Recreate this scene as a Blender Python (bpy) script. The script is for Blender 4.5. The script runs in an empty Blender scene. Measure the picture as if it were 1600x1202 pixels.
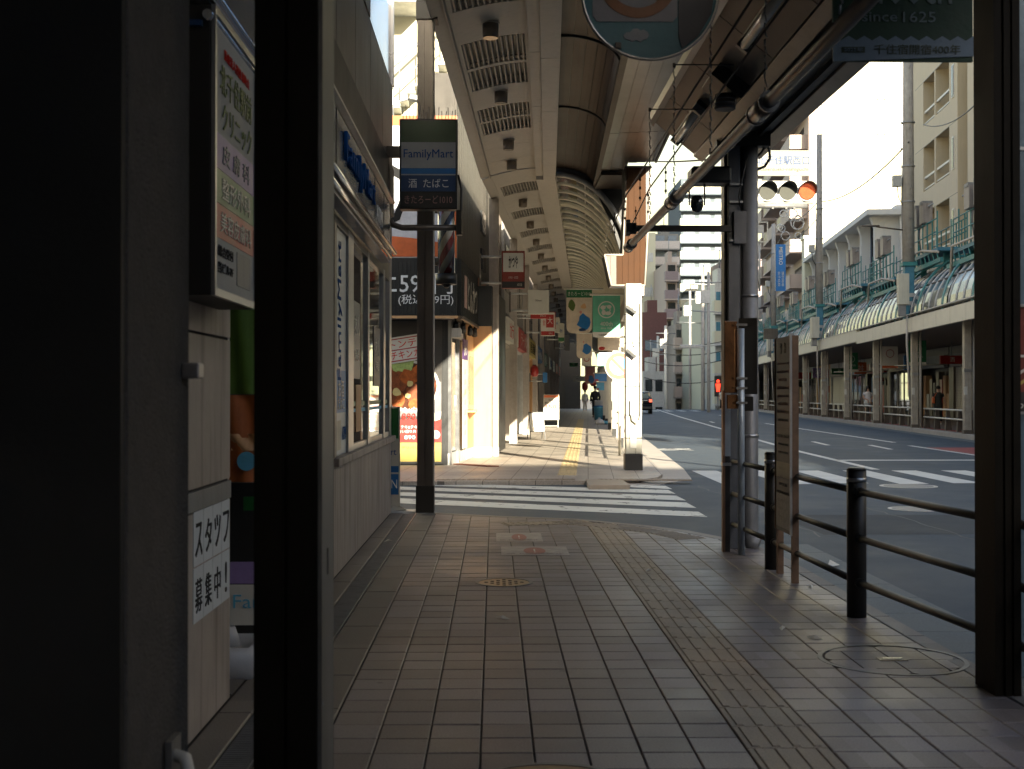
import bpy, bmesh, math, random
from mathutils import Vector, Matrix
random.seed(7)
SC = bpy.context.scene
COL = SC.collection
R = math.radians
# ---------------- camera ----------------
F, TH, PH, CZ = 1950.0, 0.01436, 0.0077, 1.32
cam_d = bpy.data.cameras.new('camera'); cam = bpy.data.objects.new('camera', cam_d); COL.objects.link(cam)
cam.location = (0, 0, CZ); cam.rotation_euler = (math.pi/2 + PH, 0, -TH)
cam_d.sensor_width = 36; cam_d.lens = F/1600*36; cam_d.clip_start = .05; cam_d.clip_end = 3000
cam_d.dof.use_dof = True; cam_d.dof.focus_distance = 15; cam_d.dof.aperture_fstop = 5.6
SC.camera = cam
SC.view_settings.view_transform = 'Standard'; SC.view_settings.look = 'None'
SC.view_settings.gamma = 1; SC.view_settings.use_curve_mapping = False
SC.view_settings.exposure = 1.95
# ---------------- light ----------------
SUN_EL, AZ = R(19), (-.34, .94)            # horizontal direction the light travels
w = bpy.data.worlds.new('World'); SC.world = w; w.use_nodes = True
nt = w.node_tree; nt.nodes.clear()
sky = nt.nodes.new('ShaderNodeTexSky'); sky.sky_type = 'NISHITA'; sky.sun_disc = False
sky.sun_elevation = SUN_EL; sky.sun_rotation = math.atan2(-AZ[0], -AZ[1])
sky.air_density = 1.0; sky.dust_density = 1.6; sky.ozone_density = .8
bg = nt.nodes.new('ShaderNodeBackground'); bg.inputs[1].default_value = .1
wo = nt.nodes.new('ShaderNodeOutputWorld')
tcw = nt.nodes.new('ShaderNodeTexCoord'); sx_ = nt.nodes.new('ShaderNodeSeparateXYZ'); hz = nt.nodes.new('ShaderNodeMapRange'); mxw = nt.nodes.new('ShaderNodeMix'); mxw.data_type = 'RGBA'
hz.inputs[1].default_value = .12; hz.inputs[2].default_value = .36; hz.inputs[3].default_value = .9; hz.inputs[4].default_value = 0; hz.interpolation_type = 'SMOOTHSTEP'
nt.links.new(tcw.outputs['Generated'], sx_.inputs[0]); nt.links.new(sx_.outputs[2], hz.inputs[0]); nt.links.new(hz.outputs[0], mxw.inputs[0])
nt.links.new(sky.outputs[0], mxw.inputs[6]); mxw.inputs[7].default_value = (4.1, 3.85, 2.05, 1)     # bright hazy air low over the city, all round
nt.links.new(mxw.outputs[2], bg.inputs[0]); nt.links.new(bg.outputs[0], wo.inputs[0])
sd = bpy.data.lights.new('sun', 'SUN'); sd.energy = 5.0; sd.angle = R(.55); sd.color = (1, .91, .72)
so = bpy.data.objects.new('sun', sd); COL.objects.link(so)
ce = math.cos(SUN_EL)
so.rotation_euler = Vector((AZ[0]*ce, AZ[1]*ce, -math.sin(SUN_EL))).to_track_quat('-Z', 'Y').to_euler()
so.location = (20, -40, 40)

# ---------------- helpers ----------------
def ray(u, v):
    x = (u-800)/F; y = (601-v)/F; c, s = math.cos(PH), math.sin(PH)
    d = Vector((x, c - y*s, s + y*c)); c, s = math.cos(-TH), math.sin(-TH)
    return Vector((c*d.x - s*d.y, s*d.x + c*d.y, d.z))
def G(u, v, z=0.0):
    d = ray(u, v); k = (z-CZ)/d.z; return Vector((d.x*k, d.y*k, z))
def PY(u, v, Y):
    d = ray(u, v); k = Y/d.y; return Vector((d.x*k, Y, CZ+d.z*k))
I4 = Matrix.Identity(4)
def frame(x, y, z, slope):
    return Matrix.Translation((x, y, z)) @ Matrix.Rotation(-math.atan(slope), 4, 'Z')
FAR = frame(1.16, 20, 0, .075)
OPP = frame(14.3, 37.3, 0, .108)
MID = frame(0, 0, 0, .043)
ORD = ['first', 'second', 'third', 'fourth', 'fifth', 'sixth', 'seventh', 'eighth', 'ninth', 'tenth', 'eleventh', 'twelfth',
       'thirteenth', 'fourteenth', 'fifteenth', 'sixteenth', 'seventeenth', 'eighteenth', 'nineteenth', 'twentieth']

def lin(h):
    h = h.lstrip('#'); c = [int(h[i:i+2], 16)/255 for i in (0, 2, 4)]
    return tuple(((x+.055)/1.055)**2.4 if x > .04045 else x/12.92 for x in c)
MATS = {}
def mat(name, col, rough=.6, metal=0.0, var=.18, sc=6.0, bump=.12, bsc=60.0, emit=0.0, spec=.5, grime=0.0):
    """procedural paint/stone/metal: colour varied by noise, dirt streaks, fine relief"""
    if name in MATS: return MATS[name]
    if isinstance(col, str): col = lin(col)
    m = bpy.data.materials.new(name); m.use_nodes = True; MATS[name] = m
    n, l = m.node_tree.nodes, m.node_tree.links
    p = n['Principled BSDF']; p.inputs['Roughness'].default_value = rough; p.inputs['Metallic'].default_value = metal
    p.inputs['Specular IOR Level'].default_value = spec
    tc = n.new('ShaderNodeTexCoord')
    no = n.new('ShaderNodeTexNoise'); no.inputs['Scale'].default_value = sc; no.inputs['Detail'].default_value = 5
    no.inputs['Roughness'].default_value = .65
    l.new(tc.outputs['Object'], no.inputs['Vector'])
    mr = n.new('ShaderNodeMapRange'); mr.inputs[1].default_value = .3; mr.inputs[2].default_value = .7
    mr.inputs[3].default_value = 1-var; mr.inputs[4].default_value = 1+var*.6
    l.new(no.outputs[0], mr.inputs[0])
    mx = n.new('ShaderNodeVectorMath'); mx.operation = 'SCALE'; mx.inputs[0].default_value = col
    l.new(mr.outputs[0], mx.inputs['Scale'])
    out = mx.outputs[0]
    if grime:
        mp = n.new('ShaderNodeMapping'); mp.inputs['Scale'].default_value = (9, 9, .7)
        l.new(tc.outputs['Object'], mp.inputs[0])
        g = n.new('ShaderNodeTexNoise'); g.inputs['Scale'].default_value = 1.4; g.inputs['Detail'].default_value = 6
        l.new(mp.outputs[0], g.inputs['Vector'])
        gr = n.new('ShaderNodeMapRange'); gr.inputs[1].default_value = .5; gr.inputs[2].default_value = .75
        gr.inputs[3].default_value = 0; gr.inputs[4].default_value = grime
        l.new(g.outputs[0], gr.inputs[0])
        mm = n.new('ShaderNodeMix'); mm.data_type = 'RGBA'
        l.new(gr.outputs[0], mm.inputs[0]); l.new(out, mm.inputs[6]); mm.inputs[7].default_value = (col[0]*.3, col[1]*.27, col[2]*.22, 1)
        out = mm.outputs[2]
    l.new(out, p.inputs['Base Color'])
    rr = n.new('ShaderNodeMapRange'); rr.inputs[3].default_value = max(.03, rough-.12); rr.inputs[4].default_value = min(1, rough+.12)
    l.new(no.outputs[0], rr.inputs[0]); l.new(rr.outputs[0], p.inputs['Roughness'])
    if bump:
        b = n.new('ShaderNodeTexNoise'); b.inputs['Scale'].default_value = bsc; b.inputs['Detail'].default_value = 4
        l.new(tc.outputs['Object'], b.inputs['Vector'])
        bb = n.new('ShaderNodeBump'); bb.inputs['Strength'].default_value = bump; bb.inputs['Distance'].default_value = .01
        l.new(b.outputs[0], bb.inputs['Height']); l.new(bb.outputs[0], p.inputs['Normal'])
    if emit:
        p.inputs['Emission Color'].default_value = (*col, 1); p.inputs['Emission Strength'].default_value = emit
    return m
def glass(name, tint=(.8, .85, .88), mixf=.55, rough=.03):
    """thin sheet glass: part see-through, part mirror"""
    if name in MATS: return MATS[name]
    m = bpy.data.materials.new(name); m.use_nodes = True; MATS[name] = m
    n, l = m.node_tree.nodes, m.node_tree.links; n.clear()
    t = n.new('ShaderNodeBsdfTransparent'); t.inputs[0].default_value = (*tint, 1)
    g = n.new('ShaderNodeBsdfGlossy'); g.inputs['Roughness'].default_value = rough; g.inputs[0].default_value = (.9, .93, .95, 1)
    fr = n.new('ShaderNodeFresnel'); fr.inputs[0].default_value = 1.5
    ad = n.new('ShaderNodeMath'); ad.operation = 'MULTIPLY_ADD'; ad.inputs[1].default_value = 1.2; ad.inputs[2].default_value = mixf
    ad.use_clamp = True
    mx = n.new('ShaderNodeMixShader'); o = n.new('ShaderNodeOutputMaterial')
    l.new(fr.outputs[0], ad.inputs[0]); l.new(ad.outputs[0], mx.inputs[0]); l.new(t.outputs[0], mx.inputs[1]); l.new(g.outputs[0], mx.inputs[2])
    l.new(mx.outputs[0], o.inputs[0])
    return m

class B:
    """collects shapes and links them as one mesh object"""
    def __init__(s, fr=None): s.v = []; s.f = []; s.mi = []; s.fr = fr; s.k = 0; s.sm = []
    def add(s, vs, fs, smooth=False):
        o = len(s.v)
        s.v += [(s.fr @ Vector(p)) if s.fr else Vector(p) for p in vs]
        for f in fs: s.f.append([i+o for i in f]); s.mi.append(s.k); s.sm.append(smooth)
        return s
    def box(s, x0, y0, z0, x1, y1, z1):
        v = [(x, y, z) for z in (z0, z1) for (x, y) in ((x0, y0), (x1, y0), (x1, y1), (x0, y1))]
        return s.add(v, [(3, 2, 1, 0), (4, 5, 6, 7), (0, 1, 5, 4), (1, 2, 6, 5), (2, 3, 7, 6), (3, 0, 4, 7)])
    def quad(s, a, b, c, d): return s.add([a, b, c, d], [(0, 1, 2, 3)])
    def prism(s, poly, ax, a, b, smooth=False):
        n = len(poly)
        def P(p, t): return (t, p[0], p[1]) if ax == 'x' else (p[0], t, p[1]) if ax == 'y' else (p[0], p[1], t)
        v = [P(p, a) for p in poly] + [P(p, b) for p in poly]
        s.add(v, [tuple(range(n)), tuple(range(2*n-1, n-1, -1))])
        o = len(s.v)-2*n
        for i in range(n):
            j = (i+1) % n; s.f.append([o+i, o+n+i, o+n+j, o+j]); s.mi.append(s.k); s.sm.append(smooth)
        return s
    def tube(s, pts, r, n=8, r2=None, closed=False):
        pts = [Vector(p) for p in pts]; m = len(pts); rings = []
        r2 = r if r2 is None else r2; up = None
        for i, p in enumerate(pts):
            if closed: t = (pts[(i+1) % m]-pts[i-1]).normalized()
            else: t = (pts[min(i+1, m-1)]-pts[max(i-1, 0)]).normalized()
            if up is None: up = Vector((0, 0, 1)) if abs(t.z) < .9 else Vector((1, 0, 0))
            a = t.cross(up).normalized(); b = a.cross(t).normalized(); up = b
            rr = r + (r2-r)*i/max(1, m-1)
            rings.append([p + (a*math.cos(q) + b*math.sin(q))*rr for q in (2*math.pi*k/n for k in range(n))])
        v = [q for g in rings for q in g]; f = []
        for i in range(m if closed else m-1):
            i2 = (i+1) % m
            for k in range(n):
                f.append((i*n+k, i*n+(k+1) % n, i2*n+(k+1) % n, i2*n+k))
        s.add(v, f, True)
        if not closed:
            o = len(s.v)-len(v)
            for g in (list(range(n))[::-1], [(m-1)*n+k for k in range(n)]):
                s.f.append([o+i for i in g]); s.mi.append(s.k); s.sm.append(False)
        return s
    def cyl(s, x, y, z0, z1, r, n=16, r2=None): return s.tube([(x, y, z0), (x, y, z1)], r, n, r2)
    def loft(s, rings, cap=True):
        n = len(rings[0]); v = [p for g in rings for p in g]; f = []
        for i in range(len(rings)-1):
            for k in range(n): f.append((i*n+k, i*n+(k+1) % n, (i+1)*n+(k+1) % n, (i+1)*n+k))
        if cap: f += [tuple(range(n))[::-1], tuple((len(rings)-1)*n+k for k in range(n))]
        return s.add(v, f, True)
    def obj(s, name, m, parent=None, bevel=0, **kw):
        me = bpy.data.meshes.new(name); me.from_pydata([tuple(p) for p in s.v], [], s.f)
        ms = m if isinstance(m, (list, tuple)) else [m]
        for q in ms: me.materials.append(q)
        me.polygons.foreach_set('material_index', s.mi); me.polygons.foreach_set('use_smooth', s.sm)
        bm = bmesh.new(); bm.from_mesh(me)
        bmesh.ops.recalc_face_normals(bm, faces=bm.faces)
        if bevel: bmesh.ops.bevel(bm, geom=bm.edges[:], offset=bevel, segments=1, affect='EDGES', clamp_overlap=True)
        bm.to_mesh(me); bm.free(); me.update()
        return link(name, me, parent, **kw)
def link(name, me, parent=None, loc=None, rz=None, label=None, cat=None, group=None, kind=None):
    o = bpy.data.objects.new(name, me); COL.objects.link(o)
    if parent is not None: o.parent = parent
    if loc is not None: o.location = loc
    if rz is not None: o.rotation_euler[2] = rz
    for k, x in (('label', label), ('category', cat), ('group', group), ('kind', kind)):
        if x: o[k] = x
    return o
def T(name, label, cat, loc=(0, 0, 0), rz=0, group=None, kind=None):
    return link(name, None, None, loc, rz, label, cat, group, kind)
def TM(name, label, cat, M, loc=(0, 0, 0), rz=0, group=None):
    """a thing placed in one of the street frames"""
    p = M @ Vector(loc); e = M.to_euler()
    o = T(name, label, cat, p, e.z+rz, group); o.rotation_euler[0] = e.x; o.rotation_euler[1] = e.y
    return o
def kids(o, cache={}): return [c for c in COL.objects if c.parent == o]
def tree_of(o):
    ch = [c for c in COL.objects if c.parent == o]
    return (o, [tree_of(c) for c in ch])
def copy_tree(tr, loc=None, rz=None, label=None, parent=None, group=None):
    o, ch = tr
    c = o.copy(); COL.objects.link(c)
    if parent is not None: c.parent = parent
    if loc is not None: c.location = loc
    if rz is not None: c.rotation_euler[2] = rz
    if label: c['label'] = label
    if group: c['group'] = group
    for q in ch: copy_tree(q, parent=c)
    return c
def text(s, parent, m, x, z, w, h=None, y=-.012, depth=.003, bold=0, name='lettering', rot=0, res=2, align='C', flat=False):
    """lettering facing local -Y, centred at x, z, fitted to w (and h)"""
    c = bpy.data.curves.new('t', 'FONT'); c.body = s; c.size = 1; c.resolution_u = res; c.extrude = .001; c.offset = bold
    o = bpy.data.objects.new('t', c); me = bpy.data.meshes.new_from_object(o)
    bpy.data.objects.remove(o); bpy.data.curves.remove(c)
    xs = [v.co.x for v in me.vertices]; ys = [v.co.y for v in me.vertices]
    if not xs: return None
    cx, cy = (min(xs)+max(xs))/2, (min(ys)+max(ys))/2; sx = w/(max(xs)-min(xs)); sz = sx if h is None else h/(max(ys)-min(ys))
    cr, sr = math.cos(rot), math.sin(rot)
    for v in me.vertices:
        a, b = (v.co.x-cx)*sx, (v.co.y-cy)*sz
        v.co = Vector((x+a*cr-b*sr, y-depth*(1 if v.co.z > 0 else 0), z+a*sr+b*cr))
    me.materials.clear(); me.materials.append(m); me.name = name
    return link(name, me, parent)
def plate(parent, name, m, x0, z0, x1, z1, y=-.004, t=.003, **kw):
    """thin coloured panel facing local -Y"""
    return B().box(x0, y-t, z0, x1, y, z1).obj(name, m, parent, **kw)
def disc(b, x, z, r, y0, y1, n=28):
    return b.prism([(x+r*math.cos(2*math.pi*k/n), z+r*math.sin(2*math.pi*k/n)) for k in range(n)], 'y', y0, y1)
def ring(b, x, z, r0, r1, y, t, n=32):
    v = []
    for k in range(n):
        a = 2*math.pi*k/n
        for rr in (r0, r1):
            for yy in (y, y-t): v.append((x+rr*math.cos(a), yy, z+rr*math.sin(a)))
    f = []
    for k in range(n):
        a, c = 4*k, 4*((k+1) % n)
        f += [(a+1, a+3, c+3, c+1), (a, c, c+2, a+2), (a, a+1, c+1, c), (a+2, c+2, c+3, a+3)]
    return b.add(v, f)
def S(name, b, m, parent=None, **kw):
    return b.obj(name, m, parent, kind=None if parent else 'structure', **kw)

# ---------------- materials ----------------
M_DARK = mat('dark_bronze_metal', (.026, .022, .016), .5, .1, var=.2, sc=3, bump=.05, grime=.25)
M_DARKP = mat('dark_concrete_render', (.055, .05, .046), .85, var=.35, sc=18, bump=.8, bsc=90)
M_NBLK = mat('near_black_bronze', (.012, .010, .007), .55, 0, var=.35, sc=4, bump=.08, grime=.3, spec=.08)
M_STRIP = mat('dull_aluminium_strip', (.17, .165, .155), .5, .5, var=.25, sc=6, bump=.05, grime=.5)
M_SWD = mat('shadowed_sign_white', (.40, .40, .40), .4, var=.08)  # sign white with shadow put into the colour
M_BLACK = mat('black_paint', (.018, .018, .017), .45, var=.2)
M_BROWN = mat('brown_metal_column', (.12, .098, .078), .4, .35, var=.2, sc=2, bump=.05, grime=.4)
M_ALU = mat('brushed_aluminium', (.42, .42, .42), .32, .85, var=.12, bump=.04, grime=.3)
M_STEEL = mat('galvanised_steel', (.34, .35, .35), .45, .6, var=.2, sc=20, bump=.05, grime=.3)
M_BEIGE = mat('beige_wall_panel', (.34, .29, .25), .6, var=.2, sc=2.5, bump=.15, bsc=25, grime=.75)
M_CREAM = mat('cream_painted_soffit', (.44, .40, .345), .6, var=.08, sc=2, bump=.03, grime=.18)
M_CREAMW = mat('white_column_panel', (.50, .475, .385), .5, var=.08, sc=3, bump=.04, grime=.25)
M_WHITE = mat('white_paint', (.78, .77, .74), .5, var=.06, grime=.15)
M_GREY = mat('grey_metal', (.2, .2, .2), .5, .3, grime=.3)
M_LGREY = mat('light_grey_metal', (.5, .5, .48), .5, .2, grime=.3)
M_WOODB = mat('brown_cladding_board', (.032, .021, .014), .5, 0, var=.22, sc=1.6, bump=.04, spec=.2)
M_WOODL = mat('orange_brown_cladding_board', (.062, .027, .011), .7, 0, var=.25, sc=1.6, bump=.04, spec=.15)
M_TEAL = mat('teal_painted_steel', (.035, .20, .20), .5, .1, var=.25, sc=5, grime=.35)
M_TEALB = mat('blue_teal_painted_steel', (.05, .19, .27), .5, .1, var=.25, sc=5, grime=.35)
M_CONC = mat('grey_concrete_pole', (.36, .34, .31), .8, var=.18, sc=5, bump=.2, grime=.35)
M_GLASS = glass('window_glass', (.42, .46, .46), .32)
M_GLASSV = glass('vault_glass', (.75, .8, .8), .4, .08)
M_DGLASS = mat('dark_window_glass', (.02, .025, .028), .06, 0, var=.1, bump=0, spec=.9)
M_BLUE = mat('sign_blue', (.02, .16, .42), .4); M_NAVY = mat('sign_navy', (.015, .05, .13), .4)
M_GREEN = mat('sign_green', (.015, .13, .03), .4); M_DGREEN = mat('banner_green', (.012, .13, .045), .6)
M_RED = mat('sign_red', (.36, .025, .018), .4); M_ORANGE = mat('sign_orange', (.62, .13, .03), .45)
M_SW = mat('sign_white', (.60, .58, .51), .4, var=.05); M_PURPLE = mat('sign_purple', (.28, .2, .42), .45)
M_YEL = mat('sign_yellow', (.40, .31, .07), .5); M_PINK = mat('sign_pink', (.6, .25, .22), .5)
M_OLIVE = mat('sign_olive_green', (.10, .15, .03), .5); M_SKYB = mat('sign_light_blue', (.12, .42, .6), .5)
M_TXTK = mat('lettering_black', (.02, .02, .02), .8, var=0, bump=0, spec=.1); M_TXTW = mat('lettering_white', (.8, .8, .78), .8, var=0, bump=0, spec=.1)
M_TXTB = mat('lettering_blue', (.008, .07, .24), .8, var=0, bump=0, spec=.1); M_TXTR = mat('lettering_red', (.55, .03, .02), .8, var=0, bump=0, spec=.1)
M_TAN = mat('tan_paint', (.62, .36, .17), .6, var=.1, sc=2, grime=.15)
# ---------------- ground ----------------
def ground_mat(name, col, cell, vary, rough=.6, joint=None, off=(0, 0), hue=None, bump=.35, bsc=120, stain=.35, rot=0.0):
    """stone whose colour differs from piece to piece (world cell), with stains; optional joint lines for far, unresolvable paving"""
    m = bpy.data.materials.new(name); m.use_nodes = True; MATS[name] = m
    n, l = m.node_tree.nodes, m.node_tree.links; p = n['Principled BSDF']
    g = n.new('ShaderNodeNewGeometry')
    mp = n.new('ShaderNodeMapping'); mp.vector_type = 'POINT'; mp.inputs['Location'].default_value = (off[0], off[1], 0)
    mp.inputs['Rotation'].default_value = (0, 0, rot)
    mp.inputs['Scale'].default_value = (1/cell[0], 1/cell[1], 0)
    l.new(g.outputs['Position'], mp.inputs[0])
    fl = n.new('ShaderNodeVectorMath'); fl.operation = 'FLOOR'; l.new(mp.outputs[0], fl.inputs[0])
    wn = n.new('ShaderNodeTexWhiteNoise'); wn.noise_dimensions = '3D'; l.new(fl.outputs[0], wn.inputs['Vector'])
    a = n.new('ShaderNodeMix'); a.data_type = 'RGBA'; l.new(wn.outputs[0], a.inputs[0])
    a.inputs[6].default_value = (*[c*(1-vary) for c in col], 1); a.inputs[7].default_value = (*[c*(1+vary)*(hue[i] if hue else 1) for i, c in enumerate(col)], 1)
    no = n.new('ShaderNodeTexNoise'); no.inputs['Scale'].default_value = .9; no.inputs['Detail'].default_value = 7; no.inputs['Roughness'].default_value = .7
    l.new(g.outputs['Position'], no.inputs['Vector'])
    mr = n.new('ShaderNodeMapRange'); mr.inputs[1].default_value = .35; mr.inputs[2].default_value = .7; mr.inputs[3].default_value = 1-stain; mr.inputs[4].default_value = 1.12
    l.new(no.outputs[0], mr.inputs[0])
    n2 = n.new('ShaderNodeTexNoise'); n2.inputs['Scale'].default_value = bsc; n2.inputs['Detail'].default_value = 3
    l.new(g.outputs['Position'], n2.inputs['Vector'])
    m2 = n.new('ShaderNodeMapRange'); m2.inputs[1].default_value = .3; m2.inputs[2].default_value = .7; m2.inputs[3].default_value = .78; m2.inputs[4].default_value = 1.2
    l.new(n2.outputs[0], m2.inputs[0])
    mu = n.new('ShaderNodeMath'); mu.operation = 'MULTIPLY'; l.new(mr.outputs[0], mu.inputs[0]); l.new(m2.outputs[0], mu.inputs[1])
    vo = n.new('ShaderNodeTexVoronoi'); vo.inputs['Scale'].default_value = 2.6; l.new(g.outputs['Position'], vo.inputs['Vector'])
    vr = n.new('ShaderNodeMapRange'); vr.inputs[1].default_value = .035; vr.inputs[2].default_value = .055; vr.inputs[3].default_value = .55; vr.inputs[4].default_value = 1; l.new(vo.outputs['Distance'], vr.inputs[0])
    mv = n.new('ShaderNodeMath'); mv.operation = 'MULTIPLY'; l.new(mu.outputs[0], mv.inputs[0]); l.new(vr.outputs[0], mv.inputs[1])   # trodden gum spots
    fac = mv.outputs[0]
    if joint:
        fr = n.new('ShaderNodeVectorMath'); fr.operation = 'FRACTION'; l.new(mp.outputs[0], fr.inputs[0])
        sp = n.new('ShaderNodeSeparateXYZ'); l.new(fr.outputs[0], sp.inputs[0])
        gx = n.new('ShaderNodeMath'); gx.operation = 'GREATER_THAN'; gx.inputs[1].default_value = joint; l.new(sp.outputs[0], gx.inputs[0])
        gy = n.new('ShaderNodeMath'); gy.operation = 'GREATER_THAN'; gy.inputs[1].default_value = joint; l.new(sp.outputs[1], gy.inputs[0])
        j = n.new('ShaderNodeMath'); j.operation = 'MULTIPLY'; l.new(gx.outputs[0], j.inputs[0]); l.new(gy.outputs[0], j.inputs[1])
        jr = n.new('ShaderNodeMapRange'); jr.inputs[3].default_value = .3; l.new(j.outputs[0], jr.inputs[0])
        k = n.new('ShaderNodeMath'); k.operation = 'MULTIPLY'; l.new(fac, k.inputs[0]); l.new(jr.outputs[0], k.inputs[1]); fac = k.outputs[0]
    sc = n.new('ShaderNodeVectorMath'); sc.operation = 'SCALE'; l.new(a.outputs[2], sc.inputs[0]); l.new(fac, sc.inputs['Scale'])
    l.new(sc.outputs[0], p.inputs['Base Color'])
    rr = n.new('ShaderNodeMapRange'); rr.inputs[1].default_value = .3; rr.inputs[2].default_value = .7; rr.inputs[3].default_value = rough-.14; rr.inputs[4].default_value = rough+.14
    l.new(no.outputs[0], rr.inputs[0]); l.new(rr.outputs[0], p.inputs['Roughness'])
    bb = n.new('ShaderNodeBump'); bb.inputs['Strength'].default_value = bump; bb.inputs['Distance'].default_value = .004
    l.new(n2.outputs[0], bb.inputs['Height']); l.new(bb.outputs[0], p.inputs['Normal'])
    return m
def paint_mat(name, col, wear=.5, under=(.045, .045, .045)):
    """road paint, worn through to the asphalt in ragged patches"""
    m = bpy.data.materials.new(name); m.use_nodes = True; MATS[name] = m
    n, l = m.node_tree.nodes, m.node_tree.links; p = n['Principled BSDF']; p.inputs['Roughness'].default_value = .65
    g = n.new('ShaderNodeNewGeometry'); no = n.new('ShaderNodeTexNoise'); no.inputs['Scale'].default_value = 5; no.inputs['Detail'].default_value = 9; no.inputs['Roughness'].default_value = .75
    l.new(g.outputs['Position'], no.inputs['Vector'])
    mr = n.new('ShaderNodeMapRange'); mr.inputs[1].default_value = wear; mr.inputs[2].default_value = wear+.05; l.new(no.outputs[0], mr.inputs[0])
    n2 = n.new('ShaderNodeTexNoise'); n2.inputs['Scale'].default_value = 1.3; n2.inputs['Detail'].default_value = 5; l.new(g.outputs['Position'], n2.inputs['Vector'])
    m2 = n.new('ShaderNodeMapRange'); m2.inputs[3].default_value = .7; m2.inputs[4].default_value = 1.15; l.new(n2.outputs[0], m2.inputs[0])
    v = n.new('ShaderNodeVectorMath'); v.operation = 'SCALE'; v.inputs[0].default_value = col; l.new(m2.outputs[0], v.inputs['Scale'])
    a = n.new('ShaderNodeMix'); a.data_type = 'RGBA'; l.new(mr.outputs[0], a.inputs[0]); l.new(v.outputs[0], a.inputs[6]); a.inputs[7].default_value = (*under, 1)
    l.new(a.outputs[2], p.inputs['Base Color']); return m
ZR = -.06
M_ASPH = ground_mat('asphalt', (.044, .060, .076), (2.3, 5.1), .06, .72, bsc=160, bump=.6, stain=.25)
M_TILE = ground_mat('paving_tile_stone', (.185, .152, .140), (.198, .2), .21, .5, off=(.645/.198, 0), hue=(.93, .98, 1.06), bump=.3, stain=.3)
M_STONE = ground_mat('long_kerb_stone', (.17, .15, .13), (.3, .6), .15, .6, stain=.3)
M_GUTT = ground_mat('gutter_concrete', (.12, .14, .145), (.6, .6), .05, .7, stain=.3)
M_GROUT = mat('dark_grout', (.035, .03, .027), .9, bump=.2)
M_TACT = ground_mat('faded_tactile_block', (.27, .215, .155), (.31, .3), .12, .6, off=(-.94/.31, 0), stain=.35)
M_TACTY = ground_mat('yellow_tactile_block', (.55, .42, .22), (.31, .3), .1, .6, stain=.2)
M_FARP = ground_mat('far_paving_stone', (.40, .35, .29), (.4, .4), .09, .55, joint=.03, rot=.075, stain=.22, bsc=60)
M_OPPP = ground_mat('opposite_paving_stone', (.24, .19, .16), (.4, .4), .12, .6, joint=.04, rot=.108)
M_PAINT = paint_mat('white_road_paint', (.66, .66, .60), .575); M_PAINT2 = paint_mat('white_lane_paint', (.62, .62, .58), .66)
M_REDR = paint_mat('red_road_surface', (.30, .06, .045), .68)

b = B(); b.add([(-120, -90, ZR), (160, -90, ZR), (160, 112, ZR), (-120, 112, ZR), (-120, 420, -9), (160, 420, -9)], [(0, 1, 2, 3), (3, 2, 5, 4)])
road = S('road', b, M_ASPH)
S('ground', B().quad((-1500, -600, -9.2), (1500, -600, -9.2), (1500, 2500, -9.2), (-1500, 2500, -9.2)), mat('distant_ground', (.12, .11, .1), .9))
ZP = ZR+.004
def stripe(px, m=M_PAINT, name='painted_stripe', z=ZP):
    ps = [G(u, v, z) for u, v in px]
    B().add(ps, [tuple(range(len(ps)))]).obj(name, m, road)
def z2(a): return [(600+x/3.2, 640+y/3.2) for x, y in a]
for q in ([(20, 441), (1572, 511), (1618, 538), (20, 466)], [(20, 411), (1512, 465), (1562, 492), (20, 428)],
          [(20, 384), (1462, 431), (1510, 455), (20, 398)], [(20, 362), (1420, 402), (1458, 421), (20, 374)],
          [(830, 357), (985, 362), (1008, 373), (800, 372)], [(1236, 376), (1408, 382), (1442, 398), (1228, 388)], [(1250, 358), (1378, 362), (1405, 375), (1240, 371)]):
    stripe(z2(q))
for k, X in enumerate([3.5, 4.42, 5.34, 6.22, 7.1, 8.0, 8.9, 9.8, 10.7]):
    B().quad((X, 19.2-.15*(k % 2), ZP), (X+.45, 19.2-.15*(k % 2), ZP), (X+.5, 22.4, ZP), (X+.05, 22.4, ZP)).obj('painted_stripe', M_PAINT2, road)
def line(pts, w, m=M_PAINT2, name='lane_line'):
    b = B(); n = len(pts); v = []
    for i, p in enumerate(pts):
        t = (Vector(pts[min(i+1, n-1)])-Vector(pts[max(i-1, 0)])).normalized(); q = Vector((t.y, -t.x))*w/2
        v += [(p[0]+q.x, p[1]+q.y, ZP), (p[0]-q.x, p[1]-q.y, ZP)]
    b.add(v, [(2*i, 2*i+2, 2*i+3, 2*i+1) for i in range(n-1)]); return b.obj(name, m, road)
line([(6.97, 22.7), (7.33, 29.9), (8.05, 39), (8.9, 48), (11.2, 75), (14.5, 111)], .16)
line([(11.4, 35.4), (12.2, 49.8), (12.75, 58.5)], .15); line([(10.75, 24), (10.86, 28.2), (11.1, 33.2)], .15); line([(13.8, 70), (14.8, 82)], .15)
line([(7.1, 25.9), (10.2, 25.9)], .35, name='stop_line')
for (x, y) in ((9.6, 47), (10.6, 60), (9.0, 33.5), (9.9, 31)):
    line([(x, y), (x+.25, y+2.6)], .14, name='road_arrow')
B().quad((10.9, 27, ZP), (14.0, 27, ZP), (14.2, 32, ZP), (11.1, 32, ZP)).obj('red_patch', M_REDR, road)
for k in range(7):
    B().quad((9.5+k*1.1, 100, ZP), (10.05+k*1.1, 100, ZP), (10.2+k*1.1, 104, ZP), (9.65+k*1.1, 104, ZP)).obj('painted_stripe', M_PAINT2, road)
B().quad((3.0, 30.5, ZP), (4.9, 30.5, ZP), (4.95, 31.6, ZP), (3.1, 31.6, ZP)).obj('worn_marking', paint_mat('worn_stop_letters', (.5, .5, .46), .47), road)

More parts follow.
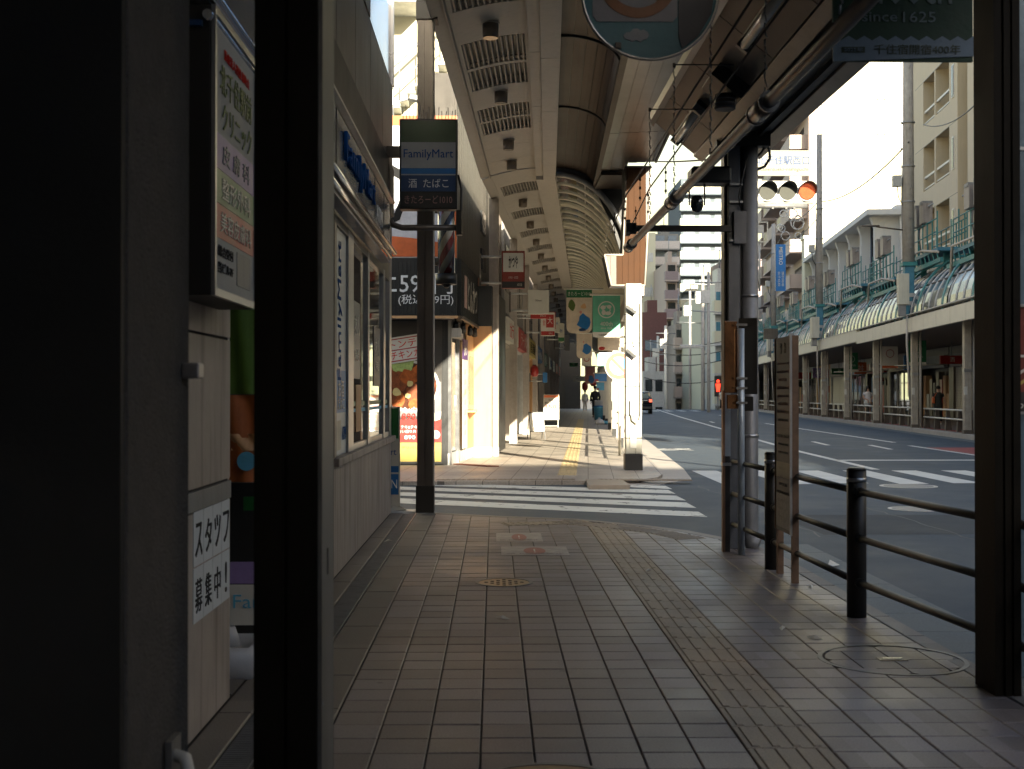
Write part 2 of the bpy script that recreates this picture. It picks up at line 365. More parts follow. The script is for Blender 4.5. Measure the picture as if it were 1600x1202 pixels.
for k, (x0, y0, x1, y1, c) in enumerate(((3.2, 12.2, 5.9, 14.2, .036), (5.5, 24, 8.6, 33, .062), (3.4, 36, 5.2, 46, .045), (8.2, 6, 10.4, 17, .044), (-6, 15.2, -1.8, 16.4, .04), (9.2, 52, 12, 66, .06))):
    random.seed(k); P = [(x0+random.uniform(-.05, .05), y0), (x1, y0+random.uniform(-.1, .1)), (x1+random.uniform(-.05, .05), y1), (x0, y1)]
    B().add([(x, y, ZR+.002) for x, y in P], [(0, 1, 2, 3)]).obj('asphalt_patch', ground_mat('asphalt_patch_%d' % k, (c, c*1.22, c*1.4), (2.3, 5.1), .03, .8, bsc=130, bump=.5), road)
def crack(pts, w):
    b = B(); v = []
    for i, p in enumerate(pts): v += [(p[0]-w*random.uniform(.4, 1), p[1], ZR+.003), (p[0]+w*random.uniform(.4, 1), p[1]+.01, ZR+.003)]
    b.add(v, [(2*i, 2*i+1, 2*i+3, 2*i+2) for i in range(len(pts)-1)]); b.obj('tar_crack', mat('dark_tar', (.018, .02, .022), .5), road)
for (x, y0, y1) in ((3.1, 12.0, 19.0), (4.6, 9, 15.5), (7.4, 10, 22), (6.1, 26, 40)):
    n_ = int((y1-y0)/.25); xs = x; pts = []
    for q in range(n_): xs += random.uniform(-.05, .05); pts.append((xs, y0+q*.25))
    crack(pts, .012)
# near pavement
cr = [G(1137, 841), G(1075, 829), G(1010, 821), G(904, 811), G(772, 806), G(676, 801)]
NP = [(-2.6, -7), (2.36, -7), (2.36, 9.6), (2.34, 10.5), (2.27, 11.05)] + [(p.x, p.y) for p in cr] + [(-1.15, 14.0), (-2.6, 14.0)]
def inside(x, y, P=NP):
    c = False
    for i in range(len(P)):
        (x1, y1), (x2, y2) = P[i-1], P[i]
        if (y1 > y) != (y2 > y) and x < (x2-x1)*(y-y1)/(y2-y1)+x1: c = not c
    return c
pav = S('pavement', B().prism(NP, 'z', -.2, -.012), M_GROUT)
def chamfer_box(x0, y0, x1, y1, z0, z1, c=.004):
    v = [(x0, y0, z0), (x1, y0, z0), (x1, y1, z0), (x0, y1, z0), (x0, y0, z1-c), (x1, y0, z1-c), (x1, y1, z1-c), (x0, y1, z1-c),
         (x0+c, y0+c, z1), (x1-c, y0+c, z1), (x1-c, y1-c, z1), (x0+c, y1-c, z1)]
    f = [(0, 1, 5, 4), (1, 2, 6, 5), (2, 3, 7, 6), (3, 0, 4, 7), (4, 5, 9, 8), (5, 6, 10, 9), (6, 7, 11, 10), (7, 4, 8, 11), (8, 9, 10, 11)]
    return v, f
v, f = chamfer_box(-.0965, -.0975, .0965, .0975, -.012, 0)
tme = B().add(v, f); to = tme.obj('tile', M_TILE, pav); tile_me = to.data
MH = [(1.98, 6.19, .35), (.07, 8.76, .19), (.19, 4.17, .29)]
cells = []
for x0, nx in ((-.645, 8), (1.252, 5)):
    for i in range(nx):
        for j in range(17, 72):
            cx, cy = x0+.198*(i+.5), .2*(j+.5)
            if cx+.09 > 2.24: continue
            if all(inside(cx+a, cy+c) for a in (-.1, .1) for c in (-.1, .22)) and all(math.hypot(cx-m[0], cy-m[1]) > m[2]+.02 for m in MH): cells.append((cx, cy))
cells.sort(key=lambda c: c[1]*c[1] + c[0]*c[0]*.2)
vis = [c for c in cells if c[1] > 4.2]; first = True
for k, (cx, cy) in enumerate(vis[:296]):
    o = to if k == 0 else to.copy()
    if k: COL.objects.link(o)
    o.location = (cx, cy, random.uniform(-.0012, .0012)); o.rotation_euler = (random.gauss(0, .003), random.gauss(0, .003), random.gauss(0, .003))
fb = B()
for cx, cy in [c for c in cells if c[1] <= 4.2] + vis[296:]:
    dz = random.uniform(-.0012, .0012); t = random.gauss(0, .004)
    v, f = chamfer_box(cx-.0965, cy-.0975, cx+.0965, cy+.0975, -.012, dz)
    fb.add([(p[0], p[1], p[2]+(p[0]-cx)*t) for p in v], f)
fb.obj('tile_field', M_TILE, pav, kind='stuff')
# part-cut tiles round the lids and along the bend, as one cut edge
eb = B()
def cut_cell(cx, cy):
    for a in range(4):
        for c in range(4):
            x, y = cx-.0965+(a+.5)*.04825, cy-.0975+(c+.5)*.04875
            if inside(x, y+.1) and all(math.hypot(x-m[0], y-m[1]) > m[2]+.004 for m in MH):
                eb.box(x-.0242, y-.0244, -.012, x+.0242, y+.0244, -.0008)
cs = set(cells)
for x0, nx in ((-.645, 8), (1.252, 5)):
    for i in range(nx):
        for j in range(17, 72):
            c = (x0+.198*(i+.5), .2*(j+.5))
            if c not in cs and c[0] < 2.2: cut_cell(*c)
eb.obj('cut_tile', M_TILE, pav, kind='stuff')
# tactile strip, four bars on each block
def tblock(lbl, wdt=.31, ln=.3, m=M_TACT):
    b = B(); v, f = chamfer_box(-wdt/2+.002, -ln/2+.002, wdt/2-.002, ln/2-.002, -.012, 0, .003); b.add(v, f)
    for q in range(4):
        x = -wdt/2+wdt*(q+.5)/4; v, f = chamfer_box(x-.015, -ln/2+.012, x+.015, ln/2-.012, 0, .005, .004); b.add(v, f)
    return b.obj(lbl, m, pav)
tb = tblock('tactile_block')
k = 0; y = 3.45
while y < 12.5:
    o = tb if k == 0 else tb.copy()
    if k: COL.objects.link(o)
    o.location = (1.096, y+.15, random.uniform(-.001, .001)); y += .3; k += 1
# warning row along the bend (bars running across)
pts = [Vector((p.x, p.y)) for p in cr[::-1]]
pts = [Vector((.02, 12.98))] + [p for p in pts if p.x > .1]
acc = 0; i = 0; tot = sum((pts[i+1]-pts[i]).length for i in range(len(pts)-1)); d = .0
while d < tot-.25:
    r = d; i = 0
    while r > (pts[i+1]-pts[i]).length: r -= (pts[i+1]-pts[i]).length; i += 1
    t = (pts[i+1]-pts[i]).normalized(); p = pts[i]+t*(r+.15); q = Vector((t.y, -t.x))
    c = p+q*.34
    o = tb.copy(); COL.objects.link(o); o.location = (c.x, c.y, .003); o.rotation_euler = (0, 0, math.atan2(t.y, t.x)); d += .305
# edging stones and gutter
st = None
def stones(x0, x1, y0, y1, ln, nm='edging_stone', z=0.0, m=M_STONE, par=None):
    y = y0
    while y < y1-.05:
        e = min(y+ln, y1); v, f = chamfer_box(x0+.003, y+.003, x1-.003, e-.003, z-.2 if z < 0 else -.012, z+random.uniform(-.001, .001), .005)
        B().add(v, f).obj(nm, m, par or pav); y = e
stones(-.862, -.648, 3.4, 13.85, .62); stones(-1.147, -1.002, 3.4, 13.9, .9); stones(2.244, 2.36, 3.2, 9.6, .6)
b = B(); b.box(-1.0, 3.0, -.011, -.87, 13.9, -.008); b.obj('drain_channel', M_GROUT, pav)
b = B()
for j in range(430): b.box(-.995, 3.4+j*.0243, -.009, -.874, 3.4+j*.0243+.009, -.003)
b.obj('drain_grating', M_GREY, pav, kind='stuff')
B().box(-.87, 3.0, -.012, -.864, 13.9, .002).obj('drain_edge_rail', M_ALU, pav)
b = B()
ed = [(2.36, 9.6), (2.34, 10.5), (2.27, 11.05)] + [(p.x, p.y) for p in cr]
for i in range(len(ed)-1):
    a, c = Vector(ed[i]), Vector(ed[i+1]); n_ = Vector(((c-a).y, -(c-a).x)).normalized(); L = (c-a)
    for q in range(max(1, int(L.length/.6))):
        m_ = max(1, int(L.length/.6)); s0, s1 = a+L*q/m_, a+L*(q+1)/m_
        if n_.x < 0: n_ = -n_
        B().prism([(s0.x, s0.y), (s1.x, s1.y), (s1.x-n_.x*.12, s1.y-n_.y*.12), (s0.x-n_.x*.12, s0.y-n_.y*.12)], 'z', -.02, .001).obj('kerb_stone', M_STONE, pav)
y = -6.6
gut = S('gutter', B().box(2.362, -7, ZR-.1, 2.88, 11.4, ZR-.004), M_GROUT)
while y < 11.3:
    if y > 2.5:
        v, f = chamfer_box(2.364, y+.002, 2.875, y+.598, ZR-.004, ZR+.006, .003); B().add(v, f).obj('gutter_slab', M_GUTT, gut)
    y += .6
# far pavement
def FP(s, t): p = FAR @ Vector((s, t, 0)); return (p.x, p.y)
FPOLY = [(-14, 18.9), (-1.4, 18.9), (1.6, 19.0), (2.24, 19.25), (2.6, 19.8), (2.78, 20.6)] + [FP(1.6, 4)] + [FP(1.6, 93), FP(-9, 93), (-14, 24)]
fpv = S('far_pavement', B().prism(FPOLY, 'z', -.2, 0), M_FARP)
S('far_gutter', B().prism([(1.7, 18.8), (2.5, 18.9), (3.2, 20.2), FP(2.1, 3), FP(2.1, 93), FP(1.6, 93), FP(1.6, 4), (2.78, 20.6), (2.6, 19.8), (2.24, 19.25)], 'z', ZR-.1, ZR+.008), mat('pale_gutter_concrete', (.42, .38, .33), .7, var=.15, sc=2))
k = 0; t = .3
while t < 45:
    b = B(FAR); v, f = chamfer_box(-.155, t, .155, t+.296, -.01, .004, .002); b.add(v, f)
    for q in range(4):
        x = -.155+.31*(q+.5)/4; v, f = chamfer_box(x-.015, t+.01, x+.015, t+.286, .004, .01, .004); b.add(v, f)
    b.obj('tactile_block', M_TACTY, fpv); t += .3 if t < 20 else .3
for q in range(15):
    b = B(); X = -.9+q*.24+(.35 if q > 8 else 0); v, f = chamfer_box(X, 19.12, X+.23, 19.36, -.01, .005, .003); b.add(v, f)
    for z in range(3): b.box(X+.03+z*.07, 19.14, .005, X+.06+z*.07, 19.34, .009)
    b.obj('tactile_block', M_TACT, fpv)
b = B()
gx = [G(915, 749.6), G(972, 749.6), G(984, 759), G(920, 759)]
pl = B().add([(p.x, p.y, .006) for p in gx]+[(p.x, p.y, ZR) for p in gx], [(0, 1, 2, 3), (0, 1, 5, 4), (1, 2, 6, 5), (2, 3, 7, 6), (3, 0, 4, 7)])
pl.obj('ramp_plate', mat('ribbed_beige_ramp', (.34, .28, .21), .6), label='beige ribbed wheelchair ramp plate against the far kerb of the side street', cat='ramp plate')
# opposite pavement
def opoly(b, P, z0, z1): return b.prism(P, 'z', z0, z1)
op = S('opposite_pavement', B(OPP).box(.16, -75, -.2, 6.5, 77, .1), M_OPPP)
for k in range(50):
    v, f = chamfer_box(0, -75+k*3.04, .155, -75+k*3.04+3.03, -.2, .1, .012); B(OPP).add(v, f).obj('kerb_stone', M_CONC, op)
    B(OPP).box(.4, -75+k*3.04, .1, .7, -75+k*3.04+2.9, .106).obj('red_paver_band', M_REDR, op)
S('opposite_gutter', B(OPP).box(-.45, -75, ZR-.1, -.003, 77, ZR+.006), M_GUTT)
# lids
def lid(x, y, r, lab, infill):
    t = T('manhole_cover', lab, 'manhole cover', (x, y, 0))
    b = B(); n = 48
    rr = [(r+.012, -.006), (r+.012, .003), (r-.012, .003), (r-.012, -.006)]
    for k in range(n):
        a, c = 2*math.pi*k/n, 2*math.pi*(k+1)/n
        for q in range(3): b.add([(rr[q][0]*math.cos(a), rr[q][0]*math.sin(a), rr[q][1]), (rr[q][0]*math.cos(c), rr[q][0]*math.sin(c), rr[q][1]), (rr[q+1][0]*math.cos(c), rr[q+1][0]*math.sin(c), rr[q+1][1]), (rr[q+1][0]*math.cos(a), rr[q+1][0]*math.sin(a), rr[q+1][1])], [(0, 1, 2, 3)])
    b.obj('rim', M_STRIP, t)
    B().cyl(0, 0, -.011, -.006, r-.012, n).obj('lid_pan', M_GROUT, t)
    if infill:
        for i in range(-2, 2):
            for j in range(-2, 2):
                P = [(i*.2+.004, j*.2+.004), (i*.2+.196, j*.2+.004), (i*.2+.196, j*.2+.196), (i*.2+.004, j*.2+.196)]
                C = [(x_, y_) for x_, y_ in P]
                R_ = r-.025; poly = [(r_x, r_y) for r_x, r_y in C if math.hypot(r_x, r_y) < R_]
                if len(poly) < 4:
                    poly = []
                    for k in range(4):
                        for q in range(6):
                            a = Vector(C[k]).lerp(Vector(C[(k+1) % 4]), q/6)
                            if a.length > R_:
                                a = a*(R_/a.length); lo = (i*.2+.004, j*.2+.004); 
                                if a.x < lo[0] or a.x > lo[0]+.192 or a.y < lo[1] or a.y > lo[1]+.192: continue
                            poly.append((a.x, a.y))
                if len(poly) > 2: B().prism(poly, 'z', -.006, .0).obj('inset_tile', M_TILE, t)
        B().box(-.07, -.035, 0, .07, .035, .004).obj('maker_plate', M_BROWN, t); B().box(-.05, -.01, .004, .05, .01, .008).obj('lift_bar', M_ALU, t)
    else:
        B().cyl(0, 0, -.006, .001, r-.014, n).obj('lid_plate', mat('worn_brass_lid', (.26, .17, .08), .42, .5), t)
        b = B()
        for i in range(-3, 4):
            for j in range(-3, 4):
                if math.hypot(i, j) < 3.6 and (i+j) % 2: b.box(i*r*.22-.012, j*r*.22-.012, .001, i*r*.22+.012, j*r*.22+.012, .004)
        b.obj('raised_pattern', M_BLACK, t, kind='stuff')
lid(*MH[0], 'round tile-filled manhole cover beside the dark railing, with a small brass plate', True)
lid(*MH[1], 'small round brassy cover in the middle of the near pavement', False)
lid(*MH[2], 'round cover cut off by the bottom edge of the view, nearest the camera', False)
for (x, y, r, s) in ((5.05, 14.9, .32, 'round iron cover in the road just behind the railing'), (6.2, 18.6, .42, 'pale round cover in the road beside the wide zebra stripes')):
    t = T('manhole_cover', s, 'manhole cover', (x, y, ZR+.001))
    b = B(); b.cyl(0, 0, 0, .006, r, 36); b.obj('rim', M_LGREY, t); B().cyl(0, 0, .006, .009, r*.86, 36).obj('lid_plate', M_GREY, t)
def sticker(x0, x1, y0, y1, lab, s):
    t = T('pavement_sticker', lab, 'floor sign', ((x0+x1)/2, (y0+y1)/2, .0025)); w, h = (x1-x0)/2, (y1-y0)/2
    B().box(-w, -h, -.001, w, h, .0005).obj('backing', mat('faded_floor_sign', (.34, .30, .27), .55, var=.4, sc=9), t)
    B().prism([(w*.33*math.cos(a*.262), h*.75*math.sin(a*.262)) for a in range(24)], 'z', .0006, .0012).obj('red_disc', mat('faded_red', (.34, .11, .08), .6, var=.35, sc=12), t)
    o = text(s, t, mat('faded_black', (.14, .13, .12), .6), 0, 0, w*1.7, h*.3, y=0, depth=0)
    o.rotation_euler[0] = -math.pi/2; o.location[2] = .0016; o.location[1] = -h*.62
    o = text('!', t, M_SW, 0, 0, w*.06, h*.7, y=0, depth=0); o.rotation_euler[0] = -math.pi/2; o.location[2] = .0016
sticker(.02, .44, 11.15, 11.85, 'smaller faded no-smoking sticker on the pavement, nearer the crossing', '路上喫煙禁止')
sticker(.06, .62, 10.2, 10.8, 'larger faded no-smoking sticker with red disc on the pavement', '路上喫煙禁止')
for k, (x, y, lab) in enumerate(((1.62, 7.0, 'small scrap of white paper on tiles left of the tile-filled cover'), (2.7, 9.9, 'pale crumpled wrapper lying in the gutter behind the signboard'), (.05, 7.35, 'thin white cigarette end on the middle of the pavement'), (1.73, 6.72, 'tiny flat paper strip by the tile-filled cover'),
                                 (-.95, 11.2, 'pale stub of paper on the drain by the beige wall'), (1.15, 9.3, 'thin pale scrap lying on the tactile strip'), (2.16, 8.5, 'little white stub between railing and signboard'))):
    b = B(); c = random.uniform(0, 3); L, W = (.09, .035) if k == 1 else (.05, .018)
    z = ZR+.01 if k == 1 else .001
    b.add([(x-L*math.cos(c), y-L*math.sin(c), z), (x+W*math.sin(c), y-W*math.cos(c), z+.012), (x+L*math.cos(c), y+L*math.sin(c), z+.004), (x-W*math.sin(c), y+W*math.cos(c), z+(.05 if k == 1 else .004)), (x, y, z+.02)], [(0, 1, 4), (1, 2, 4), (2, 3, 4), (3, 0, 4), (0, 1, 2, 3)])
    b.obj('paper_scrap', M_SW, label=lab, cat='litter')
# ---------------- near left ----------------
t = T('pillar', 'rough dark pillar at the far left edge of the view', 'pillar', (-1.1, 3.0, 0))
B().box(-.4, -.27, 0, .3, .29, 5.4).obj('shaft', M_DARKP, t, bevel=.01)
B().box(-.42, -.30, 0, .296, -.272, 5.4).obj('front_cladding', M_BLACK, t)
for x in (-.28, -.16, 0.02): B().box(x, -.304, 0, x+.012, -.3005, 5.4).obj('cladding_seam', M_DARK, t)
b = B(); b.box(.3, .2, 1.36, .345, .26, 1.40); b.obj('latch', M_ALU, t, bevel=.004)
t = T('grab_handle', 'pale bent metal handle on the rough dark pillar, low at the left', 'handle', (-.79, 3.0, .3))
B().tube([(.0, -.1, -.2), (.06, -.1, -.18), (.075, -.09, .0), (.07, -.02, .1), (.04, .05, .135), (0, .07, .14)], .016, 10).obj('bent_bar', M_LGREY, t)
B().box(-.004, .03, .09, .012, .12, .18).obj('wall_plate', M_ALU, t)
# ribbed steel pillar
def groove_pillar(name, lab, x0, x1, y0, y1, h, m, side=None, foot=None, grooves=1):
    t = T(name, lab, 'pillar', ((x0+x1)/2, (y0+y1)/2, 0)); w, d = (x1-x0)/2, (y1-y0)/2
    n = grooves; P = [(-w, d), (-w, -d)]
    for k in range(n):
        c = -w+2*w*(k+1)/(n+1); P += [(c-.006, -d), (c-.006, -d+.012), (c+.006, -d+.012), (c+.006, -d)]
    P += [(w, -d), (w, d)]
    B().prism(P, 'z', 0, h).obj('shaft', m, t)
    if side: B().box(w+.001, -d+.01, 0, w+.012, d-.01, h).obj('side_strip', side, t)
    if foot: B().box(-w-.012, -d-.012, 0, w+.012, d+.012, foot).obj('foot_shoe', M_DARK, t, bevel=.004)
    return t
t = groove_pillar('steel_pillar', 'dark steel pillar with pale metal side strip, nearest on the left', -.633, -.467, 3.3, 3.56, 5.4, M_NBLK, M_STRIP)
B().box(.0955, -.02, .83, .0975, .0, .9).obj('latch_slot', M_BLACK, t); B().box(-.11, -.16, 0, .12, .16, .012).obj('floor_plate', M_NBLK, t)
for z in (.5, 1.7, 2.6): B().tube([(.09, -.11, z), (.0975, -.11, z)], .006, 8).obj('screw', M_STEEL, t)
groove_pillar('steel_pillar', 'dark steel pillar at the right edge, in front of the railing', 2.19, 2.305, 5.43, 5.66, 5.3, M_NBLK, None, .0, 2)
# advertising panel right of it
t = T('advertising_panel', 'blue-grey advertising panel with framed poster at the right edge of view', 'advertising panel', (2.75, 5.75, 0))
B().box(-.46, -.06, .02, .5, .06, 3.4).obj('panel', mat('blue_grey_panel', (.10, .15, .19), .35, .2, grime=.3), t, bevel=.006)
B().box(-.462, -.066, 2.44, .502, -.061, 2.455).obj('seam_strip', M_LGREY, t)
def fr_(t, x0, z0, x1, z1, w, y=-.07, d=.015, m=M_ALU, name='frame'):
    b = B(); b.box(x0-w, y-d, z0-w, x1+w, y, z0); b.box(x0-w, y-d, z1, x1+w, y, z1+w); b.box(x0-w, y-d, z0, x0, y, z1); b.box(x1, y-d, z0, x1+w, y, z1)
    return b.obj(name, m, t)
fr_(t, -.40, 1.24, .3, 1.72, .012, -.061)
plate(t, 'poster', mat('poster_dark_red', (.16, .03, .02), .35, var=.5, sc=3), -.40, 1.24, .3, 1.72, -.061)
plate(t, 'poster_foot', M_BLACK, -.40, 1.24, .3, 1.33, -.0645)
text('サ', t, M_SW, -.33, 1.47, .13, .12, y=-.066); text('ノ', t, M_YEL, -.33, 1.395, .11, .1, y=-.066); text('わかる', t, M_SW, -.30, 1.268, .14, .032, y=-.069)

# ---------------- convenience store ----------------
shop = T('convenience_store', 'convenience store on the left with beige base wall, sill and tall windows', 'shop', (-1.15, 14, 0))
sx, sy = 1.15, -14                               # world -> local offset
def W(b): b.fr = Matrix.Translation((sx, sy, 0)); return b
W(B()).box(-5.5, 8.98, 0, -1.162, 13.95, .8).obj('base_wall', M_GROUT, shop)
ys = [8.98, 9.62, 10.3, 11.0, 11.75, 12.5, 13.25, 13.95]
for a, c in zip(ys, ys[1:]): W(B()).box(-1.162, a+.003, 0, -1.15, c-.003, .79).obj('wall_panel', M_BEIGE, shop)
W(B()).box(-1.2, 8.9, .80, -1.10, 14.0, .86).obj('window_sill', M_BEIGE, shop, bevel=.005)
W(B()).box(-5.5, 8.98, .8, -1.6, 13.95, 2.7).obj('back_volume', mat('dim_shop_interior', (.14, .13, .12), .8), shop)
for a, c in ((8.98, 9.1), (9.84, 10.2), (11.36, 11.5), (12.95, 13.12), (13.7, 13.95)):
    W(B()).box(-1.19, a, .86, -1.145, c, 2.62).obj('window_post', M_ALU if a > 9 else M_BROWN, shop, bevel=.003)
W(B()).box(-1.19, 8.98, 2.56, -1.147, 13.95, 2.72).obj('head_rail', M_BROWN, shop)
for a, c in ((10.2, 11.36), (11.5, 12.95), (13.12, 13.7)):
    W(B()).box(-1.176, a, .86, -1.17, c, 2.56).obj('window_pane', M_GLASS, shop)
    W(B()).box(-1.19, a, .86, -1.155, c, .91).obj('lower_sash', M_ALU, shop); 
    W(B()).box(-1.168, a+.02, 1.22, -1.1665, c-.02, 1.26).obj('green_band', M_GREEN, shop); W(B()).box(-1.168, a+.02, 1.17, -1.1665, c-.02, 1.2).obj('blue_band', M_SKYB, shop)
W(B()).box(-1.6, 13.88, .8, -1.163, 13.95, 2.7).obj('end_wall', M_BEIGE, shop)
W(B()).box(-1.3, 10.2, .9, -1.28, 13.7, 2.5).obj('roller_blind', mat('pale_blind', (.26, .27, .27), .7), shop)
W(B()).box(-1.178, 9.1, .86, -1.166, 9.84, 2.56).obj('poster_pane', mat('window_poster_pale', (.45, .5, .52), .35), shop)
def side(parent, wx, y0, dz=0):
    """an Empty-less way to letter a wall that faces +X: local coordinates rotated"""
    return None
def wtext(s, m, wx, yc, zc, w, h, parent, base=(sx, sy), name='lettering', face='+X', bold=0):
    """lettering on a world plane facing +X (or -X)"""
    o = text(s, parent, m, 0, 0, w, h, y=0, name=name, bold=bold)
    sg = 1 if face == '+X' else -1
    M = Matrix.Translation((wx+base[0], yc+base[1], zc)) @ Matrix.Rotation(sg*math.pi/2, 4, 'Z')
    o.data.transform(M); return o
for k, ch in enumerate('FamilyMart'):
    pass
o = wtext('FamilyMart', M_TXTB, -1.163, 9.42, 1.95, 1.05, .26, shop)
o.data.transform(Matrix.Translation((-1.163+sx, 9.42+sy, 1.95)) @ Matrix.Rotation(math.pi/2, 4, 'X') @ Matrix.Translation((1.163-sx, -9.42-sy, -1.95)))
W(B()).box(-1.165, 9.14, 1.18, -1.162, 9.8, 1.5).obj('blue_notice', M_BLUE, shop); wtext('お酒', M_SW, -1.161, 9.48, 1.36, .34, .13, shop); wtext('たばこ', M_SW, -1.161, 9.48, 1.25, .4, .09, shop)
W(B()).box(-1.165, 9.14, .9, -1.162, 9.5, 1.12).obj('timetable_notice', M_CREAMW, shop); wtext('ATM', M_TXTB, -1.161, 9.66, 1.02, .22, .1, shop)
for (a, c, z0, z1) in ((10.3, 10.85, 1.45, 2.1), (12.1, 12.75, 1.4, 1.98)):
    W(B()).box(-1.167, a, z0, -1.163, c, z1).obj('window_notice', mat('notice_dark', (.13, .13, .13), .4, var=.4, sc=20), shop)
    wtext('求人', M_SW, -1.162, (a+c)/2, z1-.2, (c-a)*.7, .16, shop); wtext('時給', M_SW, -1.162, (a+c)/2, z0+.2, (c-a)*.5, .1, shop)
W(B()).box(-1.167, 10.55, 1.0, -1.163, 10.95, 1.4).obj('window_notice', M_TAN, shop)
# upper storey cladding, cornice, window
W(B()).box(-5.5, 4.0, 3.26, -1.165, 13.95, 8.5).obj('upper_wall', M_BROWN, shop)
M_UP = mat('brown_grey_cladding', (.13, .11, .095), .45, .3, var=.15, sc=2, grime=.5)
for k in range(8):
    y0 = 4.0+k*1.244
    for z0, z1 in ((3.84, 4.74), (4.78, 6.2)):
        if z0 > 4.5 and k > 5: continue
        W(B()).box(-1.165, y0+.005, z0, -1.135, y0+1.236, z1).obj('cladding_panel', M_UP, shop)
W(B()).box(-1.2, 4.0, 3.30, -1.12, 13.97, 3.82).obj('recessed_band', M_DARK, shop)
W(B()).box(-1.19, 11.5, 4.80, -1.15, 13.9, 6.6).obj('upper_window', M_DGLASS, shop); W(B()).box(-1.2, 13.88, 4.76, -1.12, 13.98, 7.4).obj('corner_post', M_ALU, shop)
W(B()).box(-1.165, 13.7, 2.6, -1.145, 13.97, 3.3).obj('corner_panel', M_BEIGE, shop)
# sign fascia above the windows, with raised letters and twin chrome rails
W(B()).box(-1.15, 4.4, 2.78, -1.05, 12.6, 3.24).obj('sign_box', mat('dark_blue_sign_face', (.07, .10, .14), .18, .2, var=.1, bump=.02, grime=.2), shop, bevel=.01)
for y in (5.9, 8.3, 11.0, 11.9): W(B()).box(-1.052, y, 2.79, -1.046, y+.012, 3.23).obj('sign_joint', M_DARK, shop)
o = wtext('FamilyMart', M_TXTB, -1.046, 9.75, 3.02, 2.1, .27, shop); 
for s_ in o.data.vertices: s_.co.x = s_.co.x+(.02 if s_.co.x > sx-1.0455 else 0)
wtext('ATM', M_TXTW, -1.046, 11.4, 2.95, .55, .14, shop)
W(B()).box(-1.05, 4.4, 3.24, -1.0, 12.6, 3.26).obj('top_rail', M_ALU, shop)
W(B()).tube([(-1.0, 4.4, 2.74), (-1.0, 12.6, 2.74)], .022, 10).obj('chrome_rail', mat('chrome', (.7, .72, .75), .12, 1, var=.05, bump=0), shop)
W(B()).tube([(-1.01, 4.4, 2.66), (-1.01, 12.2, 2.66)], .018, 10).obj('chrome_rail', MATS['chrome'], shop)
W(B()).box(-1.12, 4.4, 2.62, -1.03, 12.4, 2.64).obj('rail_tray', M_NAVY, shop)
W(B()).box(-1.6, 4.0, 2.72, -1.151, 13.95, 2.785).obj('soffit', M_BROWN, shop)
# entrance recess
W(B()).box(-1.96, 5.5, 0, -1.9, 8.98, 2.72).obj('entrance_back', mat('dim_entrance', (.05, .05, .05), .4), shop)
W(B()).box(-1.9, 6.1, 0, -1.885, 8.6, 2.3).obj('glass_door', M_DGLASS, shop); W(B()).box(-1.885, 7.3, 0, -1.87, 7.36, 2.3).obj('door_stile', M_ALU, shop)
W(B()).box(-1.93, 5.5, 0, -1.151, 8.98, .004).obj('entrance_floor', M_STONE, shop)
W(B()).box(-1.93, 8.93, 0, -1.16, 8.978, 2.72).obj('reveal', M_BROWN, shop)
# near beige pier with the staff-wanted cards
t = T('wall_pier', 'beige panelled wall pier at the left with job-advert cards', 'wall', (-1.15, 5.46, 0))
W2 = lambda: B(Matrix.Translation((1.15, -5.46, 0)))
W2().box(-2.4, 3.4, 0, -1.162, 5.46, 2.72).obj('core', M_GROUT, t)
for z0, z1 in ((0, .862), (.955, 1.552), (1.562, 2.7)):
    W2().box(-1.162, 3.4, z0+.002, -1.15, 5.455, z1).obj('wall_panel', M_BEIGE, t)
W2().box(-1.162, 4.6, .87, -1.146, 5.46, .945).obj('grey_band', M_GREY, t)
t2 = T('notice_cards', 'eight pale cards spelling a staff-wanted notice on the beige pier', 'notice', (-1.146, 5.1, .66))
for r_, (s_, z) in enumerate((('スタッフ', .762), ('募集中!', .545))):
    for k, ch in enumerate(s_):
        yc = 4.865+k*.163
        B(Matrix.Translation((1.146, -5.1, -.66))).box(-1.1495, yc-.079, z-.105, -1.1465, yc+.079, z+.105).obj('card', mat('blue_white_card', (.52, .56, .58), .4, var=.1), t2)
        wtext(ch, M_TXTK, -1.1464, yc, z-.005, .11 if ch != '!' else .03, .13, t2, (1.146, -5.1), name='character').location.z = -.66
# clinic light box
t = T('light_box_sign', 'white clinic light box with purple, green and red bands on the pier', 'sign', (-1.0, 4.82, 2.18))
L = Matrix.Translation((1.0, -4.82, -2.18))
B(L).box(-1.149, 4.42, 1.67, -1.0, 5.2, 2.7).obj('housing', M_DARK, t, bevel=.006)
M_LB = mat('clinic_sign_face', (.27, .285, .30), .55, var=.12)
B(L).box(-1.0, 4.445, 1.70, -.996, 5.185, 2.67).obj('face', M_LB, t)
for z0, z1, m in ((2.135, 2.265, M_PURPLE), (2.01, 2.135, M_GREEN), (1.885, 2.01, M_RED)): B(L).box(-.996, 4.46, z0+.001, -.994, 5.17, z1-.001).obj('band', m, t)
for s_, m, yc, z, w_, h_ in (('医療法人社団 慈眞会', M_TXTR, 4.83, 2.57, .46, .04), ('北千住駅前', M_OLIVE, 4.82, 2.47, .58, .11), ('クリニック', M_OLIVE, 4.84, 2.335, .54, .1),
                             ('皮 膚 科', M_NAVY, 4.82, 2.2, .5, .075), ('整形外科', M_SW, 4.82, 2.072, .52, .08), ('美容皮膚科', M_SW, 4.82, 1.948, .56, .075), ('総合受付', M_TXTK, 4.63, 1.84, .26, .04), ('当ビル7F', M_TXTK, 4.63, 1.78, .26, .04)):
    wtext(s_, m, -.9935, yc, z, w_, h_, t, (1.0, -4.82)).location.z = -2.18
B(L).box(-.996, 4.84, 1.74, -.994, 5.1, 1.87).obj('photo_print', M_GREY, t)
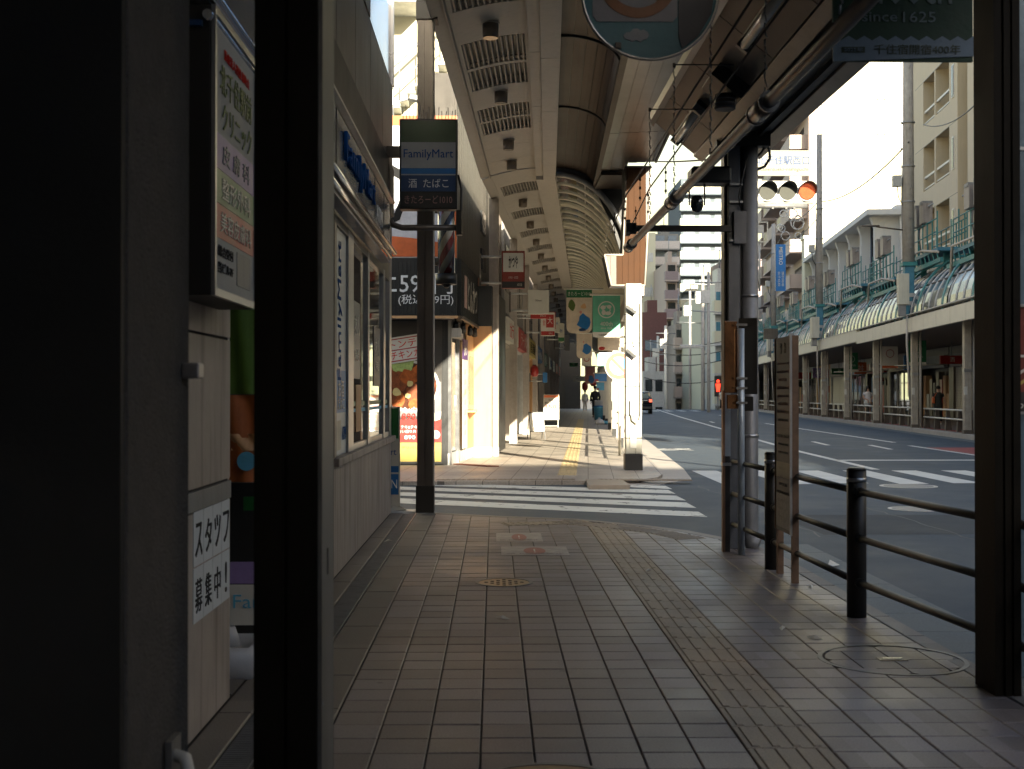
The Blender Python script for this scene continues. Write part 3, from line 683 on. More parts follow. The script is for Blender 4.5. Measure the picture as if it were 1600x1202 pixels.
b = B(L); b.box(-1.0, 4.42, 1.67, -.985, 5.2, 1.698); b.box(-1.0, 4.42, 2.672, -.985, 5.2, 2.7); b.box(-1.0, 4.42, 1.698, -.985, 4.443, 2.672); b.box(-1.0, 5.187, 1.698, -.985, 5.2, 2.672)
b.obj('rim', M_ALU, t)
# flag banner on weighted base, and the show card below
t = T('flag_banner', 'tall green and orange flag banner on white weighted base by the store entrance', 'banner', (-1.28, 6.0, 0))
b = B(); b.loft([[(x*.16*s_, y*.2*s_, z) for x, y in ((-1, -1), (1, -1), (1, 1), (-1, 1))] for z, s_ in ((0, 1), (.11, 1), (.14, .9), (.14, .86), (.12, .8))]); b.obj('base', M_SWD, t)
B().cyl(0, 0, .12, .21, .07, 16, .04).obj('water_cap', M_SWD, t); B().cyl(0, 0, .2, 2.0, .012, 10).obj('pole', M_SW, t)
def cloth(t, x0, x1, z0, z1, m, name, amp=.02, ph=0.0):
    b = B(); n = 10; k = 8; v = []
    for i in range(n+1):
        for j in range(k+1):
            x = x0+(x1-x0)*j/k; z = z0+(z1-z0)*i/n
            v.append((x, amp*math.sin(j*1.1+i*.35+ph), z))
    b.add(v, [(i*(k+1)+j, i*(k+1)+j+1, (i+1)*(k+1)+j+1, (i+1)*(k+1)+j) for i in range(n) for j in range(k)], True)
    return b.obj(name, m, t)
cloth(t, .0, .2, 1.32, 1.98, mat('flag_green', (.10, .20, .025), .7), 'green_cloth'); cloth(t, .0, .2, .9, 1.315, mat('flag_orange', (.45, .13, .03), .7), 'orange_cloth', ph=.5)
disc(B(), .1, 1.0, .045, -.035, -.028).obj('blue_spot', M_SKYB, t); cloth(t, .02, .18, 1.05, 1.13, M_TAN, 'tan_print', ph=.4).location.y = -.01
t = T('show_card', 'purple and white promotional board standing inside the store entrance', 'board', (-1.3, 6.35, 0))
b = B(); b.box(-.1, 0, .1, .35, .02, .87); b.obj('board', M_BLACK, t)
plate(t, 'purple_panel', M_PURPLE, -.1, .36, .35, .47, 0); plate(t, 'white_panel', M_SW, -.1, .15, .35, .355, 0)
text('FamilyMart', t, M_SKYB, .23, .26, .5, .09, y=-.006); plate(t, 'green_leaf', M_GREEN, .03, .73, .1, .8, 0); b = B(); disc(b, .16, .66, .05, -.008, -.004); b.obj('print_patch', M_TAN, t)
for x in (-.06, .3): B().box(x-.015, -.12, 0, x+.015, .14, .1).obj('foot', M_GREY, t)

# ---------------- steel column with projecting sign ----------------
t = groove_pillar('steel_column', 'slim brown steel column left of the crossing, behind the projecting store sign', -.858, -.682, 13.9, 14.09, 5.5, M_BROWN, M_CREAM, .3)
B().box(-.1, -.12, 5.5, .14, .14, 5.75).obj('column_head', M_DARK, t)
t = T('projecting_sign', 'green, white and navy convenience store sign projecting on brackets from the wall', 'sign', (-.69, 13.2, 3.74))
B().box(-.305, -.09, -.475, .305, .09, .475).obj('housing', M_BLACK, t, bevel=.008)
def bands(t, x0, x1, lst, y=-.09):
    for (z0, z1, m) in lst: plate(t, 'face_band', m, x0, z0, x1, z1, y)
bands(t, -.285, .285, ((.23, .455, mat('shadowed_sign_green', (.012, .05, .012), .4)), (-.045, .227, M_SWD), (-.105, -.048, M_BLUE), (-.29, -.122, M_NAVY), (-.46, -.293, M_BLACK), (-.12, -.107, M_SWD)))  # green and white bands darkened in colour, as in shadow
text('FamilyMart', t, M_TXTB, 0, .095, .52, .115, y=-.094); text('酒  たばこ', t, M_TXTW, 0, -.205, .42, .095, y=-.094)
text('きたろーど1010', t, mat('dim_red_lettering', (.35, .2, .18), .5), 0, -.375, .5, .085, y=-.094)
b = B()
for k in range(17):
    x = -.27+k*.034; b.tube([(x, 0, .47), (x+random.uniform(-.01, .015), random.uniform(-.05, .05), .47+random.uniform(.10, .2))], .0035, 4)
b.obj('bird_spikes', M_STEEL, t, kind='stuff')
b = B(); b.tube([(-.46, .1, .1), (-.44, .0, -.05), (-.43, 0, -.55), (-.38, 0, -.63), (-.28, 0, -.66), (.33, 0, -.66)], .033, 10); b.obj('lower_bracket', M_BROWN, t)
B().box(-.46, -.03, .08, -.3, .03, .2).obj('upper_bracket', M_BROWN, t); B().box(.29, -.06, -.74, .35, .06, -.48).obj('end_plate', M_DARK, t)
B().tube([(.31, 0, -.1), (.345, 0, -.25), (.34, 0, -.45), (.33, 0, -.6)], .012, 8).obj('feed_cable', M_BLACK, t)
t = T('barber_pole', 'striped red, white and blue barber pole beside the brown steel column', 'barber pole', (-.55, 14.35, 3.1))
B().cyl(0, 0, -.40, .52, .098, 28).obj('glass_tube', glass('tube_glass', (.95, .95, .95), .06), t)
b = B(); b.cyl(0, 0, -.52, -.40, .12, 28, .125); b.cyl(0, 0, .52, .60, .12, 28, .09); b.tube([(0, 0, -.52), (0, 0, -.56)], .06, 16, .02); b.obj('end_cap', M_BLACK, t)
b = B(); nseg = 36
def strip(a0, m, nm):
    b = B(); v = []; n = 30
    for i in range(n+1):
        z = -.4+.92*i/n; a = a0+z*7.5
        for q in range(5): aa = a+q/4*1.02; v.append((.084*math.cos(aa), .084*math.sin(aa), z))
    b.add(v, [(i*5+q, i*5+q+1, (i+1)*5+q+1, (i+1)*5+q) for i in range(n) for q in range(4)], True); b.obj(nm, m, t)
for k in range(6): strip(k*math.pi/3, (M_SW, M_RED, M_SW, M_NAVY, M_SW, M_RED)[k], 'stripe')
B().box(-.22, -.02, .3, -.1, .02, .34).obj('wall_bracket', M_DARK, t); B().box(-.22, -.02, -.3, -.1, .02, -.26).obj('wall_bracket', M_DARK, t)
t = T('open_board', 'green, white and blue upright store board standing by the store corner', 'sign board', (-1.3, 14.1, ZR))
B().box(-.22, -.03, .08, .24, .03, 1.24).obj('panel', M_SW, t, bevel=.004); plate(t, 'green_top', M_GREEN, -.2, .88, .225, 1.22, -.03)
plate(t, 'blue_strip', M_BLUE, -.2, .5, .225, .57, -.03); plate(t, 'blue_foot', M_BLUE, -.2, .25, .225, .48, -.03)
text('FamilyMart', t, M_TXTB, .0, .72, .4, .1, y=-.035); text('OPEN', t, M_TXTW, .08, .37, .26, .1, y=-.039)
B().box(-.25, -.16, 0, .43, .16, .07).obj('base', M_LGREY, t, bevel=.02)
B().add([(.1, -.1, .07), (.32, -.05, .08), (.3, .1, .07), (.12, .08, .07), (.2, 0, .14)], [(0, 1, 4), (1, 2, 4), (2, 3, 4), (3, 0, 4)]).obj('paper_scrap', M_SW, label='crumpled white paper lying on the base of the store board', cat='litter', loc=(-1.3, 14.1, ZR+.001))

# ---------------- near right: railing, column, boards ----------------
rail = T('railing', 'dark brown pedestrian railing with round posts along the near kerb', 'railing', (2.15, 7.4, 0))
RL = Matrix.Translation((-2.15, -7.4, 0)); posts = [(2.03, 10.78, .057), (2.1, 9.4, .057), (2.15, 7.38, .057), (2.36, 5.0, .057), (2.4, 2.6, .057)]
for x, y, r in posts:
    B(RL).cyl(x, y, 0, .87, r, 20).obj('post', M_DARK, rail)
    B(RL).cyl(x, y, .80, .825, r+.0015, 20).obj('reflective_band', M_ALU, rail); B(RL).tube([(x, y, .87), (x, y, .885)], r+.003, 20, r-.012).obj('post_cap', M_BLACK, rail)
for z in (.745, .47, .21):
    for (a, c) in zip(posts, posts[1:]):
        B(RL).tube([(a[0], a[1]-.04, z), (c[0], c[1]+.04, z)], .021, 12).obj('rail', M_BROWN if False else M_DARK, rail)
        for q, sgn in ((a, -1), (c, 1)): B(RL).tube([(q[0], q[1]+sgn*.05, z), (q[0], q[1]+sgn*.085, z)], .028, 12).obj('rail_socket', M_DARK, rail)
# canopy column with drain pipe
t = T('canopy_column', 'composite dark canopy column with round drainpipe at the road corner', 'pillar', (2.1, 10.7, 0))
B().box(-.1, -.08, 0, .0, .1, 3.5).obj('box_section', mat('grey_box_section', (.11, .115, .125), .4, .4, grime=.3), t, bevel=.006)
B().box(-.125, -.02, 0, -.1, .12, 3.5).obj('flange', M_DARK, t); B().box(.0, .0, 0, .035, .1, 3.5).obj('web', M_BLACK, t)
B().tube([(.1, -.0, 3.5), (.1, 0, .1), (.115, -.01, .04), (.165, -.03, .02)], .07, 18).obj('drainpipe', M_GREY, t)
for z in (.95, 2.15): B().cyl(.1, 0, z, z+.025, .075, 18).obj('pipe_clip', M_ALU, t)
b = B(); b.box(-.06, -.12, 2.6, .05, -.08, 2.88); b.obj('junction_box', MATS['grey_box_section'], t, bevel=.004)
for z in (2.95, 3.1, 2.62): B().box(-.09, -.11, z, .02, -.082, z+.018).obj('clamp', M_STEEL, t)
B().tube([(.06, -.1, 3.35), (.02, -.13, 3.2), (-.02, -.12, 3.0), (.0, -.1, 2.9)], .007, 6).obj('cable', M_BLACK, t)
# banner bracket bar, dome camera
t = T('bracket_bar', 'dark horizontal bracket bar held by the canopy column, end plate to the left', 'bracket', (2.0, 10.6, 2.73))
B().box(-.85, -.025, -.025, .02, .025, .025).obj('bar', M_DARK, t); b = B(); b.box(-.88, -.05, -.06, -.845, .05, .07); b.box(-.845, -.03, -.045, -.79, .03, .045); b.obj('end_plate', M_BLACK, t)
for z in (-.045, .05): B().tube([(-.86, -.06, z), (-.86, -.05, z)], .012, 8).obj('bolt', M_STEEL, t)
t = T('security_camera', 'dark dome security camera in its yoke beneath the canopy end casing', 'camera', (1.72, 10.55, 3.0))
B().box(-.06, -.1, .10, .28, .15, .24).obj('casing', M_BLACK, t, bevel=.02)
b = B(); 
for s_ in (-1, 1): b.box(s_*.065-.006, -.01, -.08, s_*.065+.006, .01, .1)
b.obj('yoke', M_BLACK, t)
b = B(); b.loft([[(r_*math.cos(a*.524), r_*math.sin(a*.524), z) for a in range(12)] for r_, z in ((.0401, .0), (.055, -.04), (.055, -.09), (.04, -.125), (.01, -.14))]); b.obj('dome', M_DGLASS, t)
# bus stop style sign pair on pale post
t = T('sign_post', 'pale grey post with two back-to-back mirror-like sign plates by the road', 'sign post', (2.03, 10.23, 0))
B().cyl(0, 0, 0, 1.86, .029, 16).obj('post', mat('pale_blue_grey_pipe', (.34, .39, .43), .35, .3, grime=.3), t)
MB = mat('painted_reflection_plate', (.42, .2, .09), .14, .9, var=.5, sc=4, bump=.25, bsc=5)  # brown-orange reflection painted into the plate colour
for nm, x, z0, z1, m in (('sign_plate', -.085, 1.33, 1.92, MB), ('small_plate', -.065, 1.2, 1.315, MB)):
    P = [(-.06, z0), (.06, z0), (.06, z1), (-.06, z1)]
    B(Matrix.Translation((x, 0, 0)) @ Matrix.Rotation(R(20), 4, 'Z')).prism([(a, c) for a, c in P], 'y', -.006, .006).obj(nm, m, t, bevel=.004)
B(Matrix.Translation((.075, .06, 0)) @ Matrix.Rotation(R(-28), 4, 'Z')).box(-.085, -.006, 1.32, .075, .006, 1.95).obj('back_plate', M_DARK, t, bevel=.004)
B(Matrix.Translation((.075, .06, 0)) @ Matrix.Rotation(R(-28), 4, 'Z')).box(-.05, -.006, 1.18, .04, .006, 1.3).obj('small_back_plate', M_DARK, t, bevel=.004)
for z in (1.36, 1.44, 1.88, 1.24): B().box(-.045, -.034, z, .045, -.029, z+.018).obj('clamp_band', M_STRIP, t)
t = T('guard_post', 'brown hollow post with a pale strap just left of the pale sign post', 'post', (1.945, 10.45, 0))
b = B(); b.box(-.032, -.03, 0, -.012, .03, 1.35); b.obj('shell', mat('rusty_brown_steel', (.24, .13, .075), .5, .4, grime=.4), t); B().box(-.012, -.028, .8, .035, .028, 1.34).obj('panel', MATS['pale_blue_grey_pipe'], t)
B().box(-.036, -.034, .72, .04, .034, .745).obj('strap', M_ALU, t); B().box(-.02, -.02, 0, .03, .03, .8).obj('core', M_BLACK, t)
# notice board on wooden legs
t = T('notice_board', 'tall notice board of small print on two wooden legs beside the railing', 'notice board', (2.1, 8.93, 0))
NB = B; M_WD = mat('weathered_wood', (.22, .13, .075), .7, var=.3, sc=14, grime=.3)
for y in (-.23, .23): B().box(-.02, y-.022, 0, .025, y+.022, .42 if y > 0 else 1.73).obj('leg', M_WD, t)
B().box(-.022, -.225, .33, -.002, .25, 1.73).obj('board', mat('notice_board_face', (.15, .135, .13), .6, var=.15, sc=3), t)
B().box(-.034, -.25, .33, -.002, -.226, 1.745).obj('edge_trim', M_LGREY, t); B().box(-.03, .25, .33, -.002, .258, 1.73).obj('far_trim', M_WD, t)
def nt_(s, z, w, h, m): 
    o = text(s, t, m, 0, 0, w, h, y=0); o.data.transform(Matrix.Translation((-.023, .012, z)) @ Matrix.Rotation(-math.pi/2, 4, 'Z'))
M_FB = mat('faded_notice_black', (.085, .075, .072), .6); M_FR = mat('faded_notice_red', (.16, .095, .088), .6)
nt_('警  告', 1.65, .2, .075, M_FB)
random.seed(3); seq = 'この場所に自転車を放置しないでください違反した場合は条例により撤去します足立区'
for k in range(20):
    z = 1.54-k*.058
    if k in (8, 12): B().box(-.0245, -.2, z-.002, -.0225, .23, z).obj('rule', M_FB, t); continue
    s_ = ''.join(random.choice(seq) for _ in range(random.choice((12, 14, 16)))); nt_(s_, z, random.choice((.36, .38, .3, .24)), random.choice((.016, .019, .022)), M_FR if k < 7 or k == 13 else M_FB)
plate_ = B().box(-.026, -.2, .72, -.0235, .22, .83).obj('pale_slip', mat('pale_slip', (.34, .30, .22), .6), t)
B().box(-.026, -.2, .36, -.0235, .22, .60).obj('pale_slip', mat('grey_slip', (.30, .28, .27), .6, var=.3, sc=30), t)
# ---------------- near canopy over the kerb ----------------
can = T('kerb_canopy', 'dark low canopy above the near kerb with beige lamp soffit', 'canopy', (1.46, 11.5, 3.86))
K = Matrix.Translation((-1.46, -11.5, -3.86)); y0, y1 = -8, 11.5
B(K).prism([(1.46, 3.86), (1.87, 3.53), (1.87, 3.60), (1.50, 3.95)], 'y', y0, y1).obj('core', M_DARK, can)
y = -7.9; M_SOFP = mat('beige_brown_soffit_panel', (.085, .066, .052), .5, 0, var=.12, sc=2, bump=.03, grime=.15)
while y < 11.4:
    e = min(y+1.15, 11.44)
    B(K).prism([(1.485, 3.833), (1.845, 3.543), (1.840, 3.535), (1.48, 3.825)], 'y', y+.006, e-.006).obj('soffit_panel', M_SOFP, can); y += 1.15
B(K).prism([(1.445, 3.845), (1.475, 3.80), (1.478, 3.90), (1.448, 3.93)], 'y', y0, y1+.03).obj('edge_trim', mat('beige_trim', (.18, .145, .11), .4, .2), can)
B(K).prism([(1.85, 3.525), (1.93, 3.47), (1.93, 3.62), (1.85, 3.62)], 'y', y0, y1+.03).obj('edge_trim', M_BROWN, can)
B(K).box(1.931, y0, 3.56, 2.36, y1, 3.64).obj('dark_deck', M_DARK, can)
for x in (2.02, 2.13, 2.25): B(K).box(x, y0, 3.52, x+.03, y1, 3.56).obj('deck_rib', M_DARK, can)
B(K).prism([(2.361, 3.54), (2.47, 3.50), (2.49, 3.60), (2.47, 3.95), (2.361, 3.95)], 'y', y0, y1+.04).obj('outer_beam', M_BROWN, can, bevel=.004)
B(K).box(1.5, y0, 3.95, 2.49, y1, 4.0).obj('roof_sheet', M_GREY, can); B(K).prism([(1.46, 3.862), (1.87, 3.532), (2.36, 3.562), (2.36, 3.948), (1.46, 3.948)], 'y', y1+.001, y1+.03).obj('end_plate', M_DARK, can)
for y in (5.5, 10.6, 0.4): B(K).box(1.9, y, 3.44, 2.36, y+.12, 3.56).obj('cross_beam', M_DARK, can)
# tube lamps
lamp = T('tube_lamp', 'slim tube lamp under the kerb canopy, nearest its far end', 'lamp', (1.66, 10.6, 3.63))
lx = Matrix.Rotation(R(39), 4, 'Y')
B(lx).box(-.05, -.62, 0, .05, .62, .05).obj('housing', M_DARK, lamp, bevel=.006); B(lx).tube([(0, -.56, -.03), (0, .58, -.03)], .032, 14).obj('diffuser', mat('lamp_diffuser', (.62, .60, .52), .25, var=.05), lamp)
b = B(lx); b.box(-.045, -.63, -.06, .045, -.57, .0); b.box(-.045, .58, -.06, .045, .63, .0); b.obj('end_cap', M_GREY, lamp)
tr = tree_of(lamp)
for y, s_ in ((7.55, 'tube lamp under the kerb canopy, nearer the camera at the top edge'), ): copy_tree(tr, (1.66, y, 3.63), None, s_)
t = T('speaker_box', 'dark square box with round fitting hanging under the kerb canopy', 'fixture', (1.68, 9.15, 3.55))
B(lx).box(-.14, -.22, -.02, .14, .2, .12).obj('box', M_DARK, t, bevel=.004); B().cyl(0, -.1, -.16, -.05, .075, 24).obj('round_fitting', M_BROWN, t)
for z in (-.15, -.12, -.09): B().cyl(0, -.1, z, z+.008, .079, 24).obj('fitting_ring', M_GREY, t)
# long pipe with couplings and chain hangers
t = T('hanging_pipe', 'long brown pipe with bright couplings hung on chains under the kerb canopy', 'pipe', (1.2, 11, 2.6))
def pz(y): return 2.63-(11.0-y)*.006
PP = Matrix.Translation((-1.2, -11, -2.6))
B(PP).tube([(1.2, -2, pz(-2)), (1.2, 11.0, pz(11))], .03, 16).obj('pipe', mat('dark_brown_pipe', (.045, .034, .026), .45, .1, grime=.3), t)
for y in (10.98, 8.3, 5.55, 2.8):
    b = B(PP); b.tube([(1.2, y-.13, pz(y)), (1.2, y+.13, pz(y))], .043, 18); b.obj('coupling', mat('worn_coupling', (.16, .13, .11), .35, .6, var=.4, sc=10), t)
    for d in (-.14, .13): B(PP).tube([(1.2, y+d, pz(y)), (1.2, y+d+.02, pz(y))], .047, 18).obj('clamp_ring', M_STEEL, t)
for y in (9.6, 8.3, 6.9, 5.5, 4.3):
    b = B(PP); 
    for k in range(26):
        z = pz(y)+.05+k*.036; 
        if z > 3.5: break
        b.tube([(1.2+(.008 if k % 2 else 0), y+(0 if k % 2 else .008), z), (1.2, y, z+.03)], .0045, 5)
    b.obj('chain', M_STEEL, t, kind='stuff')
    b = B(PP); b.box(1.19, y-.008, 3.5, 1.21, y+.008, 3.53); b.box(1.19, y-.004, 3.515, 1.6, y+.004, 3.523); b.obj('hanger_arm', M_DARK, t)
for k, (x, zz) in enumerate(((1.02, 2.83), (1.2, 2.88))):
    t = T('hanging_wire', ('left' if k == 0 else 'right') + ' one of two dark wires with droppers running above the long pipe', 'wire', (x, 11, zz))
    B().tube([(0, .0, -.1), (0, -1.4, .03), (0, -3.5, .04), (0, -7, .06)], .006, 6).obj('wire', M_BLACK, t)
    b = B()
    for y in (-.45, -1.3, -2.3): b.tube([(0, y, .03), (0, y, -.16)], .003, 5); [b.tube([(0, y, z), (0, y, z-.018)], .009, 6) for z in (.0, -.06, -.13)]
    b.obj('dropper', M_BLACK, t, kind='stuff')
t = T('cable_loop', 'drooping cable loop beside the canopy column next to the place name sign', 'cable', (2.25, 10.7, 3.4))
B().tube([(-.02, 0, .15), (.06, 0, .1), (.12, 0, .03), (.125, 0, -.05), (.08, 0, -.12), (.0, 0, -.15)], .012, 8).obj('cable_run', M_BLACK, t)
B().tube([(-.05, 0, -.1), (.05, 0, .0), (.12, 0, .1)], .01, 8).obj('cable_stay', M_BLACK, t)

# ---------------- round and green banners ----------------
t = T('hanging_banner', 'large round-bottomed no-smoking banner in blue and white at the top centre', 'banner', (.69, 5.5, 2.80))
P = [(-.3, .9), (-.3, .3)] + [(.3*math.cos(a), .3+.3*math.sin(a)) for a in [math.pi+math.pi*k/22 for k in range(1, 22)]] + [(.3, .3), (.3, .9)]
B().prism([(x, z) for x, z in P], 'y', -.006, .006).obj('panel', mat('banner_turquoise', (.03, .13, .17), .5, var=.06), t)
b = B(); b.tube([(x, 0, z) for x, z in P], .008, 8); b.obj('rim', M_ALU, t)
b = B(); rp = [(-.255, .9), (-.255, .19), (-.235, .165), (.10, .165), (.12, .19), (.12, .9)]
b.prism(rp, 'y', -.010, -.0062).obj('white_field', mat('banner_grey_white', (.17, .175, .2), .5), t)
b = B(); ring(b, -.055, .36, .135, .18, -.0105, .003); b.obj('prohibition_ring', mat('banner_rust', (.17, .06, .015), .5), t)
b = B(); b.prism([(-.055-.11, .36+.09), (-.055-.09, .36+.11), (-.055+.11, .36-.09), (-.055+.09, .36-.11)], 'y', -.0165, -.0138); b.obj('prohibition_bar', MATS['banner_rust'], t)
b = B()
b.prism([(-.115, .09), (-.118, .105), (-.105, .118), (-.09, .118), (-.078, .132), (-.058, .135), (-.044, .126), (-.03, .13), (-.012, .12), (-.006, .105), (-.014, .09), (-.03, .085), (-.045, .075), (-.062, .084), (-.08, .076), (-.095, .084)], 'y', -.011, -.0062)
b.obj('cloud', mat('banner_cloud', (.2, .23, .26), .5), t)
b = B(); b.prism([(.125, .9), (.125, .1), (.14, .045), (.21, .1), (.27, .2), (.285, .32), (.285, .9)], 'y', -.0138, -.0105); b.obj('dark_field', mat('banner_dark', (.02, .025, .04), .5), t)
b = B(); b.tube([(-.22, 0, .9), (-.22, 0, 1.2)], .006, 6); b.tube([(.22, 0, .9), (.22, 0, 1.2)], .006, 6); b.tube([(-.32, 0, 1.2), (.78, 0, 1.2)], .018, 8); b.obj('hanger', M_DARK, t)
B().box(-.155, -.02, .045, -.13, .02, .07).obj('edge_clip', M_BLACK, t)
t = T('hanging_banner', 'green anniversary banner with zigzag white strip hanging at the top right', 'banner', (1.745, 5.3, 2.74))
B().box(-.3, -.008, .0, .3, .008, .78).obj('panel', mat('shaded_anniversary_green', (.008, .04, .018), .6), t)  # banner green darkened in the colour for shade
P = [(-.301, -.002), (.301, .022), (.301, .108)]; n = 9
for k in range(n):
    xa = .301-(k+.5)*.602/n; xb = .301-(k+1)*.602/n; P += [(xa, .088+(.0 if 1 else 0)), (xb, .108)]
for k, p in enumerate(P): pass
B().prism(P, 'y', -.013, -.0085).obj('white_strip', mat('banner_pale_blue', (.14, .2, .26), .5), t)
M_BG = mat('banner_grey_print', (.12, .17, .18), .5); M_BK = mat('banner_dark_print', (.03, .05, .03), .5)
text('400th', t, M_BG, .03, .33, .36, .17, y=-.009); text('since', t, M_BG, -.10, .19, .15, .040, y=-.009); text('1625', t, M_BG, .07, .19, .14, .045, y=-.009); text('千住宿開宿400年', t, M_BK, .06, .05, .37, .042, y=-.0135)
plate(t, 'year_tag', M_BK, -.265, .035, -.165, .06, -.0135, .002); text('2025年', t, MATS['banner_pale_blue'], -.215, .0475, .08, .017, y=-.0165)
B().tube([(-.32, 0, .785), (.36, 0, .785)], .014, 8).obj('hanger', M_DARK, t)

# ---------------- great vaulted arcade over near pavement and side street ----------------
arc = TM('arcade_roof', 'vaulted arcade roof spanning the side street, beige ceiling and brown boards', 'arcade roof', MID)
ya, yb = -8.0, 24.2
def ell(s0, z0, s1, z1, n, a0=0, a1=90):
    """quarter ellipse from the flat end s0,z0 down to s1,z1"""
    return [(s0+(s1-s0)*math.sin(R(a0+(a1-a0)*k/n)), z1+(z0-z1)*math.cos(R(a0+(a1-a0)*k/n))) for k in range(n+1)]
def shell(b, prof, th, t0, t1, smooth=False):
    n = len(prof); v = []
    for t in (t0, t1):
        for (x, z) in prof: v.append((x, t, z))
        for (x, z) in prof: v.append((x, t, z+th))
    f = []
    for i in range(n-1):
        f += [(i, i+1, 2*n+i+1, 2*n+i), (n+i, 3*n+i, 3*n+i+1, n+i+1)]
    o = len(b.v); b.add(v, f, smooth)
    b.add([], [])
    for i in range(n-1): b.f += [[o+i, o+n+i, o+n+i+1, o+i+1], [o+2*n+i, o+2*n+i+1, o+3*n+i+1, o+3*n+i]]; b.mi += [b.k]*2; b.sm += [False]*2
    for i in (0, n-1): b.f.append([o+i, o+2*n+i, o+3*n+i, o+n+i]); b.mi.append(b.k); b.sm.append(False)
    return b
CL = [(-1.11+ .88*k/8, 5.57+.15*math.sin(math.pi/2*k/8)) for k in range(9)]
def cl_part(fx0, fx1, prof): 
    n = 7; xs = [fx0+(fx1-fx0)*k/n for k in range(n+1)]
    def zz(x):
        for (a, c), (d, e) in zip(prof, prof[1:]):
            if a <= x <= d+1e-6: return c+(e-c)*(x-a)/(d-a)
        return prof[-1][1]
    return [(x, zz(x)) for x in xs]
GI = cl_part(-1.06, -.28, CL)
def vent(parent, t0, t1, prof, indiv, M=None):
    v = B().obj('vent', M_DARK, parent) if False else None
    bb = B(M); bb = shell(bb, [(x, z+.10) for x, z in prof], .01, t0, t1); vo = bb.obj('vent', M_BLACK, parent)
    n = 12; x0, x1 = prof[0][0], prof[-1][0]
    def zz(x):
        for (a, c), (d, e) in zip(prof, prof[1:]):
            if a <= x <= d+1e-6: return c+(e-c)*(x-a)/(d-a)
        return prof[-1][1]
    jb = B(M)
    for k in range(n):
        x = x0+(x1-x0)*(k+.5)/n; z = zz(x)
        b = B(M) if indiv else jb
        b.add([(x-.012, t0+.02, z), (x+.006, t0+.02, z), (x+.016, t0+.02, z+.09), (x-.002, t0+.02, z+.09), (x-.012, t1-.02, z), (x+.006, t1-.02, z), (x+.016, t1-.02, z+.09), (x-.002, t1-.02, z+.09)],
              [(0, 1, 2, 3), (7, 6, 5, 4), (0, 4, 5, 1), (1, 5, 6, 2), (2, 6, 7, 3), (3, 7, 4, 0)])
        if indiv: b.obj('slat', M_CREAM, vo)
    if not indiv: jb.obj('slat', M_CREAM, vo, kind='stuff')
    return vo
vents = [(15.2, 16.38), (16.5, 17.55), (18.75, 19.6), (19.7, 20.55), (11.6, 12.7), (12.8, 13.9), (8, 9.1), (9.2, 10.3)]
cuts = sorted(vents); segs = []; p = ya
for a, c in cuts: segs.append((p, a)); p = c
segs.append((p, yb))
for a, c in segs:
    if c-a < .5: shell(B(), CL, .03, a, c).obj('ceiling_rib', M_CREAM, arc); continue
    n = max(1, round((c-a)/1.2))
    for k in range(n): shell(B(), CL, .03, a+(c-a)*k/n+.005, a+(c-a)*(k+1)/n-.005).obj('ceiling_panel', M_CREAM, arc)
for a, c in vents:
    vent(arc, a, c, GI, a > 14)
    for xx in ((-1.11, -1.06), (-.28, -.23)): shell(B(), cl_part(xx[0], xx[1], CL), .03, a, c).obj('ceiling_margin', M_CREAM, arc)
B().prism([(-1.30, 5.5), (-1.11, 5.56), (-1.11, 5.66), (-1.32, 5.9)], 'y', ya, yb).obj('left_fascia', M_CREAM, arc)
B().box(-1.12, ya, 5.46, -1.105, yb, 5.56).obj('fascia_lip', M_CREAM, arc)
for k in range(11):
    t0 = ya+k*2.93; B().box(-.23, t0+.004, 5.56, -.09, t0+2.922, 5.62).obj('beam_strip', M_CREAM, arc)
    B().box(-.085, t0+.004, 5.48, .15, t0+2.922, 5.62).obj('beam_panel', M_CREAM, arc)
B().box(-.235, ya, 5.621, .16, yb, 5.95).obj('main_beam', M_CREAM, arc)
B().box(-1.3, ya, 6.0, 2.0, yb, 6.06).obj('roof_sheet', M_GREY, arc)
# brown boards: curved part
VB = ell(.155, 5.74, .9, 5.37, 10); NBRD = 7
for k in range(NBRD):
    a, c = 90*k/NBRD, 90*(k+1)/NBRD
    def q(an): return (.155+.745*math.sin(R(an)), 5.37+.37*math.cos(R(an)))
    pr = [q(a+.5), q((a+c)/2), q(c-.5)]
    for (t0, t1) in ((-8, 0), (0, 5), (5, 10), (10, 15.3), (15.36, 19.1), (19.16, 24.4)):
        shell(B(), pr, .02, t0, t1-.04 if t1 < 12 else t1).obj('curved_board', M_WOODB, arc)
shell(B(), [(x, z+.025) for x, z in VB], .01, ya, 24.4).obj('backing', M_BLACK, arc)
for y in (15.33, 19.13, 10.0): B().tube([(x, y, z-.005) for x, z in VB], .022, 8).obj('curved_rib', M_DARK, arc)
B().prism([(.88, 5.36), (.96, 5.34), (.96, 5.40), (.88, 5.40)], 'y', ya, 24.4).obj('valley_trim', M_WOODB, arc)
M_WG = mat('glossy_brown_board', (.034, .025, .019), .36, 0, var=.25, sc=1.5, bump=.03)
for k in range(6):
    x0 = .965+k*.152
    for (t0, t1) in ((-8, -2), (-2, 4), (4, 9.5), (9.5, 14.6), (14.62, 19.4), (19.42, 22.0 if k > 2 else 24.4)):
        B().box(x0, t0+.003, 5.375+.006*k, x0+.147, t1-.003, 5.40+.006*k).obj('soffit_board', M_WG, arc)
B().box(.965, ya, 5.43, 1.9, 22.0, 5.44).obj('backing', M_BLACK, arc); B().box(1.885, ya, 5.39, 1.92, 22.0, 5.62).obj('edge_trim', M_WOODB, arc)
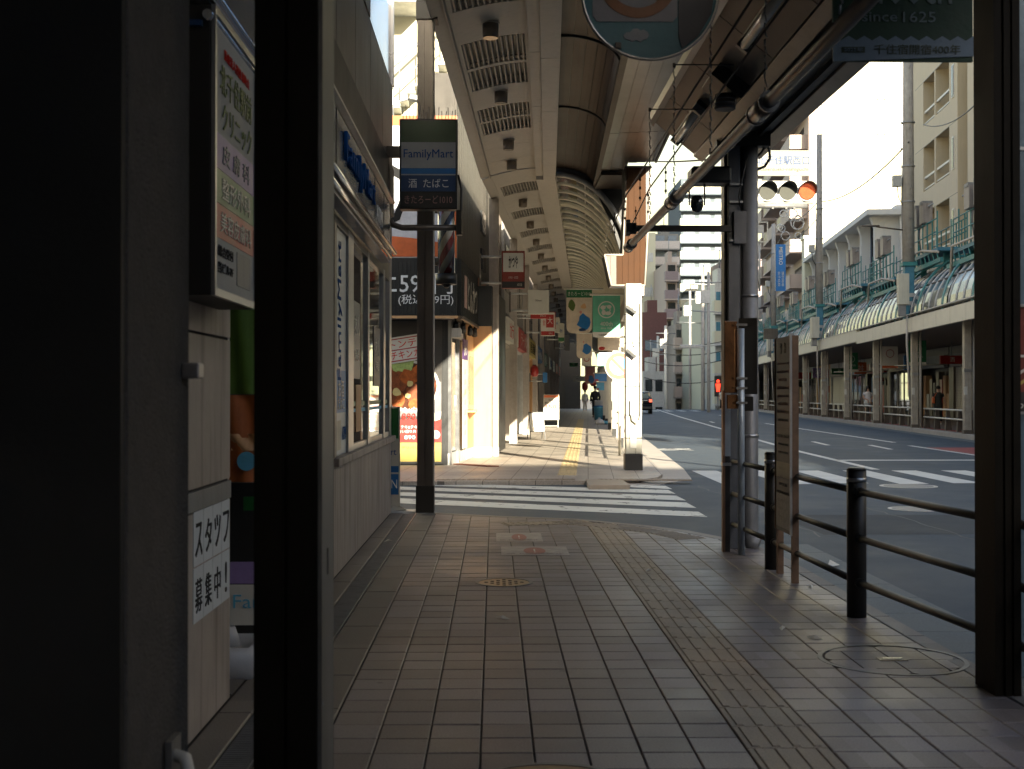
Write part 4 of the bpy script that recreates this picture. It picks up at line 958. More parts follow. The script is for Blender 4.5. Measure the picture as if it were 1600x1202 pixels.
# hood and end wall (world coordinates)
MI = (MID).inverted()
B(MI).prism([(1.98, 5.33), (2.66, 5.33), (2.66, 4.0), (2.49, 4.02), (2.3, 4.62), (2.05, 5.15)], 'y', 24.3, 24.36).obj('dark_end_wall', M_BLACK, arc)
HP = [(2.32, 5.34), (2.78, 5.34), (2.66, 3.24), (2.07, 3.24), (1.955, 3.78), (2.275, 3.78), (2.325, 4.79)]
hood = T('arcade_end_hood', 'orange-brown boarded hood closing the far arcade above its first column', 'hood', (2.4, 22, 3.2))
HM = Matrix.Translation((-2.4, -22, -3.2))
B(HM).prism(HP, 'y', 22.03, 22.6).obj('box', M_BLACK, hood)
def clip(P, xa, xb):
    def cut(P, f, I):
        o = []
        for i in range(len(P)):
            a, c = P[i-1], P[i]
            if f(a) != f(c): o.append(I(a, c))
            if f(c): o.append(c)
        return o
    P = cut(P, lambda p: p[0] >= xa, lambda a, c: (xa, a[1]+(c[1]-a[1])*(xa-a[0])/(c[0]-a[0])))
    return cut(P, lambda p: p[0] <= xb, lambda a, c: (xb, a[1]+(c[1]-a[1])*(xb-a[0])/(c[0]-a[0])))
for k in range(8):
    xa = 1.955+k*.104
    q_ = clip(HP, xa, xa+.1)
    if len(q_) > 2: B(HM).prism(q_, 'y', 22.0, 22.03).obj('board', M_WOODL if k not in (0, 1, 7) else mat('grey_brown_board', (.12, .09, .075), .4), hood)
for a, c in zip(HP, HP[1:]+HP[:1]): B(HM).tube([(a[0], 22.0, a[1]), (c[0], 22.0, c[1])], .018, 6).obj('trim', M_CREAM if a[1] < 4 or c[1] < 4 else M_BROWN, hood)
B(HM).box(1.95, 22.62, 5.3, 2.86, 24.2, 5.36).obj('side_cover', M_WOODB, hood)
fw = [(x+.043*24.4, z+.03) for x, z in VB]
lowr = [((FAR @ Vector((x, 4.4, 0))).x, z) for x, z in ell(-.28, 5.62, 1.22, 3.45, 12)[:7]]
B(MI).prism(fw + [(2.4, 5.36), (2.4, lowr[-1][1]-.02)] + lowr[::-1], 'y', 24.33, 24.39).obj('end_filler', M_GREY, arc)
# ceiling lamps
l0 = TM('ceiling_lamp', 'x', 'lamp', MID, (-.67, 14.6, 5.66), group='round lamps along the arcade ceiling')
B().cyl(0, 0, -.15, 0, .095, 24).obj('drum', mat('lamp_drum', (.22, .18, .14), .35, .2), l0); B().cyl(0, 0, -.165, -.15, .088, 24).obj('glass_cover', mat('lamp_glass', (.3, .26, .2), .2), l0)
B().cyl(0, 0, 0, .012, .11, 24).obj('rim', M_CREAM, l0)
tr = tree_of(l0); l0['label'] = 'round ceiling lamp nearest the camera on the beige arcade ceiling'
for k, y in enumerate((17.9, 21.3, 23.2, 11.3)):
    p = MID @ Vector((-.67, y, 5.66)); copy_tree(tr, p, None, ('round ceiling lamp between the two near pairs of ceiling vents', 'round ceiling lamp just past the second pair of vents', 'round ceiling lamp just before the ceiling bends', 'round ceiling lamp above the view, before the nearest vents')[k])
# far arcade roof
far = TM('arcade_roof', 'long beige vaulted arcade roof with glass side beyond the crossing', 'arcade roof', FAR)
CF = [(-1.54+.88*k/8, 5.57+.15*math.sin(math.pi/2*k/8)) for k in range(9)]
GF = cl_part(-1.46, -.72, CF)
t = 4.25; vy = [5.7+3.6*k for k in range(22)]
def fceil(a, c):
    n = max(1, round((c-a)/1.3))
    for k in range(n): shell(B(), CF, .03, a+(c-a)*k/n+.006, a+(c-a)*(k+1)/n-.006).obj('ceiling_panel', M_CREAM, far)
for k, y in enumerate(vy):
    fceil(t, y); vent(far, y, y+1.15, GF, False)
    for xx in ((-1.54, -1.46), (-.72, -.66)): shell(B(), cl_part(xx[0], xx[1], CF), .03, y, y+1.15).obj('ceiling_margin', M_CREAM, far)
    t = y+1.15
fceil(t, 86)
tr = tree_of(l0)
for k in range(12):
    p = FAR @ Vector((-1.1, 7.75+3.6*k, 5.66)); copy_tree(tr, p, None, 'round ceiling lamp, '+ORD[k]+' beyond the ceiling bend')
B().prism([(-1.72, 5.5), (-1.54, 5.56), (-1.54, 5.66), (-1.74, 5.9)], 'y', 4.25, 86).obj('left_fascia', M_CREAM, far)
for k in range(17):
    t0 = 4.25+k*4.8; B().box(-.66, t0+.004, 5.50, -.28, t0+4.79, 5.62).obj('beam_panel', M_CREAM, far)
B().box(-.67, 4.25, 5.621, -.27, 86, 5.95).obj('main_beam', M_CREAM, far); B().box(-1.74, 4.25, 6.0, -.27, 86, 6.06).obj('roof_sheet', M_GREY, far)
GA = ell(-.28, 5.62, 1.22, 3.45, 12)
M_RIB = mat('pale_vault_rib', (.72, .68, .55), .45, .1, var=.06)
rb = B().tube([(x, 0, z-.03) for x, z in GA], .034, 8).obj('vault_rib', M_RIB, far); rb.location.y = 4.3
for k in range(1, 80):
    o = rb.copy(); COL.objects.link(o); o.location.y = 4.3+k*.95
hb = B(); shell(hb, [(x, z-.03) for x, z in GA], .06, -.08, .08); hb = hb.obj('main_arch', M_RIB, far); hb.location.y = 4.35
mr_ = [hb]
for k in range(1, 22): o = hb.copy(); COL.objects.link(o); o.location.y = 4.35+3.7*k
B().tube([(x, 4.3, z) for x, z in GA], .06, 10).obj('end_arch', M_GREY, far)
for k in range(6):
    seg = GA[2*k:2*k+3]; shell(B(), [(x+.01, z+.045) for x, z in seg], .006, 4.3, 86).obj('glass_strip', glass('arcade_vault_glass', (.42, .40, .33), .12, .1), far)
for (x, z) in GA[3:-1:3]: B().tube([(x, 4.3, z+.02), (x, 86, z+.02)], .02, 6).obj('purlin', M_CREAM, far)
B().box(1.15, 2.6, 3.1, 1.36, 86, 3.47).obj('road_fascia', M_CREAM, far); B().box(-.9, 4.3, 3.1, 1.1, 4.45, 3.1+.0001+.12).obj('tie_beam', M_CREAM, far) if False else None
# columns of the far arcade, road side
c0 = T('arcade_column', 'white panelled first column of the far arcade, at the kerb corner', 'pillar', (2.415, 21.7, 0))
B().box(-.13, -.1, .28, .145, .17, 3.24).obj('shaft', M_CREAMW, c0, bevel=.01)
for z in (.55, .95, 1.45, 2.2, 2.7): B().box(-.132, -.103, z, .147, .172, z+.014).obj('panel_seam', M_BLACK, c0)
B().box(-.145, -.115, 0, .16, .185, .28).obj('dark_base', M_BLACK, c0, bevel=.006)
plate(c0, 'notice', mat('faded_pink_notice', (.75, .66, .62), .6, var=.1), -.10, 1.52, .11, 1.98, -.1); plate(c0, 'notice', M_SW, -.06, .38, .05, .74, -.1, .02)
B().box(-.06, -.16, .95, .045, -.1, 1.22).obj('meter_box', M_SW, c0, bevel=.006)
B().tube([(-.03, -.14, .95), (-.02, -.15, .87), (.04, -.15, .82), (.1, -.14, .86), (.125, -.13, .95), (.125, -.13, 2.9)], .02, 8).obj('conduit', M_CREAMW, c0)
B().box(.0, -.14, 2.15, .03, -.1, 3.1).obj('trunking', M_LGREY, c0); B().box(.036, -.104, .28, .042, -.1, 3.2).obj('panel_seam', M_BLACK, c0)
for z, rr in ((2.78, 35), (2.02, 40)):
    B(Matrix.Translation((-.05, -.18, z)) @ Matrix.Rotation(R(rr), 4, 'Y')).box(-.1, -.03, -.025, .1, .03, .025).obj('spot_camera', M_BLACK, c0); B().box(-.07, -.17, z-.02, -.03, -.1, z+.02).obj('camera_arm', M_BLACK, c0)
for k in range(8):
    tt = 10.9+8.0*k; p = FAR @ Vector((1.2, tt, 0))
    c1 = T('arcade_column', ORD[k+1]+' column of the far arcade on the kerb side, beyond the white corner column', 'pillar', p, -math.atan(.075), 'kerb-side columns of the far arcade')
    if k == 0:
        s1 = B().box(-.09, -.09, 0, .09, .09, 3.1).obj('shaft', M_CREAMW, c1, bevel=.006); s2 = B().box(-.1, -.1, 0, .1, .1, .25).obj('dark_base', M_BLACK, c1); s3 = B().box(-.12, -.12, 1.1, .02, -.09, 1.7).obj('junction_box', M_CREAMW, c1)
    else:
        for s_ in (s1, s2, s3): o = s_.copy(); COL.objects.link(o); o.parent = c1
for k in range(9):
    tt = 6.6+7.0*k; p = FAR @ Vector((-1.66, tt, 0))
    c1 = T('arcade_column', ORD[k]+' column of the far arcade on the shop side', 'pillar', p, -math.atan(.075), 'shop-side columns of the far arcade')
    if k == 0:
        s1 = B().prism([(-.1, .1), (-.1, -.1), (-.035, -.1), (-.035, -.085), (-.025, -.085), (-.025, -.1), (.03, -.1), (.03, -.085), (.04, -.085), (.04, -.1), (.1, -.1), (.1, .1)], 'z', 0, 5.5).obj('shaft', mat('taupe_column', (.40, .35, .30), .45, .15, grime=.2), c1)
        s2 = B().box(-.105, -.105, 0, .105, .105, .18).obj('grey_base', M_LGREY, c1)
    else:
        for s_ in (s1, s2): o = s_.copy(); COL.objects.link(o); o.parent = c1
# low fence between the kerb-side columns
for k in range(9):
    tt = 4.2+8*k+(0 if k else .3); p = FAR @ Vector((1.24, tt, 0))
    f1 = T('kerb_fence', ORD[k]+' section of low pale fence along the far arcade kerb', 'fence', p, -math.atan(.075), 'low fences along the far arcade kerb')
    if k == 0:
        sv = [B().box(-.03, y-.03, 0, .03, y+.03, .8).obj('post', M_CREAM, f1) for y in (0, 1.9, 3.8, 5.7)] + [B().tube([(0, 0, z), (0, 5.7, z)], .022, 8).obj('rail', M_CREAM, f1) for z in (.78, .45)]
    else:
        for s_ in sv: o = s_.copy(); COL.objects.link(o); o.parent = f1
# ---------------- restaurant at the far corner ----------------
rs = T('restaurant', 'black-fronted takeaway restaurant at the far corner, tan side wall', 'shop', (-.86, 23.2, 0))
RM = Matrix.Translation((.86, -23.2, 0)); RF = RM @ FAR
M_COR = mat('black_corrugated', (.022, .024, .022), .5, .2); M_DCL = mat('dark_upper_cladding', (.07, .062, .052), .5, .2, grime=.4)
B(RM).prism([(-9, 23.2), (-.86, 23.2), (-.6, 25.2), (-.45, 26.3), (-.05, 26.3), (.28, 30.6), (-9, 31)], 'z', 0, 3.6).obj('ground_floor', M_BLACK, rs)
def wallseg(a, c, z0, z1, m, name, t_=.02, par=rs, M=RM):
    a, c = Vector(a), Vector(c); n = Vector(((c-a).y, -(c-a).x)).normalized()
    if n.x+.0 < 0 and abs(n.x) > abs(n.y): n = -n
    if abs(n.y) >= abs(n.x) and n.y > 0: n = -n
    P = [(a.x, a.y), (c.x, c.y), (c.x+n.x*t_, c.y+n.y*t_), (a.x+n.x*t_, a.y+n.y*t_)]
    return B(M).prism(P, 'z', z0, z1).obj(name, m, par)
wallseg((-.448, 26.3), (-.05, 26.3), .22, 2.75, M_TAN, 'tan_wall'); wallseg((-.448, 26.3), (-.05, 26.3), 0, .215, M_LGREY, 'grey_plinth', .03)
wallseg((-.58, 25.3), (-.45, 26.28), .22, 2.75, M_TAN, 'tan_wall'); wallseg((-.58, 25.3), (-.45, 26.28), 0, .215, M_LGREY, 'grey_plinth', .03)
wallseg((-.57, 25.4), (-.47, 26.1), 1.0, 2.2, M_ALU, 'window_frame', .05); wallseg((-.56, 25.5), (-.48, 26.0), 1.1, 2.1, M_DGLASS, 'window_pane', .056)
B(RM).box(-.6, 25.3, .95, -.36, 26.2, .99).obj('window_sill', M_TAN, rs)
wallseg((-.85, 23.3), (-.74, 24.2), .25, 2.3, M_DGLASS, 'glass_door', .03); wallseg((-.855, 23.22), (-.845, 23.34), 0, 2.7, M_ALU, 'door_frame', .06); wallseg((-.74, 24.15), (-.725, 24.3), 0, 2.7, M_ALU, 'door_frame', .06)
wallseg((-.86, 23.2), (-.6, 25.2), 0, .22, M_LGREY, 'grey_plinth', .03); B(RM).box(-.86, 23.25, 2.38, -.62, 25.0, 2.55).obj('door_gear_box', M_LGREY, rs)
B(RM).box(-.75, 23.35, 1.0, -.70, 23.4, 1.3).obj('door_handle', M_ALU, rs)
# cloth banner in purple and white beside the door
t = T('cloth_banner', 'white hanging cloth with purple top beside the restaurant door', 'banner', (-.62, 24.75, .25))
BM = Matrix.Rotation(R(84), 4, 'Z')
B(BM).box(-.35, -.05, .0, .35, -.04, 1.75).obj('white_cloth', M_SW, t); B(BM).box(-.35, -.056, 1.75, .35, -.04, 2.15).obj('purple_cloth', mat('deep_purple', (.08, .03, .14), .6), t)
o = text('かつ', t, M_SW, 0, 1.93, .4, .2, y=-.058); o.data.transform(BM)
b = B(BM)
for k in range(7): z = .25+.2*k; b.prism([(-.2, z), (.1+.03*(k % 3), z+.02), (.12, z+.12), (-.16, z+.1)], 'y', -.0535, -.051)
b.obj('tan_print', mat('faded_tan_print', (.62, .5, .36), .6), t, kind='stuff')
t = T('door_mat', 'brown-red mat wedge lying outside the restaurant door', 'mat', (-.25, 23.0, .0))
B().prism([(-.52, .42), (-.36, .42), (.34, -.3), (.12, -.36)], 'z', .001, .02).obj('mat', mat('red_brown_mat', (.20, .07, .04), .8), t)
# fascia, soffit and spot lamps
B(RM).box(-9, 22.72, 2.74, -.68, 23.4, 3.8).obj('front_fascia', M_COR, rs)
for k in range(44): B(RM).box(-3.9+k*.073, 22.705, 2.76, -3.86+k*.073, 22.72, 3.79).obj('corrugation', M_COR, rs)
B(RF).box(-2.6, 2.8, 2.76, -1.98, 8.75, 3.8).obj('side_fascia', M_COR, rs)
for k in range(30): B(RF).box(-1.98, 2.9+k*.11, 2.78, -1.968, 2.96+k*.11, 3.79).obj('corrugation', M_COR, rs)
B(RF).box(-1.98, 6.2, 2.74, -1.955, 8.7, 3.78).obj('orange_panel', mat('rust_orange_panel', (.26, .10, .045), .5), rs)
B(RM).box(-9, 22.68, 2.70, -.66, 22.74, 2.745).obj('fascia_lip', M_TAN, rs); B(RF).box(-2.0, 2.75, 2.70, -1.94, 8.75, 2.755).obj('fascia_lip', M_BROWN, rs)
B(RM).box(-9, 22.75, 2.71, -.75, 23.2, 2.735).obj('soffit', M_CREAM, rs)
def ftext(s, m, s_, tc, zc, w_, h_, par, M, name='lettering', bold=0, face=1):
    o = text(s, par, m, 0, 0, w_, h_, y=0, name=name, bold=bold)
    o.data.transform(M @ Matrix.Translation((s_, tc, zc)) @ Matrix.Rotation(face*math.pi/2, 4, 'Z')); return o
ftext('とんかつ', M_SW, -1.962, 4.9, 3.25, 2.0, .62, rs, RF); ftext('弁当', M_TXTK, -1.952, 7.4, 3.25, 1.6, .6, rs, RF)
B(RF).box(-1.966, 3.25, 2.95, -1.955, 3.7, 3.55).obj('portrait_print', mat('fascia_print', (.5, .32, .28), .5, var=.4, sc=9), rs)
o = text('丼', rs, M_TXTW, 0, 0, .5, .56, y=0); o.location = (-2.02+.86, 22.70-23.2, 3.28)
for ch, xx in (('カ', -3.2), ('ツ', -2.72)): o = text(ch, rs, M_TXTW, 0, 0, .42, .48, y=0); o.location = (xx+.86, 22.70-23.2, 3.28)
o = text('590円', rs, M_TXTW, 0, 0, .96, .38, y=0, bold=.004); o.location = (-1.235+.86, 22.70-23.2, 3.33)
o = text('(税込649円)', rs, M_TXTW, 0, 0, 1.0, .2, y=0); o.location = (-1.24+.86, 22.70-23.2, 3.03)
t = T('rooftop_sign', 'white, black and orange brush-lettered sign standing above the black fascia', 'sign', (-1.9, 22.8, 3.81))
B().box(-1.6, 0, 0, 1.22, .25, 2.6).obj('box', mat('sign_pale_grey', (.52, .53, .56), .4), t)
P = [(-1.6, .02)]+[(1.22, .02), (1.22, .22)]+[(1.22-2.82*k/10, .22+.18*math.sin(k*.31)) for k in range(1, 11)]; B().prism(P, 'y', -.01, -.002).obj('orange_foot', M_ORANGE, t)
B().box(-1.6, -.01, 2.42, 1.22, -.002, 2.6).obj('orange_head', M_ORANGE, t); B().box(1.0, -.012, .0, 1.22, -.0105, 2.6).obj('orange_edge', M_ORANGE, t)
text('か', t, M_TXTK, -1.1, 1.3, 1.0, 1.3, y=-.012, bold=.01); text('つ', t, M_TXTK, -.1, 1.1, .9, 1.2, y=-.012, bold=.01); text('や', t, M_TXTK, .62, 1.45, .7, 1.2, y=-.012, bold=.01)
for k, (x, y) in enumerate(((-.72, 23.4), (-.6, 24.1), (-.48, 25.0), (-.4, 25.6))):
    t = T('spot_lamp', 'black spot lamp under the restaurant fascia, '+ORD[k]+' from the corner', 'lamp', (x, y, 2.62))
    b = B(Matrix.Rotation(R(35), 4, 'X')); b.cyl(0, 0, -.12, .05, .06, 12, .045); b.obj('head', M_BLACK, t); B().box(-.015, -.015, .03, .015, .015, .14).obj('stem', M_BLACK, t)
# food poster
t = T('food_poster', 'large food poster with bowl of fried cutlets left of the brown steel column', 'poster', (-1.58, 23.19, .05))
B().box(-.66, -.03, 0, .62, 0, 2.62).obj('board', mat('poster_dark', (.05, .045, .04), .35), t)
fr_(t, -.66, .0, .62, 2.62, .03, -.0, .04, M_BLACK)
plate(t, 'grey_field', mat('poster_grey', (.20, .19, .19), .4), -.64, .86, .60, 1.5, -.03, .002)
plate(t, 'yellow_band', M_YEL, -.64, .02, .60, .37, -.03, .002); plate(t, 'red_band', M_RED, -.64, .372, .60, .80, -.03, .002)
b = B(); b.prism([(.02+.55*math.cos(a*.209), 1.42+.48*math.sin(a*.209)) for a in range(30)], 'y', -.035, -.0325); b.obj('bowl_rim', M_SW, t)
b = B(); b.prism([(.02+.50*math.cos(a*.209), 1.42+.43*math.sin(a*.209)) for a in range(30)], 'y', -.0375, -.0352); b.obj('dark_sauce', mat('print_sauce', (.09, .025, .01), .3), t)
random.seed(11); MF = [mat('print_fried_orange', (.40, .10, .02), .35, var=.5, sc=14), mat('print_fried_brown', (.22, .06, .02), .35, var=.5, sc=14), mat('print_cabbage', (.35, .45, .14), .4, var=.3, sc=20), mat('print_garlic', (.62, .5, .2), .4)]
def blob(cx, cz, r, y, m, nm, sq=1.0):
    ph = [random.uniform(.8, 1.15) for _ in range(12)]
    B().prism([(cx+r*ph[k]*math.cos(k*.5236), cz+r*sq*ph[k]*math.sin(k*.5236)) for k in range(12)], 'y', y-.0012, y).obj(nm, m, t)
for k, (x, z, r, m) in enumerate(((-.35, 1.78, .2, 1), (-.1, 1.82, .22, 2), (-.42, 1.45, .17, 0), (-.2, 1.5, .19, 1), (.0, 1.58, .16, 0), (.2, 1.66, .18, 0), (.1, 1.3, .17, 1), (-.2, 1.15, .15, 0), (.35, 1.4, .16, 0), (-.35, 1.2, .12, 1), (.38, 1.6, .1, 1), (.02, 1.46, .06, 3), (-.22, 1.3, .08, 3), (-.02, 1.24, .05, 3), (.1, 1.08, .1, 0))):
    blob(x, z, r, -.038-k*.0013, MF[m], 'fried_piece' if m < 2 else 'garnish')
blob(-.42, .66, .15, -.035, MF[2], 'garnish'); blob(-.4, .56, .15, -.037, MF[1], 'fried_piece', .6)
RT = R(9)
b = B(Matrix.Translation((.0, 0, 2.12)) @ Matrix.Rotation(-RT, 4, 'Y'))
b.box(-.42, -.064, -.24, .44, -.060, .24); b.obj('stamp_white', M_SW, t)
b = B(Matrix.Translation((.0, 0, 2.12)) @ Matrix.Rotation(-RT, 4, 'Y')); b.box(-.39, -.068, -.21, .41, -.065, .21); b.obj('stamp_red', M_RED, t)
b = B(Matrix.Translation((.0, 0, 2.12)) @ Matrix.Rotation(-RT, 4, 'Y')); b.box(-.37, -.072, .01, .39, -.069, .19); b.obj('stamp_field', M_SW, t); b = B(Matrix.Translation((.0, 0, 2.12)) @ Matrix.Rotation(-RT, 4, 'Y')); b.box(-.37, -.072, -.19, .39, -.069, -.01); b.obj('stamp_field', M_SW, t)
text('トンテキ', t, M_TXTR, -.01, 2.22, .68, .14, y=-.074, rot=RT, bold=.004); text('チキンカツ', t, M_TXTR, .01, 2.02, .68, .14, y=-.074, rot=RT, bold=.004)
text('とチキンカツ', t, M_TXTW, -.1, .98, .8, .11, y=-.055); text('盛り丼', t, M_TXTW, -.32, .86, .34, .1, y=-.055); text('890', t, M_TXTR, .0, .86, .26, .11, y=-.055)
text('トンテキ&チキン', t, M_TXTW, -.02, .66, .5, .06, y=-.04); text('合い盛り弁当', t, M_TXTW, -.0, .58, .4, .06, y=-.04); text('890', t, M_TXTW, .02, .47, .2, .07, y=-.04)
text('お弁当・デリバリー', t, M_TXTR, -.1, .28, .7, .05, y=-.036); text('便利!', t, M_TXTK, -.38, .2, .22, .06, y=-.036)
b = B(); disc(b, .5, .52, .08, -.037, -.033); b.obj('white_spot', M_SW, t); B().prism([(.38, .74), (.58, .80), (.60, .95), (.40, .9)], 'y', -.038, -.033).obj('bag_print', M_CREAMW, t)
# upper dark cladding over the restaurant side, and the sunlit wall behind
ub = T('dark_upper_building', 'dark vertically clad upper storeys above the restaurant side', 'building', (-.9, 24, 3.8))
UM = Matrix.Translation((.9, -24, -3.8))
B(UM @ FAR).box(-2.75, 4.2, 3.85, -2.25, 14, 7.6).obj('wall', M_DCL, ub)
for k in range(26): B(UM @ FAR).box(-2.25, 4.25+k*.375, 3.86, -2.215, 4.59+k*.375, 7.6).obj('cladding_panel', M_DCL, ub)
for z in (4.3, 5.2): B(UM @ FAR).box(-2.22, 9.6, z, -2.16, 10.6, z+.5).obj('window', M_DGLASS, ub)
for k in range(3): B(UM @ FAR).box(-2.05, 11.0+k*1.1, 3.9, -1.97, 11.25+k*1.1, 7).obj('fin', M_BROWN, ub)
wb = T('sunlit_building', 'tall cream building with outside stair, glimpsed at the upper left', 'building', (-6, 29, 0))
WM = Matrix.Translation((6, -29, 0)); M_LW = mat('sunlit_cream_wall', (.62, .58, .43), .7, var=.04, bump=.05)
B(WM).box(-20, 30, 0, -.9, 42, 24).obj('wall', M_LW, wb)
for f_ in range(3):
    za = 4.2+f_*2.9; xa, xb = -3.4, -1.05
    b = B(WM)
    for k in range(14):
        x = xa+(xb-xa)*k/13; z = za+2.2*k/13
        b.box(x-.1, 29.3, z-.06, x+.1, 29.98, z)
    b.obj('stair_flight', M_LGREY, wb)
    for yy in (29.3,):
        B(WM).tube([(xa, yy, za+.95), (xb, yy, za+3.15)], .035, 8).obj('handrail', M_STEEL, wb); B(WM).tube([(xa, yy, za+.45), (xb, yy, za+2.65)], .02, 8).obj('mid_rail', M_STEEL, wb)
        for k in range(5): x = xa+(xb-xa)*k/4; B(WM).tube([(x, yy, za+2.2*k/4), (x, yy, za+.95+2.2*k/4)], .02, 6).obj('baluster', M_STEEL, wb)
B(WM).box(-4, 28.8, 10.4, -1.8, 29.98, 10.65).obj('landing', M_LGREY, wb)
fl = T('flood_lamp', 'small floodlight on an arm above the projecting store sign', 'lamp', (-1.75, 22.9, 6.62))
B().tube([(-.1, 0, -.2), (-.12, 0, .05), (.25, 0, .13)], .018, 8).obj('arm', M_STEEL, fl); B(Matrix.Translation((.36, 0, .12)) @ Matrix.Rotation(R(10), 4, 'Y')).box(-.16, -.12, -.05, .16, .12, .04).obj('head', M_STEEL, fl, bevel=.01)
b = B(); disc(b, -.12, .07, .08, -.03, .03, 14); b.obj('small_dish', M_STEEL, fl); B().box(-.22, -.06, -.35, -.02, .06, -.2).obj('driver_box', M_LGREY, fl)
t = T('overhead_wires', 'pair of thin overhead wires crossing the bright gap at the top left', 'wire', (-3, 20, 8))
for dz in (0, .2): B().tube([(-2.5, 0, -.8+dz), (0, 0, -.0+dz), (2.6, 0, .95+dz)], .012, 5).obj('wire', M_BLACK, t)

# ---------------- row of shops along the far arcade ----------------
M_SHUT = mat('pale_shutter', (.55, .52, .46), .5, .2, var=.06, grime=.15)
def shopfront(t0, t1, s_, lab, wall, sign, txt, tm, kind, z1=3.0):
    o = TM('shopfront', lab, 'shop', FAR, (s_, t0, 0)); W_ = t1-t0
    L = B
    L().box(-5, 0, 0, -.62, W_, 3.6).obj('rear_volume', M_BLACK, o)
    L().box(-.6, 0, 0, 0, .28, 3.3).obj('side_pier', wall, o); L().box(-.6, W_-.28, 0, 0, W_, 3.3).obj('side_pier', wall, o)
    L().box(-.6, .285, 2.62, -.02, W_-.285, 3.3).obj('head_wall', wall, o)
    if kind == 'shutter':
        for k in range(21): L().box(-.12, .29, .03+k*.122, -.09, W_-.29, .145+k*.122).obj('shutter_slat', M_SHUT, o)
    elif kind == 'glass':
        for k in range(3):
            a = .3+(W_-.6)*k/3; L().box(-.3, a+.03, .1, -.29, a+(W_-.6)/3-.03, 2.5).obj('pane', M_GLASS, o); L().box(-.32, a-.03, 0, -.26, a+.03, 2.6).obj('mullion', M_ALU, o)
        L().box(-.58, .3, .9, -.55, W_-.3, 2.2).obj('display', mat('display_'+sign.name, (.35, .28, .2), .6, var=.8, sc=5), o)
    else:
        for k in range(6): L().box(-.5+.02*k, .4+k*(W_-.9)/6, .1, -.3, .4+(k+.8)*(W_-.9)/6, random.uniform(.7, 1.9)).obj('display_stand', random.choice((M_TAN, M_RED, M_SW, M_YEL, M_GREEN, M_CREAM)), o)
    L().box(-.1, .15, 2.66, .14, W_-.15, 3.26).obj('sign_box', sign, o)
    if txt:
        q = text(txt, o, tm, 0, 0, (W_-.5)*.7, .38, y=0); q.data.transform(Matrix.Translation((.145, W_/2, 2.96)) @ Matrix.Rotation(math.pi/2, 4, 'Z'))
    return o
LS = [(7.0, 10.6, 'blank pale shuttered front with pink sign beyond the first brown column', M_CREAMW, M_PINK, '薬', M_SW, 'shutter'),
      (10.9, 15.9, 'shopfront with open display beside the sandwich board', M_CREAM, M_SW, 'カラオケ', M_TXTR, 'open'),
      (16.1, 21.8, 'glazed shopfront with red sign box in the far arcade', M_LGREY, M_RED, 'ラーメン', M_SW, 'glass'),
      (22, 28.5, 'open shopfront behind the yellow-topped price board', M_TAN, M_YEL, '居酒屋', M_TXTK, 'open'),
      (28.8, 35.5, 'shuttered shopfront with blue sign box in the far arcade', M_CREAM, M_BLUE, '不動産', M_SW, 'shutter'),
      (35.8, 44, 'glazed shopfront with green sign box in the far arcade', M_CREAMW, M_GREEN, '薬局', M_SW, 'glass'),
      (44.3, 56, 'open shopfront with white sign box deep in the far arcade', M_LGREY, M_SW, '銀行', M_TXTB, 'open'),
      (56.3, 70, 'last shuttered shopfront, deepest in the far arcade', M_CREAM, M_ORANGE, '書店', M_SW, 'shutter')]
random.seed(5)
for k, a in enumerate(LS): shopfront(a[0], a[1], -1.78 if k else -1.88, *a[2:])
for k, (t0, t1, h, m, lab) in enumerate(((14.2, 28, 8.5, M_CONC, 'grey upper storeys above the first far arcade shops'), (28.2, 46, 11, M_BEIGE, 'beige upper storeys above the middle far arcade shops'), (46.2, 86, 14, M_CONC, 'tall grey upper storeys above the deepest far arcade shops'))):
    o = TM('upper_storeys', lab, 'building', FAR, (-1.95, t0, 3.61)); B().box(-8, 0, 0, 0, t1-t0, h).obj('wall', m, o)
    for i in range(int((t1-t0)/2.4)):
        for j in range(3): B().box(-.02, .5+i*2.4, .6+j*2.7, .02, 1.9+i*2.4, 1.9+j*2.7).obj('window', M_DGLASS, o)
# projecting signs of the far arcade
def psign(px0, py0, px1, py1, Y, lab, m, txts, arm=True, th=.12):
    a, c = PY(px0, py0, Y), PY(px1, py1, Y); w_, h_ = (c.x-a.x)/2, (a.z-c.z)/2
    o = T('projecting_sign', lab, 'sign', ((a.x+c.x)/2, Y, (a.z+c.z)/2))
    B().box(-w_, 0, -h_, w_, th, h_).obj('box', m, o, bevel=.01)
    for (s_, tm, x, z, fw, fh) in txts:
        if s_ is None: plate(o, 'face_panel', tm, -w_*fw+x*w_, (z-fh)*h_, w_*fw+x*w_, (z+fh)*h_, -.001)
        else: text(s_, o, tm, x*w_, z*h_, fw*w_*2, fh*h_*2, y=-.006, bold=.02 if s_ == 'かつや' else 0)
    if arm:
        B().tube([(-w_-.45, .06, -h_*.7), (-w_, .06, -h_*.7)], .025, 8).obj('lower_arm', M_LGREY, o); B().tube([(-w_-.45, .06, h_*.7), (-w_, .06, h_*.7)], .025, 8).obj('upper_arm', M_LGREY, o)
        B().box(-w_-.47, 0, -h_*.85, -w_-.43, .12, h_*.85).obj('arm_plate', M_BROWN, o)
    return o
M_PSR = mat('cutlet_sign_red', (.22, .035, .02), .4)
psign(784, 392, 820, 451, 26.2, 'dark red takeaway sign with brush lettering projecting from the first brown column', M_PSR,
      [(None, M_SW, 0, .38, .88, .5), ('かつや', M_TXTK, 0, .4, .40, .34), ('お弁当・お惣菜', M_SW, 0, -.42, .42, .07), (None, M_BLACK, 0, -.8, .98, .17), ('1010', M_SW, .55, -.8, .2, .07)])
